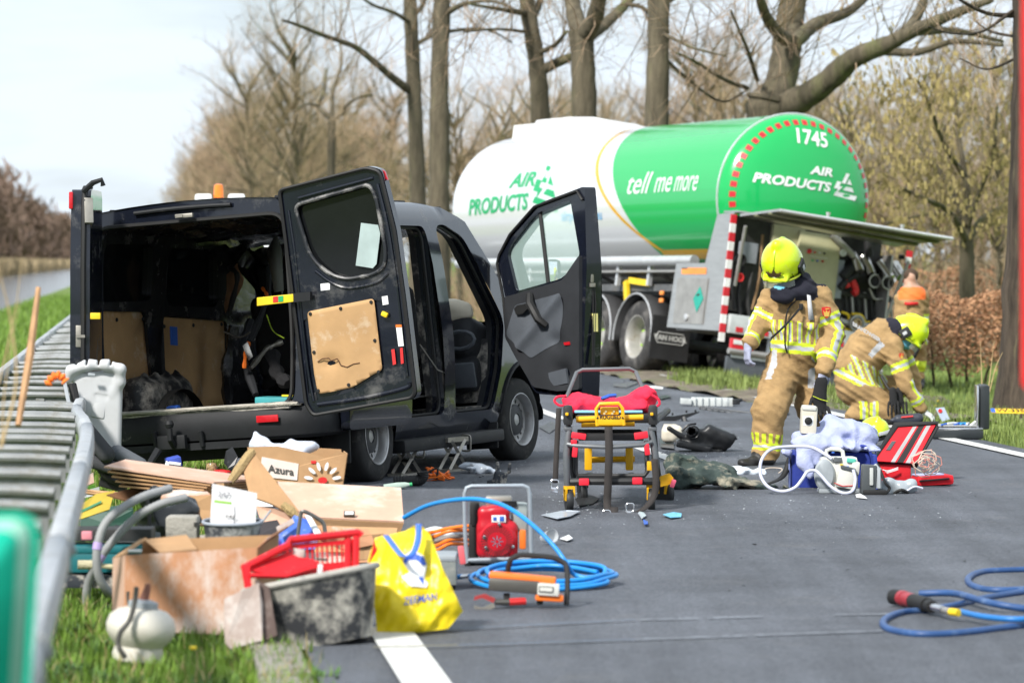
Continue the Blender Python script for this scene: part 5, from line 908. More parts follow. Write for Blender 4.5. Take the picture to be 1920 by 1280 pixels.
def seg(P, a, b):
    a, b = np.array(a), np.array(b); ba = b - a; L = np.linalg.norm(ba); t = ((P - a) @ ba) / (L * L); q = P - (a + np.clip(t, 0, 1)[:, None] * ba); return t, np.linalg.norm(q, axis=1), q
class Person:
    def __init__(s, name, label, base, Y):
        s.o = empty(name, base, 0, label, 'person'); s.b = Vector(base); s.Y = Y; s.rules = []; s.sdf = SDF()
    def j(s, px, py, dY=0.0): return at(px, py, s.Y + dY) - s.b
    def band(s, a, b, t0, t1, rad, mi): s.rules.append(('band', a, b, t0, t1, rad, mi))
    def bands3(s, a, b, t, w, rad):
        "yellow, silver, yellow ring round a limb"
        for k, mi in ((0, 1), (1, 2), (2, 1)): s.band(a, b, t + k * w, t + (k + 1) * w, rad, mi)
    def vstr(s, a, b, t0, t1, rad, d, half, mi): s.rules.append(('v', a, b, t0, t1, rad, Vector(d).normalized(), half, mi))
    def zone(s, fn, mi): s.rules.append(('f', fn, mi))
    def done(s, lo, hi, vx=.0125, amp=.011):
        def warp(X, Y, Z):
            n = vnoise(X * 7 + 3, Y * 7, Z * 11); m = vnoise(X * 16, Y * 16, Z * 26 + 5); c = vnoise(X * 4 + 1.5, Y * 4 + 7, Z * 15 + X * 9); return amp * (.8 * n + .45 * m + 2.2 * (np.abs(c) - .3))
        V, F = s.sdf.mesh(lo, hi, vx, warp); C = V[F].mean(1); mi = np.zeros(len(F), np.int32)
        for r_ in s.rules:
            if r_[0] == 'band': t, d, q = seg(C, r_[1], r_[2]); m = (t >= r_[3]) & (t < r_[4]) & (d < r_[5]); mi[m] = r_[6]
            elif r_[0] == 'v':
                t, d, q = seg(C, r_[1], r_[2]); dd = np.array(r_[6]); sd_ = np.cross(np.array(Vector(r_[2]) - Vector(r_[1])), dd); sd_ /= np.linalg.norm(sd_); m = (t >= r_[3]) & (t < r_[4]) & (d < r_[5]) & (q @ dd > 0) & (np.abs(q @ sd_) < r_[7]); mi[m] = r_[8]
            else: m = r_[1](C); mi[m] = r_[2]
        return npbuild('body', V, F, PM, s.o, mi)
def helmet(per, c, fwd, up, dark_side=1, sc=1.0):
    f = Vector(fwd).normalized(); u = Vector(up); u = (u - f * u.dot(f)).normalized(); r_ = f.cross(u); Mx = Matrix((f, r_, u)).transposed(); h = empty('helmet'); h.parent = per.o; h.matrix_local = Matrix.Translation(Vector(c)) @ Mx.to_4x4() @ Matrix.Scale(sc, 4)
    s = SDF().ell((0, 0, 0), (.155, .130, .150)).cone((-.15, 0, .02), (.05, 0, .155), .02, .03, .05).box((.14, 0, -.055), (.05, .17, .02), (0, R(20), 0), .01, .04).ell((-.09, 0, -.06), (.085, .11, .1), k=.05)
    s.ell((.02, 0, -.03), (.13, .107, .13), sub=True).box((.05, 0, -.16), (.4, .4, .16), (0, R(-8), 0), .01, sub=True); blob('shell', s, (-.2, -.17, -.2), (.22, .17, .2), .0085, m_helm, h)
    for k in (-1, 1): MB().box((-.015, k * .124, -.04), (.09, .04, .10), (0, R(20), 0), ch=.014).build('side_plate', m_seal, h); MB().box((-.015, k * .146, -.045), (.03, .006, .04), (0, R(20), 0), ch=.003).build('plate_print', m_sil, h)
    b = MB(); b.tube([Vector((.155 * math.cos(t) + .012, .128 * math.sin(t), -.078 + .016 * math.cos(t))) for t in [k * .2618 - 1.9 for k in range(15)]], .008, 6); b.build('rim_trim', M('rim_dark_yellow', (.30, .36, .02), .5), h)
    b = MB(); b.tube([Vector((.158 * math.cos(t), 0, .154 * math.sin(t) + .003)) for t in [k * .16 + .25 for k in range(15)]], .007, 6); b.build('crest', m_helm, h)
    MB().prism([(-.035, 0), (-.055, .03), (-.015, .02), (0, .055), (.015, .02), (.055, .03), (.035, 0)], .012, Matrix.Translation(Vector((.15, 0, -.025))) @ Matrix(((0, 0, 1, 0), (1, 0, 0, 0), (0, 1, 0, 0), (0, 0, 0, 1))) @ Matrix.Rotation(R(0), 4, 'X')).build('badge', M('bronze_badge', (.16, .11, .05), .3, .7), h)
    b = MB(); b.grid(lambda a, v: Vector((.03 + .125 * math.cos((a - .5) * 2.2), .125 * math.sin((a - .5) * 2.2), -.062 - .06 * v)), 14, 2); b.build('visor', M('clear_visor', (.7, .72, .7), .05, alpha=.35), h); return h
def hand(per, w, d, n, mat, curl=.5, side=1, name='glove', sc=1.0, hold=None):
    "five-fingered gloved hand; d along the hand, n out of the palm"
    d = Vector(d).normalized(); n = Vector(n); n = (n - d * n.dot(d)).normalized(); e = d.cross(n) * side; w = Vector(w); s = SDF(); Q = lambda a, b, c: w + (d * a + e * b + n * c) * sc
    s.cone(Q(-.03, 0, 0), Q(.02, 0, 0), .033 * sc, .031 * sc, .02)
    for k, b_ in enumerate((-.030, -.010, .010, .030)): s.cone(Q(.02, b_ * .7, 0), Q(.088, b_ * 1.05, 0), .018 * sc, .0145 * sc, .015)
    for k, (b_, L_) in enumerate(((-.033, .062), (-.011, .075), (.012, .08), (.034, .07))):
        a0 = Q(.09, b_, 0); c1 = .3 + curl * .9; p1 = Q(.09 + L_ * .45 * math.cos(c1 * .6), b_ * 1.15, L_ * .45 * math.sin(c1 * .6)); p2 = Q(.09 + L_ * (.45 * math.cos(c1 * .6) + .32 * math.cos(c1 * 1.3)), b_ * 1.2, L_ * (.45 * math.sin(c1 * .6) + .32 * math.sin(c1 * 1.3))); p3 = p2 + (Q(math.cos(c1 * 1.9), 0, math.sin(c1 * 1.9)) - w) * L_ * .26
        s.chain([a0, p1, p2, p3], [.0125 * sc, .0115 * sc, .0105 * sc, .009 * sc], .004)
    s.chain([Q(.02, .034, .005), Q(.05, .058, .02), Q(.082, .062, .035 + .01 * curl)], [.015 * sc, .0125 * sc, .0105 * sc], .008); c = Q(.07, 0, .02); r_ = .15 * sc
    return blob(name, s, tuple(c - Vector((r_,) * 3)), tuple(c + Vector((r_,) * 3)), .0055, mat, per.o)
def patch(per, c, n, w):
    n = Vector(n).normalized(); up = Vector((0, 0, 1)); x = up.cross(n).normalized(); y = n.cross(x); Tm = Matrix((x, y, n)).transposed().to_4x4(); Tm.translation = Vector(c); q = [(-.5, .55), (0, .62), (.5, .55), (.48, -.05), (.25, -.45), (0, -.6), (-.25, -.45), (-.48, -.05)]
    MB().prism([(a * w, b_ * w) for a, b_ in q], .006, Tm).build('sleeve_badge', m_patch, per.o); b = MB(); Tz = Tm.copy(); Tz.translation = Vector(c) + n * .0065
    b.prism([(a * w * .38, b_ * w * .35 - .1 * w) for a, b_ in ((-1, 1), (-.4, .2), (0, 1.1), (.4, .2), (1, 1), (.7, -.9), (-.7, -.9))], .002, Tz); b.box(Tz @ Vector((0, .38 * w, .001)), (.6 * w, .003, .1 * w)); b.build('badge_print', m_gold, per.o)
# ---- standing firefighter, looking down
f1 = Person('person', 'firefighter in tan turnout gear and lime helmet, standing bent and looking down', gr(1470, 868), 28.0); J = f1.j; s = f1.sdf
hip, chest, neck = J(1492, 688, .05), J(1496, 598, -.02), J(1487, 545, -.08)
shL, shR, elL, elR, wrL, wrR = J(1447, 562, .06), J(1536, 560, .0), J(1424, 608, .02), J(1562, 622, -.02), J(1405, 646, -.18), J(1546, 690, -.24)
hpL, hpR, knL, knR, anL, anR = J(1470, 690, .02), J(1513, 690, .12), J(1442, 770, -.28), J(1520, 762, .05), J(1436, 848, -.30), J(1536, 826, .75)
s.cone(hip, J(1494, 650), .185, .19, .05, (1, .8, 1)).cone(J(1494, 650), chest, .20, .205, .06, (1, .82, 1)).cone(chest, J(1492, 562, -.04), .20, .17, .06, (1, .8, 1)).cone(shL, shR, .085, .09, .06).cone(J(1490, 562, -.05), neck, .10, .085, .05)
s.cone(shL, elL, .098, .084, .035).cone(elL, wrL, .084, .066, .03).cone(shR, elR, .110, .097, .035).cone(elR, wrR, .097, .074, .03)
s.cone(hpL, knL, .155, .128, .05).cone(knL, anL, .128, .108, .04).cone(hpR, knR, .145, .112, .05).cone(knR, anR, .11, .098, .04)
s.cone(anL, J(1434, 862, -.3), .06, .055, .03).cone(J(1432, 866, -.31), J(1394, 868, -.42), .052, .045, .03).cone(anR, J(1536, 842, .75), .06, .055, .03).cone(J(1536, 846, .74), J(1515, 850, .5), .05, .042, .03)
s.ell(J(1470, 505, -.15), (.088, .10, .125), (R(25), 0, 0), .03); s.ell(J(1492, 542, -.08), (.165, .14, .085), (0, R(8), 0), .04).ell(J(1466, 552, -.22), (.10, .06, .07), (0, R(15), 0), .03).ell(J(1500, 525, -.02), (.10, .11, .08), k=.04).box(J(1455, 690, -.02), (.08, .16, .19), (0, R(14), 0), .03, .02).box(J(1484, 590, -.17), (.10, .04, .12), rad=.02, k=.02).box(J(1524, 605, -.18), (.09, .04, .12), rad=.02, k=.02)
zp = lambda y: J(1490, y)[2]
A, Bv = np.array(J(1480, 600)), None
def torso(P): return (np.abs(P[:, 0] - hip.x) < .27) & (seg(P, elL, wrL)[1] > .10) & (seg(P, elR, wrR)[1] > .115) & (seg(P, shR, elR)[1] > .12) & (seg(P, shL, elL)[1] > .105)
tilt = lambda P: P[:, 2] - .10 * (P[:, 0] - hip.x) * -1
f1.zone(lambda P: torso(P) & (tilt(P) > zp(644)) & (tilt(P) < zp(602)) & (np.mod(np.arctan2(P[:, 1] - hip.y, P[:, 0] - hip.x) * 6.2, 2.0) < 1.15), 1); f1.zone(lambda P: torso(P) & (tilt(P) > zp(644)) & (tilt(P) < zp(604)) & (np.mod(np.arctan2(P[:, 1] - hip.y, P[:, 0] - hip.x) * 6.2 - .3, 2.0) < .55), 2)
for y0, y1, mi in ((663, 656, 1), (656, 648, 2), (648, 641, 1)): f1.zone(lambda P, y0=y0, y1=y1: torso(P) & (tilt(P) > zp(y0)) & (tilt(P) <= zp(y1)), mi)
for a, b_, d in ((elL, wrL, (-.8, -.6, 0)), (elR, wrR, (.5, -.85, 0)), (shR, elR, (.6, -.8, 0)), (shL, elL, (-.9, -.5, 0))):
    t0 = .5 if a in (shR, shL) else 0
    f1.vstr(a, b_, t0, .8 if t0 == 0 else 1.02, .13, d, .046, 1); f1.vstr(a, b_, t0, .8 if t0 == 0 else 1.02, .13, d, .022, 2)
f1.bands3(elL, wrL, .70, .07, .12); f1.bands3(elR, wrR, .62, .075, .13); f1.bands3(shL, elL, .55, .09, .13); f1.bands3(shR, elR, .50, .085, .14)
f1.vstr(hpL, knL, -.05, .55, .2, (-.55, -.85, 0), .03, 2); f1.vstr(hpR, knR, -.05, .6, .2, (.1, -1, 0), .03, 2)
for a, b_ in ((knL, anL), (knR, anR)): f1.bands3(a, b_, .78, .055, .16); f1.zone(lambda P, a=a, b_=b_: (seg(P, a, b_)[0] > .55) & (seg(P, a, b_)[0] < .78) & (seg(P, a, b_)[1] < .13) & (np.mod(np.arctan2(*(seg(P, a, b_)[2][:, 1::-1].T)) * 4, 2) < 1.1), 1)
f1.zone(lambda P: P[:, 2] < J(0, 858)[2] - .0, 6); f1.zone(lambda P: (P[:, 2] < J(0, 838)[2]) & (P[:, 1] > .4), 6); f1.zone(lambda P: (seg(P, J(1432, 862, -.31), J(1394, 868, -.42))[1] < .075), 6)
f1.zone(lambda P: (P[:, 2] > zp(563)) & (np.abs(P[:, 0] - neck.x) < .19) & (np.linalg.norm((P - np.array(J(1492, 542, -.08))) / np.array((1.12, 1, .75)), axis=1) < .178), 3); f1.zone(lambda P: np.linalg.norm((P - np.array(J(1468, 550, -.25))) / np.array((1.1, 1, 1)), axis=1) < .095, 3); f1.zone(lambda P: P[:, 2] > zp(536), 3); f1.zone(lambda P: np.linalg.norm(P - np.array(J(1462, 505, -.28)), axis=1) < .10, 5); f1.zone(lambda P: np.linalg.norm(P - np.array(J(1462, 522, -.26)), axis=1) < .085, 4)
f1.done((-.55, -.75, -.03), (.55, .95, 1.75), .0108)
helmet(f1, J(1465, 490, -.14), (-.38, -.80, -.50), (-.12, -.45, 1), sc=1.2); patch(f1, J(1549, 586, -.125), (.35, -.93, .1), .075)
hand(f1, wrL + (wrL - elL).normalized() * .04, (-.05, -.1, -1), (.7, .3, 0), m_glov, .55, -1); hand(f1, wrR + (wrR - elR).normalized() * .035, (-.15, -.1, -1), (-.3, .9, 0), m_glov, .95, 1)
b = MB(); b.tube(bez([J(1500, 578, -.24), J(1488, 592, -.30), J(1470, 612, -.30), J(1446, 634, -.26)], 6), .009, 6); b.build('radio_cable', m_seal, f1.o); b = MB(); b.box(J(1502, 575, -.20), (.03, .03, .05), ch=.006); b.build('cable_clip', m_seal, f1.o)
b = MB(); b.tube(bez([J(1495, 560, -.2), J(1476, 585, -.22), J(1472, 640, -.2), J(1476, 662, -.18)], 5), .007, 5); b.build('zip', m_seal, f1.o)
b = MB(); q = [J(1513, 552, -.2), J(1520, 554, -.2), J(1526, 600, -.21), J(1516, 600, -.21)]; b.add(q, [(0, 1, 2, 3)]); b.build('chest_tape', m_sil, f1.o, solid=.004)
# pair of spare gloves hanging from his hand
gl = empty('work_gloves', at(1540, 735, 27.72), 0, 'pair of black work gloves dangling from the standing firefighter\'s hand', 'gloves'); q = SDF(); o_ = gl.location
G = lambda x, y, dY=0: at(x, y, 27.72 + dY) - o_
for dx, dy in ((0, 0), (.0, .05)):
    q.cone(G(1540, 716, dy), G(1536, 745, dy), .05, .055, .02, (1, .55, 1)); q.cone(G(1536, 745, dy), G(1538, 765, dy), .055, .05, .02, (1, .5, 1))
    for k in range(4): q.chain([G(1528 + k * 8, 764, dy), G(1530 + k * 9, 778, dy - .02), G(1533 + k * 9, 789, dy)], [.014, .013, .011], .006)
    q.chain([G(1522, 748, dy), G(1518, 762, dy - .02), G(1521, 772, dy)], [.014, .013, .011], .008)
blob('glove_pair', q, (-.14, -.12, -.28), (.14, .14, .12), .0065, m_blkg, gl); b = MB(); b.tube([G(1524, 742, -.04), G(1537, 748, -.045), G(1552, 752, -.04)], .003, 5); b.build('piping', m_hiv, gl)
# ---- crouching firefighter
f2 = Person('person', 'firefighter in tan turnout gear crouching over an open case, lime helmet bowed', gr(1630, 797), 34.5); J = f2.j; s = f2.sdf
hip, low, mid, upb, neck = J(1604, 722), J(1604, 690), J(1628, 656), J(1656, 626), J(1684, 615, -.02)
sh, el, wr, sh2, el2, wr2 = J(1672, 650, -.16), J(1700, 722, -.22), J(1727, 764, -.18), J(1680, 645, .18), J(1712, 712, .2), J(1720, 760, .15)
kn, an, kn2, an2 = J(1668, 772, -.15), J(1603, 776, -.12), J(1676, 728, .2), J(1668, 785, .22)
s.cone(hip, low, .20, .20, .06).cone(low, mid, .205, .21, .06).cone(mid, upb, .20, .16, .06).cone(upb, neck, .14, .09, .05).cone(sh, sh2, .105, .10, .06)
s.cone(sh, el, .105, .082, .04).cone(el, wr, .082, .062, .03).cone(sh2, el2, .10, .08, .04).cone(el2, wr2, .08, .062, .03).cone(hip + Vector((0, -.1, 0)), kn, .155, .115, .06).cone(kn, an, .112, .085, .04).cone(hip + Vector((0, .1, .02)), kn2, .15, .115, .06).cone(kn2, an2, .11, .085, .04)
s.cone(an, J(1596, 782, -.12), .06, .05, .03).cone(J(1592, 786, -.12), J(1618, 792, -.12), .045, .045, .02).cone(J(1664, 790, .22), J(1694, 793, .2), .05, .042, .02).ell(J(1704, 632, -.03), (.10, .09, .125), (0, R(35), 0), .03).ell(neck, (.11, .12, .09), k=.04)
zf = lambda y: J(1600, y)[2]
tq = lambda P: seg(P, hip, upb)
f2.zone(lambda P: (tq(P)[0] > .14) & (tq(P)[0] < .42) & (tq(P)[1] < .27) & (seg(P, sh, el)[1] > .12) & (np.mod(P[:, 0] * 13 + P[:, 2] * 5 + P[:, 1] * 3, 1) < .62), 1); f2.zone(lambda P: (tq(P)[0] > .15) & (tq(P)[0] < .42) & (tq(P)[1] < .27) & (seg(P, sh, el)[1] > .12) & (np.mod(P[:, 0] * 13 + P[:, 2] * 5 + P[:, 1] * 3 - .16, 1) < .3), 2)
for t0, t1, mi in ((.0, .045, 1), (.045, .10, 2), (.10, .145, 1)): f2.zone(lambda P, t0=t0, t1=t1: (tq(P)[0] > t0) & (tq(P)[0] <= t1) & (tq(P)[1] < .26) & (P[:, 2] > zf(740)) & (seg(P, hip + Vector((0, -.1, 0)), kn)[0] < .4), mi)
f2.vstr(mid, upb, -.2, .62, .3, (.3, -.9, .1), .028, 2); f2.bands3(sh, el, .42, .075, .15); f2.bands3(sh2, el2, .42, .075, .15); f2.bands3(el, wr, .55, .09, .13); f2.bands3(el2, wr2, .55, .09, .13); f2.vstr(el, wr, -.1, .6, .13, (.8, -.5, .3), .045, 1); f2.vstr(el, wr, -.1, .6, .13, (.8, -.5, .3), .02, 2)
f2.bands3(kn, an, .32, .08, .16); f2.bands3(kn, an, .62, .08, .16); f2.bands3(kn2, an2, .6, .08, .16); f2.zone(lambda P: (P[:, 2] < zf(783)), 6); f2.zone(lambda P: (np.linalg.norm(P - np.array(neck), axis=1) < .15) & (P[:, 2] > zf(640)), 3); f2.zone(lambda P: np.linalg.norm(P - np.array(J(1706, 634, -.03)), axis=1) < .135, 5); f2.zone(lambda P: np.linalg.norm(P - np.array(J(1700, 650, -.06)), axis=1) < .09, 4)
f2.done((-.45, -.55, -.03), (.85, .6, 1.2), .0135)
helmet(f2, J(1707, 621, -.03), (.75, -.18, -.62), (.62, -.05, .75), sc=1.08); patch(f2, J(1690, 668, -.27), (.5, -.85, .1), .05); hand(f2, wr + (wr - el).normalized() * .04, (.75, -.1, -.5), (-.4, .3, -.8), M('white_glove', (.62, .64, .62), .8), .35, 1); hand(f2, wr2 + (wr2 - el2).normalized() * .04, (.4, -.3, -.9), (-.8, .1, -.3), m_blkg, .7, -1)
vs, fs = text('BRANDWEER', .055, 0, .002); c0 = J(1622, 622, -.10); b = MB(); b.add([Vector((c0.x + v.x * .82, c0.y - .135 + v.x * .0, c0.z - v.x * .5 + v.y)) for v in vs], fs); b.build('back_lettering', m_sil, f2.o)
q = SDF(); o2 = Vector((0, 0, 0))
for dx in (0, 12):
    q.cone(J(1674 + dx, 732, -.30 + dx * .005), J(1675 + dx, 752, -.30 + dx * .005), .036, .04, .02, (1, .6, 1))
    for k in range(4): q.chain([J(1667 + dx * 1.3 + k * 5.6, 754, -.31 + dx * .006), J(1665 + dx * 1.3 + k * 6.6, 768 + (k % 2) * 3, -.325 + dx * .006), J(1666 + dx * 1.3 + k * 6.8, 779 + (k % 2) * 5 - dx * .3, -.31 + dx * .006)], [.0125, .0115, .010], .003)
blob('hanging_gloves', q, tuple(J(1655, 800, -.42)), tuple(J(1715, 715, -.18)), .008, m_blkg, f2.o)
b = MB(); b.tube(bez([J(1652, 705, -.22), J(1664, 725, -.27), J(1672, 735, -.29)], 4), .012, 6); b.build('belt_strap', m_seal, f2.o)
# ---- third rescuer behind the tanker's corner
f3 = Person('person', 'rescuer in tan gear and orange tabard standing behind the tanker\'s rear corner', gr(1712, 726), 45.0); J = f3.j; s = f3.sdf
s.cone(J(1710, 640), J(1710, 560), .2, .19, .06).cone(J(1692, 560, .02), J(1726, 560), .10, .10, .06).cone(J(1710, 555), J(1708, 542), .08, .07, .04).ell(J(1708, 524), (.085, .10, .12)).cone(J(1728, 566), J(1733, 612), .09, .075, .03).cone(J(1733, 612), J(1722, 648, -.15), .075, .06, .03).cone(J(1692, 566), J(1686, 612), .09, .075, .03).cone(J(1686, 612), J(1690, 640, -.1), .075, .06, .03)
for dx in (-7, 9): s.cone(J(1711 + dx, 642), J(1711 + dx, 682), .125, .10, .05).cone(J(1711 + dx, 682), J(1712 + dx, 716), .10, .085, .03).cone(J(1712 + dx, 721), J(1716 + dx, 723, -.15), .05, .045, .02)
f3.zone(lambda P: (P[:, 2] > J(0, 562)[2]) & (np.abs(P[:, 0] - J(1710, 0).x) < .17), 7); f3.bands3(J(1733, 612), J(1722, 648, -.15), .5, .09, .11); f3.bands3(J(1728, 566), J(1733, 612), .5, .1, .13); f3.zone(lambda P: P[:, 2] < .11, 6); f3.zone(lambda P: P[:, 2] > J(0, 538)[2], 5); f3.zone(lambda P: (P[:, 2] > .2) & (P[:, 2] < .34), 1)
for y0, y1, mi in ((636, 630, 1), (630, 624, 2), (624, 618, 1)): f3.zone(lambda P, y0=y0, y1=y1: (P[:, 2] > J(0, y0)[2]) & (P[:, 2] <= J(0, y1)[2]) & (np.abs(P[:, 0] - J(1710, 0).x) < .17), mi)
f3.done((-.42, -.4, -.03), (.42, .4, 1.75), .017); b = MB(); b.add([J(1696, 566, -.22), J(1722, 566, -.22), J(1722, 572, -.22), J(1696, 572, -.22)], [(0, 1, 2, 3)]); b.build('back_strip', m_patch, f3.o, solid=.006)
q = SDF().ell(J(1708, 517, .02), (.095, .105, .095)).box(J(1708, 540), (.4, .4, .12), sub=True); blob('hair', q, tuple(J(1685, 535, -.25)), tuple(J(1730, 500, .25)), .014, M('brown_hair', (.06, .035, .02), .8), f3.o)
hand(f3, J(1719, 655, -.2), (-.3, -.4, -1), (-.6, .2, 0), m_blkg, .5, 1); hand(f3, J(1691, 646, -.14), (.1, -.3, -1), (.6, .2, 0), m_blkg, .5, -1)
# ================================================================ stretcher, medical kit, wreckage on the road
def thing(name, label, cat, px, py, group=None, z=0.0, rz=0.0):
    base = gr(px, py, z); o = empty(name, base, 0, label, cat, group); return o, (lambda x, y, d=0.0: at(x, y, base.y + d) - base)
def tb(parent, nm, mat, pts, r, n=8, smoothpath=0, closed=False): b = MB(); b.tube(bez(pts, smoothpath) if smoothpath else pts, r, n, closed=closed); return b.build(nm, mat, parent)
def bo(parent, nm, mat, c, d, rot=None, ch=.006): b = MB(); b.box(c, d, rot, ch); return b.build(nm, mat, parent)
def quad(parent, nm, mat, pts, th=.004): b = MB(); b.add(pts, [tuple(range(len(pts)))]); return b.build(nm, mat, parent, smooth=False, solid=th)
m_syel = M('stretcher_yellow', (.80, .43, .01), .4); m_sgrey = M('stretcher_grey', (.13, .14, .15), .45, .2); m_sblk = M('stretcher_black', (.022, .023, .024), .55); m_sred = M('stretcher_red', (.72, .02, .04), .45); m_blk_red = M('red_blanket', (.85, .02, .06), .85, bump=.3, bscale=30, var=.12); m_web = M('webbing', (.035, .03, .028), .85, bump=.3, bscale=300); m_chrome = M('chrome', (.7, .7, .72), .2, 1)
st, J = thing('stretcher', 'yellow and black wheeled ambulance stretcher under a red sheet', 'stretcher', 1147, 957)
D = .75       # far end
for x0, x1 in ((1062, 1085), (1228, 1252)): tb(st, 'side_frame', m_sblk, [J(x0, 790, 0), J(x0 + 8, 782, .35), J(x1, 770, D + .9)], .022)
tb(st, 'push_handle', m_sgrey, [J(1075, 760, .5), J(1062, 745, .45), J(1081, 698, .6), J(1092, 693, .6), J(1180, 691, .6), J(1192, 697, .6), J(1208, 735, .45), J(1222, 762, .5)], .013, 8)
tb(st, 'foot_frame', m_syel, [J(1120, 798, -.02), J(1118, 766, -.02), J(1124, 757, -.02), J(1160, 756, -.02), J(1167, 765, -.02), J(1170, 797, -.02)], .012, 8)
bo(st, 'foot_plate', m_syel, J(1144, 789, -.015), (.165, .03, .055), ch=.008); b = MB(); vs, fs = text('RUGGED', .034, 0, .001); b.add([J(1144, 782, -.034) + Vector((v.x, 0, v.y)) for v in vs], fs); b.build('lettering', m_seal, st)
b = MB()
for s_ in (-1, 1): c_ = J(1144 + s_ * 22, 783, -.034); b.add([c_ + Vector((s_ * .018, 0, -.006)), c_ + Vector((0, 0, -.006)), c_ + Vector((0, 0, .010))], [(0, 1, 2)])
b.build('lettering', m_seal, st)
tb(st, 'cross_bar', m_syel, [J(1080, 786, .04), J(1206, 782, .04)], .02, 10); tb(st, 'cross_bar', m_syel, [J(1090, 797, .1), J(1190, 795, .1)], .014, 8); bo(st, 'foot_grip', m_syel, J(1143, 770, .03), (.12, .03, .05), ch=.01)
for k in range(4): c_ = J(1133 + (k % 2) * 15 + (k // 2) * 3, 772 + (k // 2) * -4 + 3, .012); b = MB(); b.lathe([(.007, 0), (.007, .006)], 10, Matrix.Translation(c_) @ Matrix.Rotation(R(90), 4, 'X')); b.build('grip_hole', m_cream, st)
for x in (1063, 1222):
    tb(st, 'leg', m_sgrey, [J(x + (4 if x < 1100 else -2), 802, 0), J(x - 1 if x < 1100 else x + 6, 850, -.02), J(x if x < 1100 else x + 8, 905, 0), J(x + 4, 925, .02)], [.020, .024, .022, .018], 10); bo(st, 'leg_cap', m_sgrey, J(x + 2, 803, 0), (.055, .05, .03), ch=.012)
    tb(st, 'leg', m_sblk, [J(x + 3, 800, .2), J(x + 8, 860, .6), J(x + 14, 905, 1.25)], .02, 8); bo(st, 'leg_joint', m_sblk, J(x + 2, 778, .0), (.06, .09, .13), ch=.02); bo(st, 'joint_pin', m_syel, J(x, 776, -.06), (.02, .03, .02))
tb(st, 'bumper_bar', m_sgrey, [J(1064, 832, -.04), J(1078, 835, -.06), J(1140, 838, -.07), J(1205, 834, -.06), J(1222, 828, -.04)], .014, 8)
tb(st, 'lower_frame', m_sblk, [J(1080, 826, .1), J(1079, 882, .05), J(1084, 892, .05), J(1208, 892, .05), J(1214, 884, .05), J(1212, 826, .1)], .016, 8)
for x, y, w, h, rz in ((1085, 817, .095, .04, 8), (1202, 816, .09, .045, -8), (1078, 846, .035, .075, 6), (1213, 842, .035, .075, -8), (1095, 903, .065, .045, 0), (1195, 901, .065, .045, 0), (1076, 828, .04, .03, 0)): bo(st, 'release_lever', m_sred, J(x, y, -.05), (w, .035, h), (0, R(rz), 0), .008)
tb(st, 'base_bar', m_sblk, [J(1070, 903, .0), J(1098, 902, -.02), J(1192, 902, -.02), J(1225, 902, 0)], .024, 8); tb(st, 'axle', m_syel, [J(1096, 862, .9), J(1190, 860, .9)], .02, 8)
for x in (1103, 1180): bo(st, 'axle_bracket', m_syel, J(x, 860, .8), (.05, .05, .15), ch=.01); tb(st, 'base_rail', m_sblk, [J(x - 10, 895, .05), J(x + 4, 890, 1.3)], .02, 8)
bo(st, 'tray', m_sblk, J(1144, 815, .35), (.42, .5, .05)); bo(st, 'mattress', m_sblk, J(1150, 775, .85), (.52, 1.5, .06), ch=.02); bo(st, 'mattress_sheet', M('pale_blue_sheet', (.25, .55, .75), .8), J(1140, 770, .25), (.44, .3, .015))
def caster(px, py, d, r_, rz, mt=m_syel):
    w = empty('wheel'); w.parent = st; w.matrix_local = Matrix.Translation(J(px, py, d)) @ Matrix.Rotation(R(rz), 4, 'Z'); MB().lathe([(.02, -.022), (r_ * .9, -.022), (r_, -.012), (r_, .012), (r_ * .9, .022), (.02, .022)], 24, Matrix.Rotation(R(90), 4, 'Y')).build('tyre', m_sblk, w); b = MB(); b.prism([(-r_ * .5, 0), (-r_ * .75, r_ * 1.05), (0, r_ * 1.3), (r_ * .75, r_ * 1.05), (r_ * .5, 0), (r_ * .3, 0), (r_ * .4, r_ * .9), (0, r_ * 1.12), (-r_ * .4, r_ * .9), (-r_ * .3, 0)], .012, Matrix.Translation(Vector((-.03, 0, 0))) @ Matrix(((0, 0, 1, 0), (1, 0, 0, 0), (0, 1, 0, 0), (0, 0, 0, 1)))); b.build('fork', mt, w); b = MB(); b.box((.03, 0, r_ * .8), (.012, r_ * .6, r_ * .9)); b.box((0, 0, r_ * 1.2), (.07, .03, .02)); b.build('fork', mt, w)
caster(1067, 938, 0, .07, 8); caster(1222, 936, .02, .07, -5); caster(1246, 925, .95, .085, 40); caster(1092, 922, 1.0, .08, 10, m_sblk)
b = MB(); b.prism([(0, 0), (.07, .02), (.085, .06), (.06, .09), (0, .07)], .03, Matrix.Translation(J(1238, 912, .4)) @ Matrix.Rotation(R(90), 4, 'X')); b.build('brake_bracket', m_syel, st); bo(st, 'brake_pedal', M('pink_pedal', (.8, .12, .2), .5), J(1262, 906, .35), (.03, .03, .055), (0, R(20), 0), .01)
bo(st, 'side_clip', m_syel, J(1218, 873, -.03), (.035, .03, .06))
s = SDF().box(J(1140, 762, .55), (.50, .75, .035), rad=.015, k=.03).ell(J(1085, 752, .45), (.10, .25, .05), k=.05).ell(J(1205, 745, .5), (.10, .25, .065), (0, R(-25), 0), k=.05).ell(J(1140, 757, .5), (.18, .3, .035), k=.05); ctr = J(1140, 758, .5)
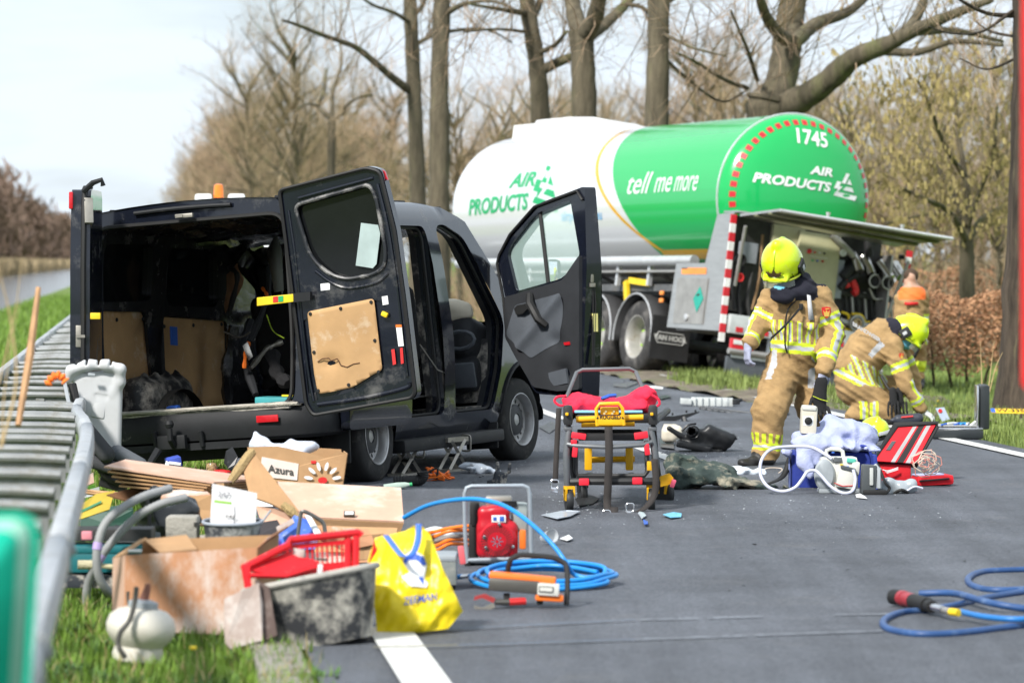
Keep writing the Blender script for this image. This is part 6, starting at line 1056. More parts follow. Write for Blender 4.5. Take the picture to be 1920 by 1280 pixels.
rs = empty('red_sheet', st.location + J(1140, 765, .5), 0, 'crumpled bright red sheet lying on the stretcher', 'sheet'); s2 = SDF(); s2.p = s.p; V, F = s.mesh(tuple(ctr + Vector((-.45, -.75, -.15))), tuple(ctr + Vector((.45, .7, .2))), .014, lambda X, Y, Z: .026 * np.abs(vnoise(X * 10 + Y * 4, Y * 7, Z * 13)) - .006 + .009 * vnoise(X * 25, Y * 20, Z * 20)); V = V - np.array(J(1140, 765, .5)); npbuild('cloth', V, F, m_blk_red, rs)
o_ = lambda x, y, d: J(x, y, d) - J(1140, 765, .5)
for pts in ([(1062, 742), (1045, 744), (1040, 752), (1050, 760), (1066, 758)], [(1222, 740), (1234, 748), (1236, 758), (1226, 764)]): tb(rs, 'strap_loop', m_blk_red, [o_(x, y, .15) for x, y in pts], .009, 6, 5)
tb(rs, 'blue_clasp', m_blue, [o_(1128, 748, .3), o_(1142, 742, .32), o_(1154, 741, .35)], .014, 6); tb(rs, 'strap', m_seal, [o_(1108, 756, .2), o_(1128, 750, .28), o_(1150, 739, .36)], .006, 6)
def strapf(nm, pts, w, mat=m_web, par=None, th=.004):
    P = bez(pts, 6); b = MB(); vs = []
    for p in P: vs += [p + Vector((-w / 2, 0, 0)), p + Vector((w / 2, 0, 0))]
    b.add(vs, [(2 * i, 2 * i + 1, 2 * i + 3, 2 * i + 2) for i in range(len(P) - 1)]); return b.build(nm, mat, par or st, solid=th)
strapf('strap', [J(1141, 800, -.05), J(1142, 850, -.09), J(1140, 910, -.1), J(1139, 950, -.12), J(1150, 972, -.3), J(1152, 950, -.2)], .05); strapf('strap', [J(1048, 765, .1), J(1046, 800, .05), J(1043, 860, .0), J(1041, 905, -.02)], .035); strapf('strap', [J(1227, 860, -.05), J(1230, 900, -.08), J(1226, 930, -.1), J(1205, 955, -.2), J(1180, 962, -.25)], .045)
for x, y, d in ((1137, 965, -.3), (1040, 908, -.03), (1181, 952, -.28)): b = MB(); c_ = J(x, y, d); b.tube([c_ + Vector((a, -.01, h)) for a, h in rrect(-.024, -.022, .024, .03, .012, 3)], .005, 6, closed=True); b.box(c_ + Vector((0, -.01, -.035)), (.05, .012, .035), ch=.004); b.build('buckle', m_chrome, st)
# ---- medical kit
m_nbag = M('navy_blue_bag', (.02, .04, .26), .75, bump=.2, bscale=90); m_pale = M('pale_blue_blanket', (.40, .44, .66), .9, var=.07, bump=.5, bscale=90); m_mwh = M('medical_white', (.62, .62, .57), .45, var=.05); m_mgr = M('medical_grey', (.3, .33, .35), .5); m_dgr = M('device_charcoal', (.07, .08, .085), .5); m_rbag = M('red_bag', (.62, .01, .02), .7, bump=.2, bscale=120, var=.1); m_refl = M('grey_reflex', (.36, .36, .36), .5); m_hosew = M('clear_hose', (.56, .58, .70), .35)
bb, J = thing('medical_bag', 'navy blue medical bag half covered by a pale blanket', 'bag', 1560, 918); bo(bb, 'bag_body', m_nbag, J(1555, 880, .3), (.56, .34, .27), ch=.03); bo(bb, 'side_pocket', m_nbag, J(1638, 885, .12), (.03, .34, .26), (0, R(-3), 0), .012); tb(bb, 'carry_handle', m_nbag, [J(1604, 842, .1), J(1616, 836, .1), J(1628, 842, .1), J(1636, 862, .1), J(1638, 890, .1)], .012, 8, 4); strapf('strap', [J(1484, 850, .2), J(1470, 890, .1), J(1445, 905, .0), J(1410, 915, -.02)], .045, m_seal, bb)
for x in (1480, 1642): tb(bb, 'piping', M('bag_piping', (.2, .25, .5), .6), [J(x, 845, .13), J(x, 915, .13)], .006, 6)
bl = empty('blanket', bb.location + J(1555, 850, .25), 0, 'pale lilac-blue blanket bundled over the medical bag', 'blanket'); C0 = J(1555, 850, .25); K = lambda x, y, d=0.0: J(x, y, d) - C0; s = SDF()
for x, y, d, r_ in ((1580, 805, .25, (.15, .16, .085)), (1620, 815, .25, (.10, .15, .08)), (1530, 820, .2, (.14, .15, .06)), (1570, 832, .2, (.26, .18, .035)), (1505, 840, .12, (.06, .08, .05)), (1560, 790, .3, (.06, .08, .05))): s.ell(K(x, y, d), r_, (.1, .1, 0), .04)
s.cone(K(1510, 835, .06), K(1508, 868, .0), .055, .05, .05, (1, .5, 1)).cone(K(1508, 868, 0), K(1518, 888, -.02), .05, .03, .04, (1, .5, 1)).cone(K(1525, 838, .05), K(1532, 865, .03), .06, .03, .05, (1, .5, 1)).cone(K(1480, 848, .1), K(1470, 846, .08), .03, .02, .04); blob('cloth', s, (-.42, -.35, -.22), (.42, .3, .3), .013, m_pale, bl, lambda X, Y, Z: .022 * np.abs(vnoise(X * 9, Y * 7, Z * 9 + X * 8)) - .008 + .007 * vnoise(X * 26, Y * 26, Z * 26))
mn, J = thing('patient_monitor', 'white and grey portable medical unit in front of the blue bag', 'medical device', 1570, 926); bo(mn, 'case', m_mwh, J(1572, 888, .06), (.26, .14, .24), ch=.03); bo(mn, 'base', m_mgr, J(1572, 919, .04), (.28, .16, .03), ch=.008); b = MB(); b.lathe([(.001, 0), (.06, 0), (.072, -.012), (.068, -.03), (.05, -.035)], 24, Matrix.Translation(J(1546, 890, -.04)) @ Matrix.Rotation(R(90), 4, 'X') @ Matrix.Scale(1.5, 4, (0, 1, 0))); b.build('side_drum', m_mgr, mn)
tb(mn, 'handle', m_mwh, [J(1548, 858, .05), J(1550, 844, .05), J(1558, 841, .05), J(1574, 842, .05), J(1580, 846, .05), J(1582, 860, .05)], .014, 8); bo(mn, 'screen', m_dgr, J(1571, 862, -.012), (.06, .012, .035), (R(-30), 0, R(8))); bo(mn, 'button_panel', M('mint_panel', (.1, .5, .38), .5), J(1596, 863, -.01), (.06, .03, .03), (0, R(8), 0)); bo(mn, 'accessory_pouch', m_mwh, J(1586, 897, -.04), (.12, .06, .13), (0, R(12), 0), .012); bo(mn, 'pouch_edge', m_dgr, J(1590, 878, -.055), (.10, .05, .025), (0, R(14), 0)); tb(mn, 'pouch_piping', m_redl, [J(1564, 905, -.075), J(1580, 911, -.075), J(1600, 910, -.075)], .003, 5); bo(mn, 'side_unit', m_mwh, J(1603, 878, .02), (.06, .1, .1), (0, R(6), 0), .02)
for x, y, mt in ((1562, 848, m_blue), (1589, 875, m_blue), (1578, 871, m_yel)): bo(mn, 'key', mt, J(x, y, -.02), (.022, .012, .012))
tb(mn, 'breathing_hose', m_hosew, [J(*p) for p in ((1600, 880, -.1), (1604, 900, -.12), (1598, 920, -.14), (1580, 924, -.16), (1558, 912, -.14), (1540, 892, -.12), (1528, 882, -.1), (1514, 884, -.1), (1504, 898, -.12), (1490, 914, -.14), (1466, 921, -.15), (1440, 912, -.14), (1426, 890, -.1), (1428, 862, -.05), (1446, 842, 0), (1480, 837, .05), (1520, 838, .05), (1545, 850, 0), (1560, 860, -.03))], .0115, 10, 8)
su = empty('suction_unit', bb.location + (lambda q: q)(at(1516, 808, 24.9) - bb.location), 0, 'cream hand unit with a round black dial poking out of the blanket', 'medical device'); bo(su, 'case', M('cream_plastic', (.62, .58, .48), .45), (0, 0, .08), (.115, .10, .20), (0, R(3), 0), .022); b = MB(); b.lathe([(.027, 0), (.027, .01), (.02, .014), (.001, .014)], 20, Matrix.Translation(Vector((-.006, -.05, .075))) @ Matrix.Rotation(R(90), 4, 'X')); b.build('dial', m_seal, su); bo(su, 'top_cover', m_mwh, (.0, -.01, .165), (.10, .10, .035), (0, R(3), 0), .012); bo(su, 'dial_plate', m_white, (-.006, -.046, .075), (.075, .012, .07))
dk, J = thing('clamp_charger', 'charcoal grey device with a clipped cable beside the red bag', 'medical device', 1632, 928); bo(dk, 'case', m_dgr, J(1628, 898, .02), (.10, .12, .20), (0, R(3), 0), .012); bo(dk, 'side_rail', M('pale_ribs', (.5, .52, .5), .5), J(1634, 893, -.045), (.025, .02, .12)); bo(dk, 'foot', m_seal, J(1640, 922, -.02), (.16, .12, .03)); tb(dk, 'cable', m_seal, [J(1645, 870, 0), J(1652, 885, -.03), J(1660, 905, -.05), J(1668, 915, -.04), J(1660, 926, -.05)], .01, 6, 5); tb(dk, 'bracket', m_mgr, [J(1640, 872, 0), J(1648, 880, -.02), J(1648, 915, -.03)], .02, 6)
pm, J = thing('breathing_mask', 'crumpled clear plastic breathing masks on the road by the grey device', 'mask', 1690, 926); s = SDF()
for x, y, r_ in ((1668, 905, (.05, .05, .05)), (1690, 912, (.06, .05, .035)), (1710, 908, (.05, .04, .04)), (1660, 918, (.05, .05, .03))): s.ell(J(x, y), r_, (.3, .4, .1), .02)
blob('mask_plastic', s, (-.2, -.12, -.01), (.2, .12, .16), .011, M('cloudy_plastic', (.33, .37, .40), .25), pm, lambda X, Y, Z: .016 * vnoise(X * 16, Y * 16, Z * 16)); tb(pm, 'strap', m_seal, [J(1676, 925, -.06), J(1690, 918, -.08), J(1704, 924, -.06)], .012, 6, 4); tb(pm, 'tube', m_hosew, [J(1700, 920, -.05), J(1715, 912, -.04), J(1730, 915, -.03)], .008, 6, 4)
rb, J = thing('rescue_bag', 'open red rescue bag, its striped lid standing up', 'bag', 1690, 905); bo(rb, 'bag_body', m_rbag, J(1672, 884, .18), (.25, .3, .14), ch=.02); L_ = [J(1638, 862, .0), J(1692, 868, .0), J(1722, 868, .02), J(1757, 792, .2), J(1680, 798, .2)]
quad(rb, 'lid_back', m_seal, [J(1634, 868, .03), J(1720, 874, .04), J(1760, 792, .24), J(1676, 794, .24), J(1655, 830, .14)], .04)
def lidq(a0, a1, y0=0, y1=1): bl_, br_, tl_, tr_ = J(1637, 864, -.005), J(1716, 869, .0), J(1682, 801, .19), J(1754, 797, .19); f = lambda a, t: bl_.lerp(br_, a).lerp(tl_.lerp(tr_, a), t); return [f(a0, y0), f(a1, y0), f(a1, y1), f(a0, y1)]
for a0, a1, mt, nm in ((.0, .42, m_rbag, 'lid_panel'), (.42, .52, m_refl, 'reflex_stripe'), (.52, .56, m_rbag, 'lid_panel'), (.56, .72, m_seal, 'black_band'), (.72, .77, m_rbag, 'lid_panel'), (.77, .88, m_refl, 'reflex_stripe'), (.88, 1, m_rbag, 'lid_panel')): quad(rb, nm, mt, lidq(a0, a1), .012)
quad(rb, 'name_tag', m_dgr, [p + Vector((0, -.012, .002)) for p in lidq(.12, .22, .32, .58)], .006); tb(rb, 'lid_piping', m_seal, [J(1637, 864, -.01), J(1682, 799, .185), J(1755, 793, .185), J(1758, 800, .18), J(1718, 870, -.005)], .012, 6)
for k in range(3): tb(rb, 'white_cord', m_white, [J(1655 + 4 * k, 880 + 3 * k, .0), J(1665, 882 + 2 * k, -.02), J(1684, 876 + 2 * k, -.01)], .003, 5, 4)
pb, J = thing('red_pouch', 'small flat red pouch with a zip at the right of the kit', 'bag', 1748, 912); bo(pb, 'pouch', m_rbag, J(1748, 899, .06), (.27, .2, .07), (0, R(-2), R(8)), .022); bo(pb, 'zip', m_seal, J(1752, 899, -.05), (.22, .02, .012), (0, R(-4), R(8))); bo(pb, 'clear_top', m_pale, J(1740, 889, .05), (.2, .15, .01), (0, R(-2), R(8)))
tc_, J = thing('tube_coil', 'tangle of clear and cream medical tubing on the red pouch', 'tubing', 1735, 895, z=.08)
for k in range(7):
    q = random.Random(k); tb(tc_, 'tube', M('cream_tube', (.62, .52, .42), .4) if k % 3 else M('pink_tube', (.6, .25, .2), .4), [J(1735 + q.uniform(-6, 8) + (8 + 3 * k) * math.cos(t), 868 + q.uniform(-3, 3) + (10 + 2.5 * k) * math.sin(t) * (.8 if k < 4 else 1), .02 * k - .06) for t in [i * .45 for i in range(14)]], .004, 6, closed=True)
hl = empty('spare_helmet', gr(1640, 812, .12), R(-60), 'spare lime helmet lying behind the blanket', 'helmet'); s = SDF().ell((0, 0, .02), (.15, .125, .12)).cone((-.1, 0, .1), (.1, 0, .12), .02, .02, .04); blob('shell', s, (-.2, -.2, -.04), (.2, .2, .2), .011, m_helm, hl); bo(hl, 'rim', m_seal, (0, 0, -.055), (.24, .2, .03), ch=.012); hl.rotation_euler = (R(12), R(-8), R(-60)); bo(hl, 'reflex_band', m_sil, (.14, 0, -.01), (.02, .12, .03), ch=.006)
# open tool case
cs2, J = thing('tool_case', 'black hard case lying open at the road edge, lid upright', 'case', 1795, 824); m_case = M('case_black', (.025, .03, .033), .35); bo(cs2, 'base', m_case, J(1795, 812, .18), (.46, .36, .085), (0, 0, R(-6)), .02); bo(cs2, 'base_rim', m_chrome, J(1795, 802, .18), (.455, .355, .02), (0, 0, R(-6)), .006); bo(cs2, 'lid', m_case, J(1843, 762, .25), (.10, .37, .40), (0, 0, R(-4)), .025); bo(cs2, 'lid_rim', m_chrome, J(1831, 762, .22), (.02, .36, .385), (0, 0, R(-4)), .004); bo(cs2, 'foam', M('grey_foam', (.35, .36, .36), .9), J(1790, 797, .2), (.40, .3, .015), (0, 0, R(-6)))
for i in range(5): q = random.Random(i); tb(cs2, 'lead', [m_blue, m_white, m_blue, M('cyan_lead', (.05, .35, .7), .5), m_white][i], [J(1765 + i * 12, 795 + q.uniform(-2, 2), .06), J(1785 + i * 8, 793, .12), J(1815, 797 + q.uniform(-3, 3), .1)], .010, 6, 4)
tb(cs2, 'hinge_stay', m_white, [J(1818, 800, .05), J(1824, 794, .05), J(1829, 790, .06)], .012, 6)
dr, J = thing('cordless_tool', 'dark cordless tool in front of the crouching firefighter', 'tool', 1706, 806); s = SDF().cone(J(1684, 786), J(1722, 784), .045, .05, .02).cone(J(1716, 786), J(1722, 803), .03, .035, .02).cone(J(1684, 786), J(1672, 788), .028, .02, .01).box(J(1724, 804), (.10, .07, .05), rad=.012); blob('tool_body', s, (-.25, -.1, -.01), (.2, .1, .17), .010, M('tool_dark', (.03, .035, .05), .5), dr); tb(dr, 'trim', m_redl, [J(1690, 782, -.05), J(1712, 780, -.055)], .008, 6)
lf, J = thing('leaflet', 'pale printed leaflet standing in the grass above the open case', 'paper', 1770, 800); q = [J(1754, 765), J(1770, 763), J(1781, 786), J(1766, 790)]; quad(lf, 'sheet', M('pale_leaflet', (.45, .52, .68), .6), q, .003); b = MB(); b.lathe([(.02, 0), (.02, .002)], 12, Matrix.Translation(J(1763, 770, -.006)) @ Matrix.Rotation(R(90), 4, 'X')); b.build('red_print', m_redl, lf)
npl, J = thing('number_plate', 'yellow number plate lying at the foot of the dark trunk', 'number plate', 1900, 778); P0, P1 = J(1858, 770, 0), J(1960, 772, -.02); ex = (P1 - P0).normalized(); ey = Vector((0, .93, .36)).normalized(); pt = lambda a, c, n=0.0: P0 + ex * a + ey * c + Vector((0, -.36, .93)) * n; WW = (P1 - P0).length; quad(npl, 'plate', M('plate_yellow', (.85, .52, .02), .4), [pt(0, -.05), pt(WW, -.05), pt(WW, .06), pt(0, .06)], .004); quad(npl, 'blue_strip', m_blue, [pt(.0, -.045, .004), pt(.045, -.045, .004), pt(.045, .055, .004), pt(0, .055, .004)], .002); vs, fs = text('VV-335', .10, 0, .002, 'LEFT'); b = MB(); b.add([pt(.06 + v.x * .95, v.y + .005, .005) for v in vs], fs); b.build('characters', m_seal, npl)
# ---- wreckage on the road
m_bpl = M('broken_black_plastic', (.014, .015, .017), .4, dust=((.2, .2, .2), .62, .85, 12)); m_milk = M('milky_plastic', (.6, .55, .45), .4, dust=((.4, .35, .28), .55, .8, 9)); m_batt = M('white_battery_case', (.55, .58, .57), .5, dust=((.3, .32, .32), .5, .75, 9))
ab, J = thing('air_filter_box', 'broken black engine air filter box with an open round inlet', 'car part', 1320, 848); s = SDF().box(J(1322, 822, .1), (.36, .30, .16), (0, R(9), R(8)), .04).box(J(1345, 815, .08), (.26, .28, .12), (0, R(24), 0), .05, .03).cone(J(1300, 812, -.02), J(1296, 808, -.10), .045, .045, .02).box(J(1300, 836, .06), (.30, .28, .06), (0, R(12), 0), .015).cone(J(1254, 803, -.03), J(1300, 830, -.02), .02, .03, .02).box(J(1370, 826, .05), (.05, .16, .12), (0, R(30), 0), .01); s.cone(J(1300, 812, .05), J(1295, 807, -.16), .033, .033, sub=True)
blob('filter_box', s, (-.34, -.22, -.01), (.3, .34, .26), .011, m_bpl, ab, lambda X, Y, Z: .004 * vnoise(X * 22, Y * 22, Z * 22)); tb(ab, 'inlet_rim', m_bpl, [J(1300 + 11 * math.cos(t), 810 + 11.5 * math.sin(t), -.10) for t in [i * .45 for i in range(14)]], .007, 6, closed=True); bo(ab, 'bottom_rail', m_bpl, J(1325, 845, -.04), (.26, .03, .03), (0, R(1), 0)); tb(ab, 'torn_hose', m_bpl, [J(1278, 808, 0), J(1290, 797, 0), J(1305, 794, .02)], .01, 6, 4); tb(ab, 'bracket', m_bpl, [J(1372, 830, .02), J(1377, 814, 0), J(1381, 824, 0)], .012, 6); bo(ab, 'blue_cover', M('blue_sheen_plastic', (.04, .07, .16), .2), J(1345, 806, .06), (.14, .16, .012), (0, R(26), R(6)))
wb, J = thing('washer_bottle', 'milky white fluid bottle torn from the van, behind the filter box', 'car part', 1258, 836); s = SDF().box(J(1255, 815), (.14, .12, .14), rad=.05).cone(J(1250, 802), J(1252, 790), .03, .02, .03).ell(J(1270, 810), (.05, .06, .06)).cone(J(1250, 795), J(1262, 794), .015, .02, .03); blob('bottle', s, (-.13, -.1, -.01), (.14, .1, .2), .010, m_milk, wb)
def shard(name, label, pts, Y, th, mat, cat='car part'): base = gr(sum(p[0] for p in pts) / len(pts), max(p[1] for p in pts)); b = MB(); P = [at(x, y, base.y + Y) for x, y in pts]; o = empty(name, base, 0, label, cat); b.add([p - base for p in P], [tuple(range(len(P)))]); b.build('shell', mat, o, smooth=False, solid=th); return o, (lambda x, y, d=0: at(x, y, base.y + d) - base)
o, J = shard('bumper_trim', 'long black bumper trim strip with broken clips on the road', [(1232, 779), (1262, 780), (1285, 776), (1310, 771), (1311, 773), (1288, 783), (1262, 789), (1232, 790)], .0, .05, m_bpl)
for x, y in ((1243, 777), (1261, 776), (1287, 771), (1304, 770)): bo(o, 'clip', m_bpl, J(x, y), (.02, .03, .025))
tb(o, 'lamp_socket', m_bpl, [J(1282, 783, -.05), J(1284, 792, -.08), J(1292, 793, -.06)], [.03, .035, .028], 8)
o, J = thing('battery_pack', 'whitish ribbed plastic housing lying across the road behind the debris', 'car part', 1335, 762); bo(o, 'case', m_batt, J(1335, 753, .1), (.46, .2, .09), (0, R(1), R(-3))); bo(o, 'case_end', m_batt, J(1286, 752, .05), (.12, .16, .06), (0, R(4), 0)); bo(o, 'connector', m_bpl, J(1380, 753, 0), (.08, .1, .06)); tb(o, 'connector_pin', m_bpl, [J(1383, 752, -.02), J(1391, 749, -.05)], .02, 6)
for i in range(6): bo(o, 'rib', m_mgr, J(1305 + i * 12, 753, -.004), (.008, .02, .085), (0, R(1), 0), 0)
o, J = thing('vent_strip', 'slotted grey plastic strip lying on the road', 'car part', 1362, 774)
for a, c in (((1310, 762), (1408, 774)), ((1312, 766), (1404, 778))): tb(o, 'edge', m_chas, [J(*a, .1), J(*c, -.1)], .008, 5)
for i in range(9): t = i / 8; bo(o, 'rung', m_chas, J(1311 + t * 95, 764 + t * 12, .1 - .2 * t), (.012, .06, .02))
gc, J = thing('cut_clothing', 'heap of cut-off dusty green work clothes on the road', 'clothing', 1340, 918); s = SDF()
for x, y, d, r_ in ((1268, 895, 0, (.09, .12, .10)), (1300, 893, .05, (.11, .13, .075)), (1292, 878, .1, (.07, .1, .10)), (1335, 898, 0, (.13, .12, .055)), (1372, 903, 0, (.12, .12, .05)), (1340, 880, .15, (.16, .12, .05)), (1410, 910, .0, (.13, .08, .025)), (1262, 872, .1, (.06, .1, .09)), (1455, 914, .0, (.12, .05, .02))): s.ell(J(x, y, d), r_, (.1, .2, .1), .03)
blob('cloth', s, (-.4, -.2, -.01), (.62, .34, .27), .014, M('dusty_green_cloth', (.045, .065, .058), .95, bump=.5, bscale=60, dust=((.32, .29, .22), .50, .64, 6)), gc, lambda X, Y, Z: .035 * (np.abs(vnoise(X * 9 + Z * 7, Y * 8, Z * 11)) - .3) + .012 * vnoise(X * 28, Y * 24, Z * 26))
ti, J = thing('tissue', 'crumpled white dressing paper beside the firefighter\'s boot', 'paper', 1385, 890); s = SDF().ell(J(1372, 884), (.09, .09, .03)).ell(J(1400, 884), (.10, .09, .03)); blob('paper', s, (-.22, -.16, -.01), (.22, .16, .10), .013, M('white_tissue', (.62, .68, .74), .9), ti, lambda X, Y, Z: .025 * vnoise(X * 20, Y * 20, Z * 20))
cb, J = thing('cream_cable', 'thin cream cable looping on the road left of the blue bag', 'cable', 1440, 888); tb(cb, 'cable', M('cream_tube', (.62, .52, .42), .4), [J(1425, 895, 0), J(1440, 897, 0), J(1462, 885, 0), J(1465, 878, .1), J(1440, 877, .1), J(1428, 884, .1)], .004, 6, 5)
bg_, J = thing('plastic_bag', 'clear crumpled plastic bag by the nearer jack', 'bag', 900, 888); s = SDF().ell(J(895, 876), (.11, .1, .035), (0, .2, 0)).ell(J(915, 882), (.08, .08, .02)); blob('film', s, (-.2, -.15, -.01), (.2, .15, .11), .013, M('clear_film', (.5, .55, .62), .2), bg_, lambda X, Y, Z: .025 * vnoise(X * 17, Y * 17, Z * 20))
bt, J = thing('dusty_bracket', 'broken black plaster-dusted bracket on the road behind the pump', 'car part', 938, 908); s = SDF().box(J(938, 895), (.10, .10, .09), (0, R(12), 0), .02).cone(J(933, 882), J(933, 868), .016, .014, .01).cone(J(955, 884), J(956, 869), .016, .012, .01).box(J(925, 903), (.09, .08, .03), rad=.01); blob('bracket', s, (-.12, -.1, -.01), (.13, .1, .18), .009, M('dusty_black_part', (.03, .035, .045), .5, dust=((.5, .46, .4), .48, .62, 14)), bt)
hp_, J = thing('air_hose', 'black corrugated air intake hose by the rear wheel', 'hose', 790, 912); P = bez([J(738, 903), J(760, 902), J(785, 900), J(793, 893), J(792, 884)], 8); tb(hp_, 'hose', m_blk, P, [.038 + .004 * (i % 2) for i in range(len(P))], 12)
o, J = thing('glass_bottle', 'pale green plastic bottle lying by the black hose', 'bottle', 752, 918); tb(o, 'bottle', M('pale_green_bottle', (.38, .48, .42), .2), [J(720, 914), J(745, 911), J(760, 909), J(768, 908)], [.026, .028, .022, .012], 10); tb(o, 'cap', m_green, [J(768, 908), J(773, 907)], .013, 8)
o, J = thing('orange_strap', 'tangle of orange strap under the far jack', 'strap', 835, 902)
for k in range(5): q = random.Random(k + 3); tb(o, 'strap', m_oran if k < 4 else m_seal, [J(800 + q.uniform(-8, 55), 880 + q.uniform(-4, 22), q.uniform(-.1, .1)) for _ in range(5)], .008, 5, 4)
for nm, lab, pts, mat in (('face_mask', 'light blue face mask dropped in front of the stretcher', [(1243, 964), (1255, 962), (1278, 962), (1277, 969), (1258, 970)], m_mask), ('wrapper', 'clear torn wrapper by the stretcher\'s front wheel', [(1015, 965), (1040, 962), (1062, 956), (1088, 958), (1070, 967), (1045, 972)], M('clear_film', (.5, .55, .62), .2)), ('wrapper', 'small clear wrapper between the stretcher buckles', [(1196, 962), (1206, 960), (1212, 966), (1203, 972)], M('clear_film', (.5, .55, .62), .2)), ('ampoule', 'white plastic syringe lying right of the pump', [(1050, 1009), (1062, 1007), (1074, 1009), (1064, 1013)], m_white), ('syringe', 'clear syringe in front of the charcoal device', [(1604, 927), (1622, 930), (1626, 934), (1606, 932)], m_white), ('blue_scrap', 'tiny blue scrap in front of the stretcher', [(1207, 978), (1214, 977), (1215, 982), (1208, 983)], m_blue), ('black_rag', 'folded black cloth under the stretcher', [(1078, 935), (1100, 925), (1124, 934), (1112, 944), (1086, 948)], m_seal), ('grey_pipe', 'bent grey pipe on the road in front of the tanker wheel', [(1150, 719), (1175, 721), (1195, 715), (1194, 719), (1175, 726), (1150, 724)], m_chas), ('trim_fragment', 'thin white slat on the road beyond the stretcher', [(1213, 724), (1243, 726), (1243, 729), (1213, 727)], m_white), ('trim_fragment', 'cracked pale trim piece on the soil in front of the tanker flap', [(1335, 724), (1350, 721), (1363, 725), (1350, 729)], m_mwh), ('plastic_shard', 'dark plastic shard left of the battery housing', [(1228, 745), (1250, 740), (1258, 744), (1240, 748)], m_bpl), ('hub_cover', 'small black disc on the road behind the standing firefighter', [(1462, 774), (1470, 771), (1480, 773), (1476, 777)], m_bpl), ('plastic_shard', 'black shard lying in front of the van\'s front wheel', [(1010, 800), (1036, 790), (1046, 800), (1030, 812)], m_bpl), ('plastic_shard', 'flat dark flap beneath the washer bottle', [(1236, 822), (1262, 823), (1264, 841), (1238, 838)], m_bpl)):
    n_ = len(pts); c_ = gr(sum(p[0] for p in pts) / n_, sum(p[1] for p in pts) / n_); b = MB(); q = random.Random(pts[0][0]); P = [gr(x, y, .014 + q.uniform(0, .012)) - c_ for x, y in pts]; P.append(Vector((q.uniform(-.02, .02), q.uniform(-.04, .04), .022))); b.add(P, [(i, (i + 1) % n_, n_) for i in range(n_)]); o = b.build(nm, mat, None, smooth=False, solid=.004); o.location = c_; tag(o, lab, 'debris')
# shattered bits nobody could count
for nm, lab, mat, cnt, spots_ in (('glass_crumbs', 'scatter of pale glass crumbs over the road', M('glass_crumb', (.50, .53, .56), .3), 800, ((1150, 860, 260, 50), (900, 860, 120, 25), (1100, 950, 120, 30), (1330, 850, 90, 20), (1500, 950, 250, 40))), ('plastic_chips', 'scatter of dark plastic chips over the road', m_bpl, 900, ((1300, 845, 110, 18), (1000, 830, 120, 20), (1250, 740, 150, 22), (860, 890, 90, 18), (1700, 1000, 250, 90), (1330, 720, 120, 12)))):
    q = random.Random(cnt); b = MB()
    for _ in range(cnt):
        cx, cy, sx, sy = spots_[q.randrange(len(spots_))]; p = gr(q.gauss(cx, sx * .6), min(1200, max(705, q.gauss(cy, sy * .6))), .010); c_ = p.x - SLOPE * p.y
        if not .8 < c_ < 8.5: continue
        r_ = q.uniform(.002, .007) * (1.7 if nm[0] == 'p' and q.random() < .3 else 1); pts = [p + Vector((q.uniform(-1, 1) * r_ * 1.5, q.uniform(-1, 1) * r_ * 1.5, q.uniform(0, r_))) for _ in range(4)]; b.add(pts, [(0, 1, 2), (0, 2, 3), (0, 3, 1), (1, 3, 2)])
    tag(b.build(nm, mat, smooth=False), lab, 'debris', kind='stuff')
# ================================================================ rescue pump, hoses, tools
m_bhose = M('blue_hose', (.015, .24, .62), .35, var=.12, dust=((.25, .4, .6), .62, .85, 8)); m_bhose2 = M('dark_blue_hose', (.025, .075, .21), .45, var=.2, dust=((.2, .28, .4), .55, .8, 8)); m_ohose = M('orange_hose', (.85, .20, .02), .45, dust=((.4, .2, .1), .6, .8, 8)); m_engr = M('engine_red', (.48, .008, .02), .35); m_fr = M('frame_grey', (.30, .34, .38), .45, .2); m_gun = M('gun_metal', (.12, .115, .105), .45, .5)
pu, J = thing('hydraulic_pump', 'small red petrol engine pump in a grey tube frame', 'pump', 935, 1062)
for d in (0.0, .36): tb(pu, 'frame_tube', m_fr, [J(x, y, d) for x, y in ((876, 1056), (872, 1000), (871, 925), (875, 914), (884, 911), (980, 910), (990, 914), (993, 925), (995, 1000), (996, 1040))], .011, 8)
for x0 in (874, 993): tb(pu, 'base_tube', m_fr, [J(x0, 1052, -.02), J(x0, 1052, .38)], .011, 8)
tb(pu, 'base_tube', m_fr, [J(876, 1050, 0), J(996, 1046, 0)], .012, 8); bo(pu, 'base_plate', m_fr, J(935, 1048, .18), (.34, .34, .015))
tb(pu, 'rubber_foot', m_seal, [J(877, 1052, 0), J(877, 1063, 0)], .016, 8); tb(pu, 'rubber_foot', m_seal, [J(996, 1048, 0), J(996, 1062, 0)], .016, 8)
Cr = J(932, 1012, .03); b = MB(); b.lathe([(.085, 0), (.105, -.02), (.108, -.06), (.085, -.085), (.05, -.09), (.04, -.08)], 32, Matrix.Translation(Cr + Vector((0, -.0, 0))) @ Matrix.Rotation(R(-90), 4, 'X') @ Matrix.Scale(-1, 4, (0, 0, 1)) @ Matrix.Translation(Vector((0, 0, .0)))); st_ = b.build('starter_cover', m_engr, pu)
for i in range(36): a = i * math.pi / 18; b = MB(); b.box(Cr + Vector((.066 * math.cos(a), -.002 - .09, .066 * math.sin(a))), (.034, .006, .004), (0, -a, 0)); b.build('cooling_slot', m_seal, st_)
for i in range(8): a = i * math.pi / 4; b = MB(); b.box(Cr + Vector((.02 * math.cos(a), -.095, .02 * math.sin(a))), (.022, .004, .006), (0, -a, 0)); b.build('fan_blade', m_chrome, st_)
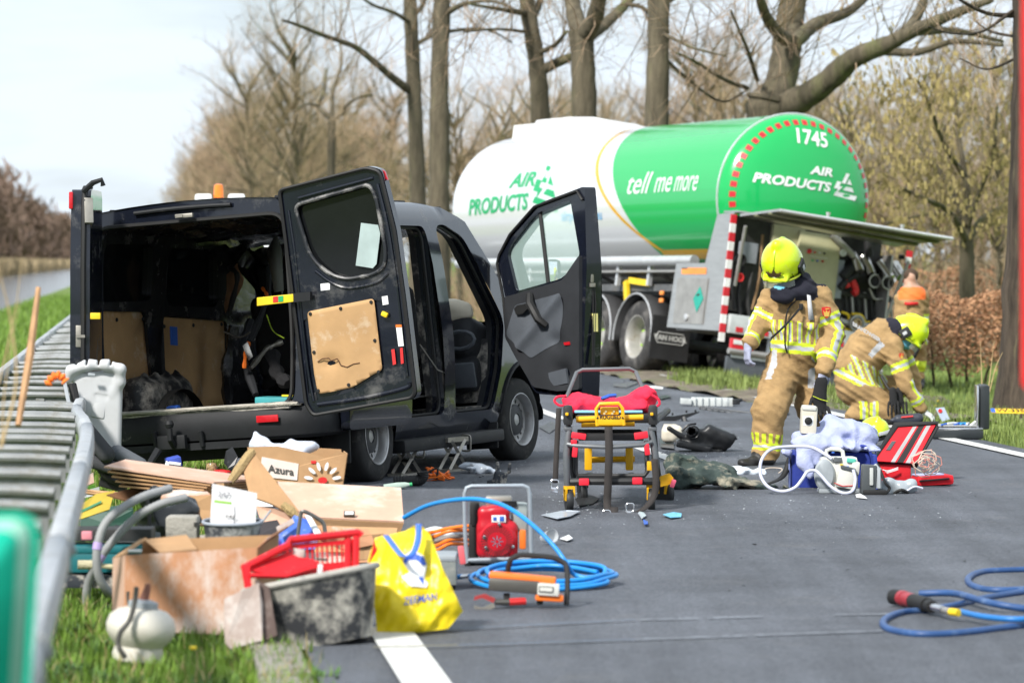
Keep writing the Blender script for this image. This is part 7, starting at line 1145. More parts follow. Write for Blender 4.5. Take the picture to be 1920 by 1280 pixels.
s = SDF().box(J(932, 1010, .12), (.22, .16, .20), rad=.04).box(J(925, 975, .12), (.16, .15, .16), (0, R(-4), 0), .03).box(J(938, 958, .12), (.10, .14, .06), rad=.02); blob('engine_shroud', s, tuple(J(932, 1010, .12) + Vector((-.17, -.13, -.14))), tuple(J(932, 1010, .12) + Vector((.17, .13, .26))), .011, m_engr, pu)
bo(pu, 'fuel_tank', M('tank_grey', (.30, .34, .33), .4), J(974, 968, .16), (.085, .14, .15), (0, R(2), 0), .02); bo(pu, 'fuel_cap', m_seal, J(955, 944, .1), (.08, .05, .03)); bo(pu, 'air_cleaner', m_seal, J(890, 965, .15), (.05, .12, .14), ch=.012); bo(pu, 'crankcase', m_seal, J(888, 1015, .15), (.05, .12, .2), ch=.012); bo(pu, 'carburettor', m_inoxd, J(905, 985, .08), (.04, .05, .12), ch=.008); bo(pu, 'exhaust', m_steel, J(935, 938, .2), (.14, .1, .05), ch=.012); bo(pu, 'decal', m_white, J(935, 972, .035), (.075, .004, .038)); bo(pu, 'decal_print', m_blue, J(928, 972, .031), (.018, .003, .018)); bo(pu, 'decal_print', m_blue, J(941, 972, .031), (.022, .003, .026)); bo(pu, 'oil_tank', m_oran, J(980, 1010, .1), (.035, .1, .10), ch=.01)
for x, y in ((936, 982), (911, 1026), (962, 1024), (908, 1006)): b = MB(); b.lathe([(.009, 0), (.009, .012), (.003, .014)], 8, Matrix.Translation(J(x, y, .03)) @ Matrix.Rotation(R(90), 4, 'X')); b.build('bolt', m_chrome, pu)
hc, J = thing('blue_hose_coil', 'bright blue hydraulic hose coiled on the road with one high arc', 'hose', 1010, 1100)
q = random.Random(4); P = [J(757, 970, .9), J(800, 948, .75), J(850, 937, .55), J(900, 936, .4), J(950, 950, .25), J(1000, 985, .1), J(1040, 1025, 0), J(1062, 1055, -.05), J(1080, 1078, 0)]
for k in range(5):
    for i in range(10): a = .35 + i * .628; P.append(J(1020 + (132 - 9 * k + q.uniform(-10, 14)) * math.cos(a), 1083 - (22 - 1.5 * k) * math.sin(a) * -1 + q.uniform(-1.5, 1.5) - 6 * (k % 3), (.30 - .02 * k) * -math.sin(a)))
tb(hc, 'hose', m_bhose, P, .0115, 10, 6); tb(hc, 'coupling', m_chrome, [J(866, 1080, .1), J(880, 1079, .05)], .011, 8); tb(hc, 'coupling_cap', m_bhose, [J(858, 1081, .12), J(868, 1080, .1)], .013, 8)
ct, J = thing('rescue_cutter', 'rescue cutter with orange housing and black loop handle on the blue hose', 'rescue tool', 990, 1140)
tb(ct, 'loop_handle', m_blk, [J(950, 1080, .08), J(956, 1052, .05), J(965, 1044, .05), J(980, 1040, .05), J(1030, 1044, .05), J(1050, 1050, .05), J(1062, 1062, .04), J(1064, 1100, .0), J(1062, 1134, -.02)], .013, 8, 4); bo(ct, 'housing_top', m_oran, J(980, 1082, .0), (.31, .10, .03), (0, R(5), R(-4)), .012); bo(ct, 'body', m_gun, J(966, 1096, .0), (.24, .12, .06), (0, R(4), R(-4)), .014); bo(ct, 'label_plate', m_mwh, J(1028, 1104, -.05), (.10, .06, .055), (0, R(4), 0), .006); bo(ct, 'label_frame', m_seal, J(1024, 1104, -.083), (.065, .004, .026), (0, R(4), 0), 0); bo(ct, 'label_inner', m_mwh, J(1024, 1104, -.086), (.058, .004, .019), (0, R(4), 0), 0); bo(ct, 'housing_base', m_oran, J(1030, 1119, -.02), (.13, .09, .03), (0, R(3), 0), .01); tb(ct, 'piston', m_redl, [J(955, 1128, -.05), J(985, 1126, -.03)], .017, 8); tb(ct, 'piston', m_gun, [J(928, 1128, -.06), J(955, 1128, -.05)], .014, 8)
for k in (-1, 1): b = MB(); b.prism([(0, 0), (-.05, .022 * k), (-.09, .012 * k), (-.085, .030 * k), (-.04, .042 * k), (.01, .02 * k)], .014, Matrix.Translation(J(925, 1129, -.06)) @ Matrix.Rotation(R(90), 4, 'X')); b.build('blade', M('red_steel', (.45, .06, .06), .4, .3) if k > 0 else m_steel, ct)
for x in (950, 1012): bo(ct, 'foot', m_blk, J(x, 1122, .0), (.03, .06, .05))
oh, J = thing('orange_hose_coil', 'orange hose coil behind the yellow bag', 'hose', 828, 1045)
for k in range(5): q = random.Random(k); tb(oh, 'hose', m_ohose if k != 2 else M('grey_hose', (.25, .22, .2), .6), [J(800 - 10 * k, 1000 + k * 9, .1 * k), J(815, 996 + k * 9, .05), J(845, 988 + k * 8 + q.uniform(-2, 2), 0), J(885, 986 + k * 9, .05 * k), J(905, 1000 + k * 6, .1)], .010, 8, 5)
tbx, J = thing('grey_tool_box', 'scuffed grey metal box behind the yellow bag', 'box', 828, 1108); bo(tbx, 'box', M('scuffed_grey', (.2, .22, .21), .6, dust=((.35, .34, .3), .5, .7, 12)), J(828, 1065, .15), (.15, .3, .14), ch=.01); bo(tbx, 'lid', m_mgr, J(826, 1042, .15), (.16, .31, .03), ch=.012); bo(tbx, 'clasp', M('pink_clasp', (.7, .12, .14), .5), J(866, 1040, .02), (.03, .03, .09), (0, R(-8), 0), .008); bo(tbx, 'leg', m_dark, J(852, 1088, .05), (.012, .02, .10)); bo(tbx, 'leg', m_dark, J(808, 1088, .05), (.012, .02, .10))
wp, J = thing('paper_bag', 'white paper and plastic wrapping tucked behind the orange hose', 'paper', 820, 1018); s = SDF().ell(J(810, 995), (.06, .05, .03)).ell(J(840, 1000), (.06, .05, .025)); blob('wrapping', s, (-.2, -.12, -.03), (.2, .12, .13), .013, m_white, wp, lambda X, Y, Z: .02 * vnoise(X * 16, Y * 16, Z * 18))
cu, J = thing('plastic_cup', 'clear plastic cup lying right of the pump', 'cup', 1020, 1022); b = MB(); b.lathe([(.028, 0), (.034, .05), (.037, .09), (.040, .092), (.037, .088), (.033, .05), (.026, .004), (.001, .004)], 20, Matrix.Translation(J(1020, 1008)) @ Matrix.Rotation(R(75), 4, 'X') @ Matrix.Rotation(R(30), 4, 'Y')); b.build('cup', M('clear_cup', (.6, .63, .65), .1, alpha=.45), cu)
bh, J = thing('dark_blue_hose', 'dark blue pressure hose looped at the right-hand bottom corner', 'hose', 1800, 1165)
tb(bh, 'hose', m_bhose2, [gr(x, y, .018) - bh.location for x, y in ((1990, 1066), (1900, 1068), (1840, 1072), (1815, 1085), (1830, 1100), (1880, 1106), (1990, 1100))], .0165, 10, 8)
tb(bh, 'hose', m_bhose2, [gr(x, y, z) - bh.location for x, y, z in ((1725, 1112, .04), (1790, 1112, .05), (1850, 1128, .05), (1920, 1140, .03), (1990, 1142, .02), (2060, 1160, .02), (1980, 1166, .018), (1900, 1174, .018), (1800, 1186, .018), (1720, 1188, .018), (1665, 1178, .018), (1658, 1162, .018), (1690, 1148, .018), (1740, 1143, .018), (1800, 1132, .018), (1850, 1120, .018), (1990, 1098, .02))], .0165, 10, 8)
tb(bh, 'hose', M('clean_blue_hose', (.02, .16, .45), .4), [gr(x, y, .05) - bh.location for x, y in ((1800, 1146), (1850, 1156), (1920, 1160), (2000, 1150))], .0135, 10, 6)
L0 = [gr(x, y, .05) - bh.location for x, y in ((1674, 1118), (1690, 1120), (1698, 1122), (1712, 1126), (1740, 1134), (1748, 1137), (1770, 1143), (1782, 1146), (1798, 1148))]
for i, (r_, mt, nm) in enumerate(((.036, m_seal, 'coupling_end'), (.036, M('dark_red_ring', (.3, .02, .03), .4), 'coupling_ring'), (.034, M('dark_red_ring', (.3, .02, .03), .4), 'coupling_ring'), (.034, m_seal, 'coupling_body'), (.028, m_seal, 'coupling_body'), (.018, m_chrome, 'nipple'), (.016, m_inoxd, 'nipple'), (.017, m_yel, 'yellow_tie'))): tb(bh, nm, mt, [L0[i], L0[i + 1].lerp(L0[i], .03)], r_, 14)
m_chalk = M('chalk', (.30, .33, .37), .9, var=.2, scale=9, dust=((.13, .14, .16), .42, .62, 12))
for (x0, x1, y0, y1, mt) in ((1200, 1310, 1160, 1158, m_chalk), (1325, 1430, 1157, 1154, m_chalk), (1565, 1690, 1151, 1149, m_chalk), (1190, 1400, 1197, 1190, m_chalk), (1415, 1655, 1189, 1181, m_chalk), (840, 1190, 1178, 1160, M('blue_chalk', (.12, .16, .22), .9)), (860, 1190, 1208, 1197, M('blue_chalk', (.12, .16, .22), .9)), (700, 860, 1212, 1208, M('yellow_chalk', (.25, .23, .14), .9))):
    a, c_ = gr(x0, y0, .016), gr(x1, y1, .016); w = Vector((0, .011, 0)); MB().add([a - w, c_ - w, c_ + w, a + w], [(0, 1, 2, 3)]).build('chalk_line', mt, road)

# ================================================================ belongings heaped on the verge
m_card = M('cardboard', (.42, .25, .125), .9, var=.12, scale=5, bump=.1, bscale=40); m_cardp = M('pinkish_cardboard', (.58, .37, .27), .9, var=.08, dust=((.66, .55, .48), .5, .75, 3)); m_cardd = M('dusty_cardboard', (.48, .24, .13), .9, dust=((.66, .60, .56), .46, .64, 4), stretch=(1, 1, .5)); m_tub = M('mortar_tub', (.03, .032, .036), .6, dust=((.46, .44, .38), .42, .60, 6)); m_crate = M('red_crate', (.68, .012, .02), .45, dust=((.7, .35, .33), .62, .8, 7)); m_vhose = M('vacuum_hose_grey', (.26, .265, .27), .55, dust=((.4, .4, .38), .55, .75, 10)); m_ply = M('plasterboard', (.45, .36, .32), .9, dust=((.68, .65, .62), .45, .7, 6))
def sheet(parent, nm, mat, P, th=.006): return quad(parent, nm, mat, P, th)
def cells(parent, P, Q, n, mt): [bo(parent, nm_, mt, P.lerp(Q, i / n), (.01, .01, .01)) for i in range(n) for nm_ in ('bar',)]
# open box at the front
fb, J = thing('open_carton', 'plaster-dusted open cardboard box in the grass, at the front of the heap', 'box', 345, 1185); fl_p = [J(212, 1042), J(238, 1038), J(480, 1022, -.05), J(515, 1010, .1)]
sheet(fb, 'front_panel', m_cardd, [J(236, 1040, 0), J(482, 1026, -.04), J(478, 1192, -.06), J(232, 1180, -.02)], .008); sheet(fb, 'side_panel', m_cardp, [J(236, 1040, 0), J(232, 1180, -.02), J(212, 1172, .34), J(213, 1046, .36)], .008); sheet(fb, 'back_panel', m_card, [J(268, 1012, .42), J(520, 1002, .36), J(515, 1130, .34), J(260, 1130, .4)], .008); sheet(fb, 'side_panel', m_card, [J(482, 1026, -.04), J(478, 1192, -.06), J(515, 1150, .34), J(522, 1002, .36)], .008)
sheet(fb, 'flap', m_card, [J(236, 1038, 0), J(212, 1046, .36), J(262, 1012, .40), J(275, 1008, .2)], .006); sheet(fb, 'flap', m_card, [J(270, 1012, .40), J(350, 1003, .38), J(370, 1030, .1), J(300, 1036, .06)], .006); sheet(fb, 'flap', m_cardd, [J(482, 1026, -.04), J(520, 1002, .34), J(540, 985, .3), J(500, 1010, -.03)], .006); bo(fb, 'floor_panel', m_card, J(360, 1178, .16), (.52, .34, .01)); bo(fb, 'white_tape', m_white, J(253, 1032, .0), (.06, .03, .01), (0, 0, .1)); tb(fb, 'grip_hole', m_gun, [J(240, 1108, -.012), J(240, 1132, -.012)], .008, 6)
# flattened boards
bs_, J = thing('flattened_cartons', 'stack of flattened brown cardboard sheets on top of the heap', 'cardboard', 330, 1000, z=.1)
for k in range(5): sheet(bs_, 'sheet', m_card if k else m_cardp, [J(195 + k * 7, 875 + k * 9, -.15), J(400 - 6 * k, 905 + k * 4.5, -.25), J(500, 898 + k * 5, .4), J(235 + k * 6, 862 + k * 8, .5)], .009)
sheet(bs_, 'torn_sheet', m_card, [J(328, 910, -.2), J(420, 905, -.22), J(425, 958, -.24), J(395, 955, -.22), J(372, 935, -.2), J(345, 925, -.2)], .008); sheet(bs_, 'torn_sheet', M('torn_board_brown', (.2, .1, .05), .9), [J(200, 928, -.1), J(260, 912, .1), J(300, 918, .1), J(240, 940, -.1)], .008)
# labelled box
az, J = thing('fruit_carton', 'brown carton with a printed sun and name label, white film inside', 'box', 560, 985, z=.05); FR = [J(488, 836, .3), J(650, 848, .3), J(640, 918, .28), J(478, 905, .28)]
sheet(az, 'front_panel', m_card, [J(464, 838, .3), J(520, 836, .3), J(575, 848, .3), J(612, 858, .3), J(634, 845, .3), J(651, 850, .3), J(642, 912, .28), J(466, 900, .28)], .007); sheet(az, 'back_panel', m_card, [J(470, 832, .7), J(640, 842, .7), J(640, 905, .7), J(470, 895, .7)], .007); sheet(az, 'side_panel', m_card, [J(651, 850, .3), J(645, 845, .68), J(642, 905, .68), J(642, 912, .28)], .007)
s = SDF().ell(J(490, 832, .45), (.06, .1, .05)).ell(J(530, 842, .45), (.10, .1, .04)).ell(J(570, 838, .5), (.09, .1, .045)).ell(J(480, 822, .45), (.03, .05, .05)); blob('film', s, tuple(J(530, 842, .45) + Vector((-.3, -.2, -.12))), tuple(J(530, 842, .45) + Vector((.3, .25, .16))), .013, M('white_film', (.62, .66, .76), .4), az, lambda X, Y, Z: .02 * vnoise(X * 13, Y * 13, Z * 16))
sheet(az, 'label', M('pinkish_white_label', (.68, .58, .52), .7), [J(491, 856, .288), J(560, 869, .288), J(557, 900, .272), J(487, 893, .272)], .003); vs, fs = text('Azura', .05, 0, .001, 'LEFT'); e0, e1 = J(503, 878, .278), J(551, 885, .278); ex = (e1 - e0); sc_ = ex.length / max(v.x for v in vs); b = MB(); b.add([e0 + ex.normalized() * v.x * sc_ + Vector((0, -.008, v.y * sc_)) for v in vs], fs); b.build('lettering', m_gun, az)
Su = J(605, 900, .268); b = MB()
for i in range(6): a = R(10 + i * 32); b.add([Su + Vector((.085 * math.cos(a) + .014 * math.cos(t) * math.cos(a) * 2 - .011 * math.sin(t) * math.sin(a), -.004, .085 * math.sin(a) + .028 * math.cos(t) * math.sin(a) + .011 * math.sin(t) * math.cos(a))) for t in [k * .785 for k in range(8)]], [tuple(range(8))])
b.build('sun_print', m_white, az); b = MB(); b.add([Su + Vector((.028 * math.cos(t), -.004, .02 * math.sin(t))) for t in [k * .52 for k in range(12)]], [tuple(range(12))]); b.build('sun_centre', m_patch, az); bo(az, 'tomato_print', m_redl, J(588, 866, .285), (.03, .003, .018), ch=.001)
# long pale carton and its folded flap
lc, J = thing('long_carton', 'long pale pinkish carton lying flat across the heap', 'box', 650, 1010, z=.08); sheet(lc, 'top_panel', m_cardp, [J(520, 903, .45), J(752, 915, .45), J(757, 978, .0), J(545, 968, .0)], .008); sheet(lc, 'front_panel', m_card, [J(545, 970, 0), J(757, 980, 0), J(750, 1000, .02), J(600, 1000, .02)], .008); sheet(lc, 'flap', m_cardp, [J(480, 948, .1), J(560, 960, -.02), J(600, 1000, -.05), J(500, 1012, -.02)], .006); bo(lc, 'print_mark', m_gun, J(655, 964, .02), (.06, .03, .03), (R(-40), 0, 0), 0); bo(lc, 'print_mark', m_white, J(655, 964, .012), (.045, .03, .02), (R(-40), 0, 0), 0)
sheet(lc, 'torn_flap', m_card, [J(453, 868, .25), J(474, 848, .3), J(560, 958, .02), J(552, 968, .0), J(510, 945, .02), J(468, 930, .05)], .01); tb(lc, 'torn_edge', M('frayed_card', (.42, .30, .14), .95, bump=1, bscale=60), [J(430, 905, .1), J(448, 880, .2), J(468, 852, .28), J(476, 846, .3)], [.02, .03, .028, .02], 7, 4); tb(lc, 'torn_edge', M('frayed_card', (.42, .30, .14), .95, bump=1, bscale=60), [J(530, 945, .0), J(545, 958, -.01), J(560, 970, -.02)], [.02, .028, .015], 7, 4)
def tub(parent, nm, c, rx, ry, h, mat, rot=(0, 0, 0), flare=1.25, rim=.012, rimm=None, square=4.0):
    "tapered tub with a rolled rim"
    Tm = Matrix.Translation(Vector(c)) @ Euler(rot).to_matrix().to_4x4(); b = MB(); n = 40; vs = []
    def ring(k, z, q=0.0): return [Tm @ Vector(((rx * k - q) * math.copysign(abs(math.cos(t)) ** (2 / square), math.cos(t)), (ry * k - q) * math.copysign(abs(math.sin(t)) ** (2 / square), math.sin(t)), z)) for t in [2 * math.pi * i / n for i in range(n)]]
    rows = [ring(1, 0), ring(1 + (flare - 1) * .3, h * .3), ring(1 + (flare - 1) * .7, h * .7), ring(flare, h), ring(flare, h, .01), ring(1 + (flare - 1) * .5, h * .5, .012), ring(1, .02, .012)]
    for r_ in rows: vs += r_
    b.add(vs, [(i * n + k, i * n + (k + 1) % n, (i + 1) * n + (k + 1) % n, (i + 1) * n + k) for i in range(len(rows) - 1) for k in range(n)] + [tuple(range(n - 1, -1, -1)), tuple(range((len(rows) - 1) * n, len(rows) * n))]); o = b.build(nm, mat, parent); tb(parent, nm + '_rim', rimm or mat, ring(flare + .01, h), rim, 8, closed=True); return o
bk, J = thing('plaster_bucket', 'dusty grey plaster bucket with papers standing in it', 'bucket', 436, 1100, z=.0); tub(bk, 'bucket', J(436, 1028, .1), .125, .12, .135, M('dusty_bucket', (.05, .055, .065), .6, dust=((.38, .38, .37), .45, .62, 9)), (R(3), 0, 0), 1.15, .008, M('bucket_rim', (.32, .35, .4), .6), 2.4)
pp_, J2 = thing('paper_sheets', 'white printed paper folder sticking out of the plaster bucket', 'paper', 436, 1100); m_pap = M('paper', (.66, .66, .67), .8, var=.03)
sheet(pp_, 'sheet', m_pap, [J2(398, 906, .1), J2(482, 924, .1), J2(479, 988, .08), J2(394, 978, .08)], .003); sheet(pp_, 'sheet', m_pap, [J2(396, 944, .09), J2(440, 948, .085), J2(438, 985, .07), J2(395, 980, .07)], .003); sheet(pp_, 'green_line', M('lime_print', (.3, .6, .08), .7), [J2(402, 937, .088), J2(434, 941, .088), J2(434, 945, .088), J2(402, 941, .088)], .001); vs, fs = text('247', .042, 0, .0); b = MB(); b.add([J2(420, 927, .085) + Vector((v.x, -.004, v.y * .9 - v.x * .12)) for v in vs], fs); b.build('print', M('grey_print', (.25, .25, .28), .8), pp_); vs, fs = text('747', .035, 0, .001); b = MB(); b.add([J2(432, 968, .07) + Vector((v.x, -.008, v.y * .5 - v.x * .05)) for v in vs], fs); b.build('print', m_gun, pp_); tb(pp_, 'stirrer', m_mgr, [J2(486, 985, .1), J2(508, 956, .12)], .006, 6)
cbk, J = thing('concrete_block', 'light grey concrete block with a square hole, beside the plaster bucket', 'block', 343, 1100); bo(cbk, 'block', M('pale_concrete', (.36, .34, .30), .9, bump=.5, bscale=50, var=.2), J(343, 990, .1), (.155, .18, .125), ch=.012); bo(cbk, 'hole', m_dark, J(368, 982, .008), (.022, .012, .018), ch=0)
gb, J = thing('rubbish_bag', 'black plastic rubbish bag in the middle of the heap', 'bag', 300, 1060); s = SDF().ell(J(295, 985, .25), (.12, .12, .13)).ell(J(340, 960, .3), (.10, .1, .09)).cone(J(290, 960, .2), J(278, 932, .18), .045, .03, .04).cone(J(278, 932, .18), J(290, 920, .16), .02, .035, .02); blob('film', s, tuple(J(310, 990, .25) + Vector((-.28, -.22, -.2))), tuple(J(310, 990, .25) + Vector((.28, .2, .25))), .013, M('bin_liner', (.018, .02, .022), .2), gb, lambda X, Y, Z: .022 * vnoise(X * 12, Y * 12, Z * 15) + .01 * vnoise(X * 28, Y * 28, Z * 28)); tb(gb, 'tie', m_seal, [J(272, 925, .1), J(280, 950, .08), J(280, 985, .07)], .012, 6)
for pts, lab in (([(320, 915, .2), (270, 930, .1), (225, 955, .0), (195, 985, -.05), (182, 1030, -.08), (184, 1075, -.08), (200, 1105, -.04), (225, 1125, .05)], 'outer grey vacuum hose curving down the front of the heap'), ([(350, 932, .15), (300, 945, .1), (255, 970, .08), (215, 1010, .05), (185, 1050, .05), (165, 1095, .1), (160, 1150, .15)], 'inner ribbed grey vacuum hose running behind the outer one')):
    vh, J = thing('vacuum_hose', lab, 'hose', 230, 1120, group='vacuum hoses of the heap'); P = bez([J(*p) for p in pts], 14); tb(vh, 'hose', m_vhose, P, [.0195 + .0022 * (i % 2) for i in range(len(P))], 12)
    if 'outer' in lab: tb(vh, 'lilac_band', M('lilac_tape', (.42, .32, .6), .6), [P[52], P[54], P[56]], .0235, 12)
tl, J = thing('teal_tool_box', 'teal plastic tool box with a paint roller on it, by the barrier', 'box', 190, 1120); m_tl = M('teal_box', (.01, .14, .16), .5); bo(tl, 'box', m_tl, J(205, 1050, .25), (.45, .25, .10), ch=.015); bo(tl, 'lid', m_tl, J(205, 1026, .25), (.46, .26, .035), ch=.01); bo(tl, 'inner_tray', M('tray_black', (.03, .03, .03), .6), J(210, 1000, .3), (.40, .2, .06)); bo(tl, 'plinth', M('dusty_black_part', (.03, .035, .045), .5), J(200, 1085, .25), (.5, .3, .06)); bo(tl, 'pink_clip', M('pink_clip', (.7, .25, .3), .6), J(163, 1003, .1), (.05, .03, .04))
pr, J = thing('paint_roller', 'cream paint roller lying on the teal tool box', 'paint roller', 190, 1120); tb(pr, 'sleeve', M('roller_cream', (.55, .50, .33), .95, bump=.6, bscale=120), [J(146, 1058, .05), J(170, 1058, .06), J(174, 1058, .06)], .022, 12); tb(pr, 'handle', M('roller_cream2', (.5, .45, .28), .6), [J(174, 1059, .06), J(212, 1062, .06)], .012, 8)
yb, J = thing('yellow_board', 'worn yellow printed board leaning behind the vacuum hose', 'board', 180, 1040); sheet(yb, 'board', M('worn_yellow', (.55, .42, .06), .7, dust=((.35, .3, .2), .55, .75, 8)), [J(146, 950, .3), J(180, 926, .4), J(215, 920, .45), J(205, 955, .35), J(146, 975, .25)], .008); sheet(yb, 'green_print', M('green_print', (.1, .35, .2), .7), [J(150, 957, .285), J(190, 938, .36), J(190, 942, .355), J(150, 962, .28)], .003)
gn, J = thing('pink_tile', 'pinkish tile and green strip against the barrier behind the heap', 'tile', 160, 960); sheet(gn, 'tile', m_cardp, [J(150, 898, .5), J(174, 886, .6), J(176, 905, .55), J(152, 915, .45)], .01); sheet(gn, 'green_strip', M('leaf_green', (.18, .45, .05), .6), [J(152, 914, .4), J(178, 908, .5), J(178, 916, .5), J(152, 921, .4)], .006); sheet(gn, 'newspaper', m_pap, [J(150, 922, .42), J(186, 912, .5), J(186, 926, .5), J(150, 935, .4)], .004)
mc, J = thing('milk_carton', 'blue and white crumpled drinks carton in front of the tow hitch', 'carton', 325, 930, z=.0); bo(mc, 'carton', M('carton_blue', (.06, .10, .45), .5), J(325, 866, .3), (.10, .08, .07), (R(8), R(-12), R(20)), .008); bo(mc, 'white_band', m_white, J(325, 868, .255), (.105, .02, .02), (0, R(8), 0), .003); bo(mc, 'white_band', m_white, J(314, 874, .25), (.025, .02, .05), (0, R(-10), 0), .003); bo(mc, 'carton_foot', m_dgr, J(330, 884, .3), (.08, .08, .06), (0, 0, R(20)))
bw, J = thing('blue_box', 'blue and white open box with a grey strap, behind the red crate', 'box', 560, 1080, z=.0); sheet(bw, 'side', M('box_blue', (.05, .13, .5), .6, dust=((.4, .45, .6), .52, .7, 9)), [J(515, 1010, .15), J(552, 966, .25), J(578, 975, .25), J(600, 1002, .15), J(590, 1030, .1), J(520, 1030, .1)], .008); sheet(bw, 'white_edge', m_white, [J(572, 966, .22), J(582, 966, .22), J(604, 1002, .12), J(592, 1006, .12)], .006); sheet(bw, 'flap', m_ply, [J(518, 988, .1), J(548, 972, .15), J(552, 980, .14), J(522, 1000, .08)], .012); tb(bw, 'strap', m_gun, [J(558, 1008, .05), J(564, 965, .08), J(570, 958, .08), J(590, 968, .08), J(606, 980, .08), J(610, 1000, .06)], .011, 6, 4); bo(bw, 'purple_lid', M('purple', (.1, .06, .4), .5), J(522, 1018, .05), (.03, .03, .03))
# more of the spilled load packed in between
for nm, lab, px, py, z, parts_ in (
    ('brown_carton', 'crushed brown carton wedged between the rubbish bag and the flattened sheets', 330, 1050, .0, (('front_panel', m_card, [(285, 935, .2), (395, 928, .2), (400, 985, .16), (292, 990, .16)]), ('top_flap', m_cardd, [(285, 935, .2), (395, 928, .2), (380, 915, .45), (300, 918, .45)]), ('side_panel', m_card, [(395, 928, .2), (400, 985, .16), (430, 970, .4), (420, 918, .45)]))),
    ('white_polystyrene', 'white polystyrene slab standing behind the labelled carton', 470, 960, .0, (('slab', m_white, [(440, 905, .4), (505, 900, .45), (512, 950, .4), (446, 955, .35)]),)),
    ('torn_carton', 'torn dusty carton flap in front of the long pale carton', 640, 1075, .0, (('flap', m_cardd, [(600, 985, .1), (690, 992, .12), (705, 1020, .05), (640, 1030, .0), (596, 1010, .04)]), ('flap', m_card, [(640, 1005, .05), (720, 1000, .1), (716, 1045, .05), (650, 1050, .0)]))),
    ('carton_lid', 'brown carton lid lying under the long pale carton', 690, 1060, .0, (('lid_top', m_card, [(575, 985, .3), (745, 990, .3), (740, 1030, .12), (590, 1035, .12)]), ('lid_edge', m_cardd, [(590, 1035, .12), (740, 1030, .12), (738, 1050, .12), (592, 1056, .12)]))),
    ('foam_mat', 'folded dark foam mat beneath the vacuum hoses', 260, 1075, .0, (('mat', m_dgr, [(215, 985, .2), (300, 1000, .2), (305, 1040, .15), (222, 1045, .15)]),)),
    ('green_crate', 'dark green plastic crate behind the vacuum hoses', 210, 1010, .0, (('front_panel', M('dark_green_plastic', (.02, .07, .05), .5), [(150, 965, .5), (250, 955, .5), (250, 1000, .48), (152, 1010, .48)]), ('rim_panel', M('dark_green_plastic', (.02, .07, .05), .5), [(150, 965, .5), (250, 955, .5), (245, 945, .8), (158, 952, .8)]))),
    ('plaster_sack', 'grey paper plaster sack slumped behind the open carton', 400, 1090, .0, (('sack', M('sack_paper', (.33, .30, .26), .9, dust=((.55, .53, .5), .5, .7, 9)), [(372, 1005, .2), (440, 1000, .22), (500, 1012, .2), (505, 1060, .12), (440, 1075, .08), (375, 1062, .1)]),)),
    ('wood_batten', 'rough wooden batten poking out under the flattened sheets', 240, 960, .0, (('batten', m_wood, [(150, 915, .2), (290, 932, .1), (290, 940, .1), (150, 924, .2)]),)),
    ('dark_cloth', 'dark oily cloth hanging between the cartons', 470, 1040, .0, (('cloth', M('oily_cloth', (.05, .045, .05), .95), [(440, 985, .1), (520, 975, .12), (530, 1000, .05), (500, 1030, .0), (450, 1020, .02)]),))):
    o, J = thing(nm, lab, 'load', px, py, z=z)
    for pn, mt, L_ in parts_:
        P4 = [J(*q) for q in L_]; c4 = sum(P4, Vector()) / len(P4); b = MB(); n4 = len(P4); rr4 = random.Random(px); ring = []
        for i in range(n4): ring += [P4[i], P4[i].lerp(P4[(i + 1) % n4], .5) + Vector((0, rr4.uniform(-.015, .015), rr4.uniform(-.008, .008)))]
        b.add(ring + [c4 + Vector((0, rr4.uniform(-.03, .03), rr4.uniform(-.01, .02)))], [(i, (i + 1) % (2 * n4), 2 * n4) for i in range(2 * n4)]); b.build(pn, mt, o, smooth=False, solid=.03 if pn in ('slab', 'mat', 'batten', 'sack') else .008)
# red crate tipped into the tub
rc, J = thing('red_crate', 'broken red slatted plastic crate tipped over the mortar tub', 'crate', 590, 1190, z=.0)
A0, A1, B1, B0 = J(535, 1012, .05), J(672, 1000, .15), J(668, 1075, .12), J(542, 1090, .02)
tb(rc, 'rim', m_crate, [J(455, 1065, -.15), J(540, 1022, -.02), J(545, 1012, .05), J(672, 998, .15), J(678, 1004, .15)], .017, 8); sheet(rc, 'wall', m_crate, [A0 + Vector((0, 0, -.02)), A1 + Vector((0, 0, -.02)), J(672, 1018, .15), J(538, 1030, .05)], .012); sheet(rc, 'wall', m_crate, [J(540, 1062, .03), J(668, 1050, .13), B1, B0], .012)
for i in range(15): t = i / 14; p0, p1 = J(539 + 130 * t, 1030 - 12 * t, .05 + .1 * t), J(541 + 128 * t, 1064 - 12 * t, .03 + .1 * t); tb(rc, 'slat', m_crate, [p0, p1], .0045, 4)
for x in (652, 668): tb(rc, 'corner_rib', m_crate, [J(x, 1005, .14), J(x - 1, 1078, .1)], .016, 6)
sheet(rc, 'floor', m_crate, [J(458, 1068, -.14), J(540, 1035, 0), J(600, 1055, .02), J(530, 1082, -.1)], .012); sheet(rc, 'end_wall', m_crate, [J(452, 1062, -.16), J(468, 1060, -.15), J(472, 1108, -.17), J(462, 1118, -.18)], .014); tb(rc, 'broken_rail', m_crate, [J(468, 1078, -.17), J(535, 1080, -.12), J(600, 1060, .0)], .012, 6); sheet(rc, 'spike', m_crate, [J(690, 1062, .1), J(702, 1012, .12), J(707, 1035, .12), J(700, 1055, .1)], .008)
bo(rc, 'white_clip', m_white, J(600, 1070, -.03), (.022, .02, .06), (0, R(5), 0)); bo(rc, 'print', m_gun, J(603, 1048, .02), (.05, .004, .012), (0, R(5), 0), 0); bo(rc, 'pale_sticker', m_ply, J(560, 1036, -.0), (.05, .01, .035), (0, R(8), 0), .002)
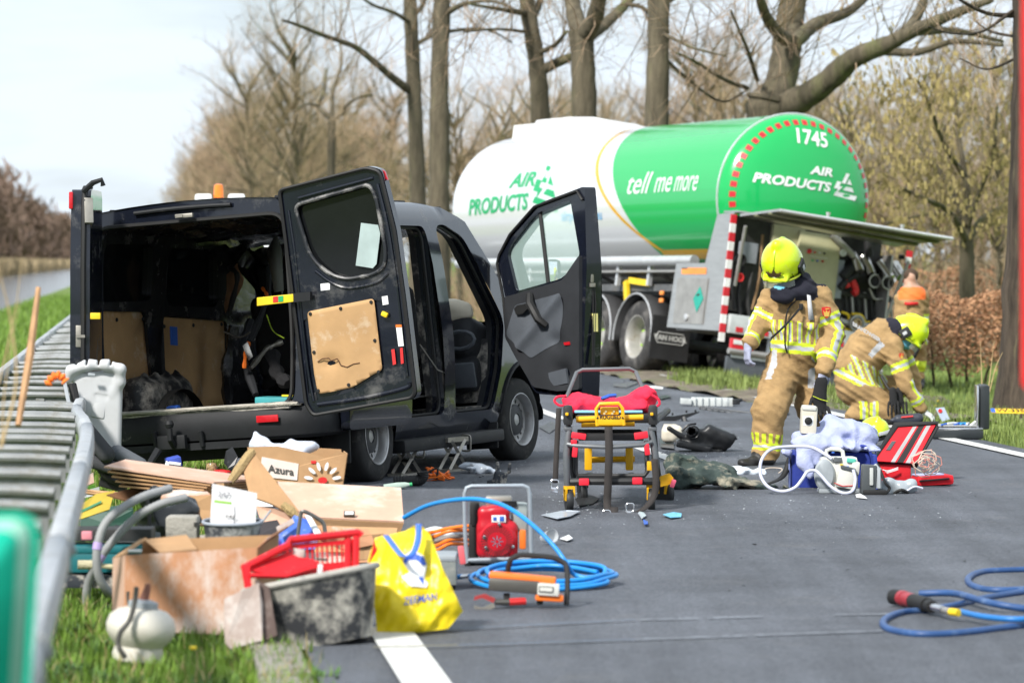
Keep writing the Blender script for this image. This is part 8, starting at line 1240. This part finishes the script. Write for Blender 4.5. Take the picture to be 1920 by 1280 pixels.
mt_, J = thing('mortar_tub', 'plaster-splashed black mortar tub at the front edge of the road', 'tub', 615, 1212); tub(mt_, 'tub', J(606, 1209, .2), .21, .165, .285, m_tub, (R(-6), R(-11), R(4)), 1.36, .014, M('pale_rim', (.42, .40, .36), .7, dust=((.2, .2, .2), .5, .7, 12)), 3.0)
pbd, J = thing('plasterboard_piece', 'broken plasterboard offcut standing against the mortar tub', 'board', 470, 1215); sheet(pbd, 'board', m_ply, [J(420, 1122, 0), J(455, 1106, 0), J(485, 1092, .02), J(492, 1130, .02), J(492, 1200, -.02), J(432, 1216, -.04), J(422, 1205, -.04)], .022); sheet(pbd, 'rear_board', M('brown_board', (.12, .085, .075), .9, dust=((.3, .25, .22), .5, .7, 7)), [J(478, 1085, .06), J(505, 1100, .05), J(520, 1190, .02), J(490, 1205, .01)], .03)
# yellow shopping bag
yg, J = thing('shopping_bag', 'bright yellow plastic shopping bag with blue handles and print', 'bag', 780, 1188); m_ybag = M('yellow_bag', (.80, .62, .01), .35, var=.05, bump=.5, bscale=9); yo = [(703, 1008), (760, 995), (785, 980), (806, 1000), (828, 1060), (868, 1145), (840, 1178), (760, 1188), (708, 1192), (700, 1120), (690, 1050)]
base_d = lambda x, y: .05 + (1190 - y) / 210 * .12
b = MB(); oc = [(p[0], p[1]) for p in yo]; cx, cy = 765, 1110
def yb_(side):
    def f(x, y):
        e = max(0, 1 - ((x - cx) / 100) ** 2 * .8 - ((y - 1120) / 110) ** 2 * .8); w = .02 * float(vnoise(np.array(x * .035), np.array(y * .03), np.array(side * 3.0))) + .012 * float(vnoise(np.array(x * .09), np.array(y * .06 + x * .03), np.array(side * 5.0))); return J(x, y, base_d(x, y) + side * (.13 * math.sqrt(e) + w * min(1, e * 3)))
    return f
panel(b, oc, [], yb_(-1), 7); panel(b, oc, [], yb_(1), 9); b.build('bag_skin', m_ybag, yg, ang=70)
fy = yb_(-1); off = Vector((0, -.008, 0))
def flatp(nm, mt, L_, sub=1, k=1.0): b = MB(); P = [(x, y) for x, y in L_]; panel(b, P, [], lambda x, y: fy(x, y) + off * k, 6); return b.build(nm, mt, yg)
m_bp = M('blue_print', (.03, .10, .50), .5); flatp('face_print', m_white, [(758, 1040), (775, 1030), (795, 1042), (800, 1060), (795, 1085), (803, 1092), (800, 1100), (770, 1098), (752, 1080), (768, 1072), (757, 1055)]); flatp('cap_print', m_bp, [(756, 1050), (762, 1040), (778, 1036), (794, 1042), (800, 1056), (795, 1060), (780, 1048), (766, 1048), (760, 1058)], 1, 1.6); flatp('tie_print', m_bp, [(784, 1080), (794, 1081), (795, 1097)], 1, 1.6)
vs, fs = text('ZEEMAN', 1, 0, .01); x0, x1 = min(v.x for v in vs), max(v.x for v in vs); b = MB(); b.add([fy(757 + (v.x - x0) / (x1 - x0) * 62, 1127 - v.y * 20 - (v.x - x0) / (x1 - x0) * 10) + off * 1.5 for v in vs], fs); b.build('lettering', m_bp, yg)
strapf('handle', [fy(724, 995 + 8) + off, J(735, 1018, -.02), J(748, 1035, -.06), J(760, 1043, -.08), J(775, 1036, -.07), J(784, 1010, .0), J(785, 982, .05)], .026, M('blue_handle', (.05, .16, .62), .5), yg)
# pressure vessel in the grass
pv, J = thing('white_canister', 'white round canister with a ribbed metal hose, lying in the near grass', 'canister', 262, 1238); Tm = Matrix.Translation(J(258, 1236, .1)) @ Matrix.Rotation(R(6), 4, 'Y'); b = MB(); b.lathe([(.10, 0), (.105, .02), (.095, .055), (.118, .08), (.138, .11), (.142, .14), (.13, .175), (.10, .20), (.06, .212), (.001, .215)], 36, Tm); b.build('vessel', M('dirty_white', (.60, .57, .50), .45, dust=((.4, .25, .15), .62, .78, 9)), pv); b = MB(); b.lathe([(.05, .205), (.062, .215), (.06, .235), (.03, .245), (.001, .245)], 24, Tm); b.build('valve_head', m_mgr, pv); tb(pv, 'valve', M('red_brown_valve', (.25, .1, .07), .6), [Tm @ Vector((0, 0, .24)), Tm @ Vector((.01, 0, .29)), Tm @ Vector((.012, 0, .31))], [.02, .014, .01], 8); P = bez([J(256, 1100, .0), J(253, 1125, -.02), J(244, 1160, -.06), J(226, 1185, -.1), J(222, 1210, -.12), J(235, 1232, -.1)], 12); tb(pv, 'ribbed_hose', m_gun, P, [.009 + .003 * (i % 2) for i in range(len(P))], 10)
# torn-out seat shell against the barrier
ss, J = thing('torn_out_seat', 'torn-out van seat, pale grey plastic back shell and dark cushions, against the barrier', 'seat', 200, 935); m_shell = M('pale_grey_shell', (.50, .51, .52), .5, var=.06, dust=((.4, .39, .37), .55, .8, 8)); m_cush = M('charcoal_cushion', (.045, .047, .052), .85, bump=.2, bscale=120)
s = SDF()
for i in range(24): t = i / 23; s.cone(J(143 + 40 * t, 705 + 140 * t, .36), J(222 - 4 * t, 700 + 165 * t, .36), .026, .026, .03)
s.chain([J(126, 712, .33), J(134, 694, .32), J(165, 684, .31), (J(200, 684, .31)), J(226, 692, .32), J(226, 716, .34), J(212, 738, .36)], [.028, .034, .036, .036, .034, .03, .024], .03); s.box(J(186, 762, .30), (.115, .05, .19), (R(-6), R(9), 0), .02, sub=True)
for x in (143, 163, 185, 208): s.box(J(x, 678, .30), (.014, .12, .05), (0, R(6), 0), .004, sub=True)
blob('back_shell', s, tuple(J(180, 755, .35) + Vector((-.25, -.15, -.33))), tuple(J(180, 755, .35) + Vector((.25, .15, .30))), .010, m_shell, ss)
bo(ss, 'shell_recess', m_shell, J(186, 762, .335), (.09, .02, .155), (R(-6), R(9), 0), .012); bo(ss, 'hook', m_mgr, J(172, 702, .24), (.05, .02, .02), (0, R(6), 0))
for a, c_, r_ in (((155, 800, .1), (200, 852, .05), .062), ((160, 860, .15), (215, 878, .1), .05), ((220, 850, .2), (262, 872, .2), .06)): s = SDF().cone(J(*a), J(*c_), r_, r_ * .92, .03); m_ = (J(*a) + J(*c_)) / 2; blob('cushion', s, tuple(m_ + Vector((-.2, -.1, -.17))), tuple(m_ + Vector((.2, .1, .17))), .013, m_cush if a[0] < 200 else M('slate_cushion', (.10, .11, .125), .85), ss)
tb(ss, 'seat_frame', m_seal, [J(135, 720, .2), J(150, 780, .15), J(190, 880, .15), J(225, 905, .2)], .03, 8, 4); bo(ss, 'seat_base', m_seal, J(215, 900, .3), (.18, .2, .12), (0, R(15), 0), .02); tb(ss, 'belt_webbing', m_galv, [J(118, 700, .2), J(126, 740, .1), J(138, 800, .0)], .014, 6, 4)
o, J = thing('black_post', 'short black plastic post leaning at the tow hitch', 'car part', 290, 930); tb(o, 'post', m_bpl, [J(268, 890, .2), J(297, 842, .25)], [.022, .026], 8)
o, J = thing('black_clip', 'curved black plastic bracket standing behind the frayed carton', 'car part', 432, 930); sheet(o, 'bracket', m_bpl, [J(420, 868, .3), J(424, 846, .3), J(436, 838, .32), J(446, 856, .3), J(440, 872, .28), J(428, 878, .28)], .03)
o, J = thing('sweet_jar', 'small jar of mixed bits beside the black bracket', 'jar', 398, 930); b = MB(); b.lathe([(.035, 0), (.04, .03), (.038, .06), (.03, .075), (.001, .078)], 14, Matrix.Translation(J(397, 888, .3))); b.build('jar', M('mixed_bits', (.3, .2, .1), .3, var=.8, scale=60), o)
o, J = thing('red_rag', 'bit of red and white cloth beside the frayed carton', 'cloth', 422, 930); s = SDF().ell(J(418, 886, .25), (.05, .05, .02)); blob('cloth', s, tuple(J(418, 886, .25) + Vector((-.1, -.1, -.06))), tuple(J(418, 886, .25) + Vector((.1, .1, .08))), .010, m_patch, o, lambda X, Y, Z: .015 * vnoise(X * 20, Y * 20, Z * 20))
# ================================================================ signs close to the lens
gs = empty('green_sign', at(10, 1400, 6.6), 0, 'turquoise-green road sign with a pale border at the near left corner', 'sign'); gs.location.z = 0; b0 = gs.location
def gp(x, y, d=0.0): return at(x - 8, y, 6.6 + d) - b0
b = MB(); sg = [gp(-260, 968), gp(40, 962), gp(70, 975), gp(78, 1010), gp(52, 1420), gp(-300, 1420)]; b.add(sg + [p + Vector((0, .02, 0)) for p in sg], [tuple(range(6)), tuple(range(11, 5, -1))] + [(i, (i + 1) % 6, (i + 1) % 6 + 6, i + 6) for i in range(6)]); b.build('sign_back', M('sign_green', (.0, .42, .27), .5), gs, bevel=.003); sh = lambda L_, nm, mt, d: MB().add([gp(x, y, d) for x, y in L_], [tuple(range(len(L_)))]).build(nm, mt, gs, solid=.002)
sh([(-250, 978), (35, 972), (58, 984), (64, 1012), (40, 1410), (-290, 1410)], 'border', M('sign_pale', (.30, .60, .48), .5), -.006); sh([(-240, 1000), (20, 994), (38, 1004), (41, 1022), (20, 1400), (-280, 1400)], 'sign_face', M('sign_green2', (.0, .45, .30), .5), -.012); b = MB(); b.tube([gp(-120, 1420, .03), Vector((gp(-120, 1420, .03).x, .03, -.1))], .03, 10); b.build('post', m_galv, gs)
rs_ = empty('red_sign', at(1960, 1400, 7.5), 0, 'red panel standing at the near right edge of the picture', 'sign'); rs_.location.z = 0; b0r = rs_.location; gq = lambda x, y, d=0.0: at(x + 8, y, 8.5 + d) - b0r
b = MB(); sg = [gq(1913, -80), gq(2020, -80), gq(2020, 735), gq(1925, 735), gq(1912, 720)]; b.add(sg + [p + Vector((0, .02, 0)) for p in sg], [tuple(range(5)), tuple(range(9, 4, -1))] + [(i, (i + 1) % 5, (i + 1) % 5 + 5, i + 5) for i in range(5)]); b.build('panel', M('sign_red', (.72, .015, .02), .45), rs_, bevel=.003); MB().add([gq(1928, -80, -.006), gq(2005, -80, -.006), gq(2005, 712, -.006), gq(1928, 712, -.006)], [(0, 1, 2, 3)]).build('panel_face', M('sign_white', (.6, .55, .55), .5), rs_, solid=.002); b = MB(); b.tube([gq(1965, 735, .03), Vector((gq(1965, 735, .03).x, .03, -.1))], .03, 10); b.build('post', m_galv, rs_)
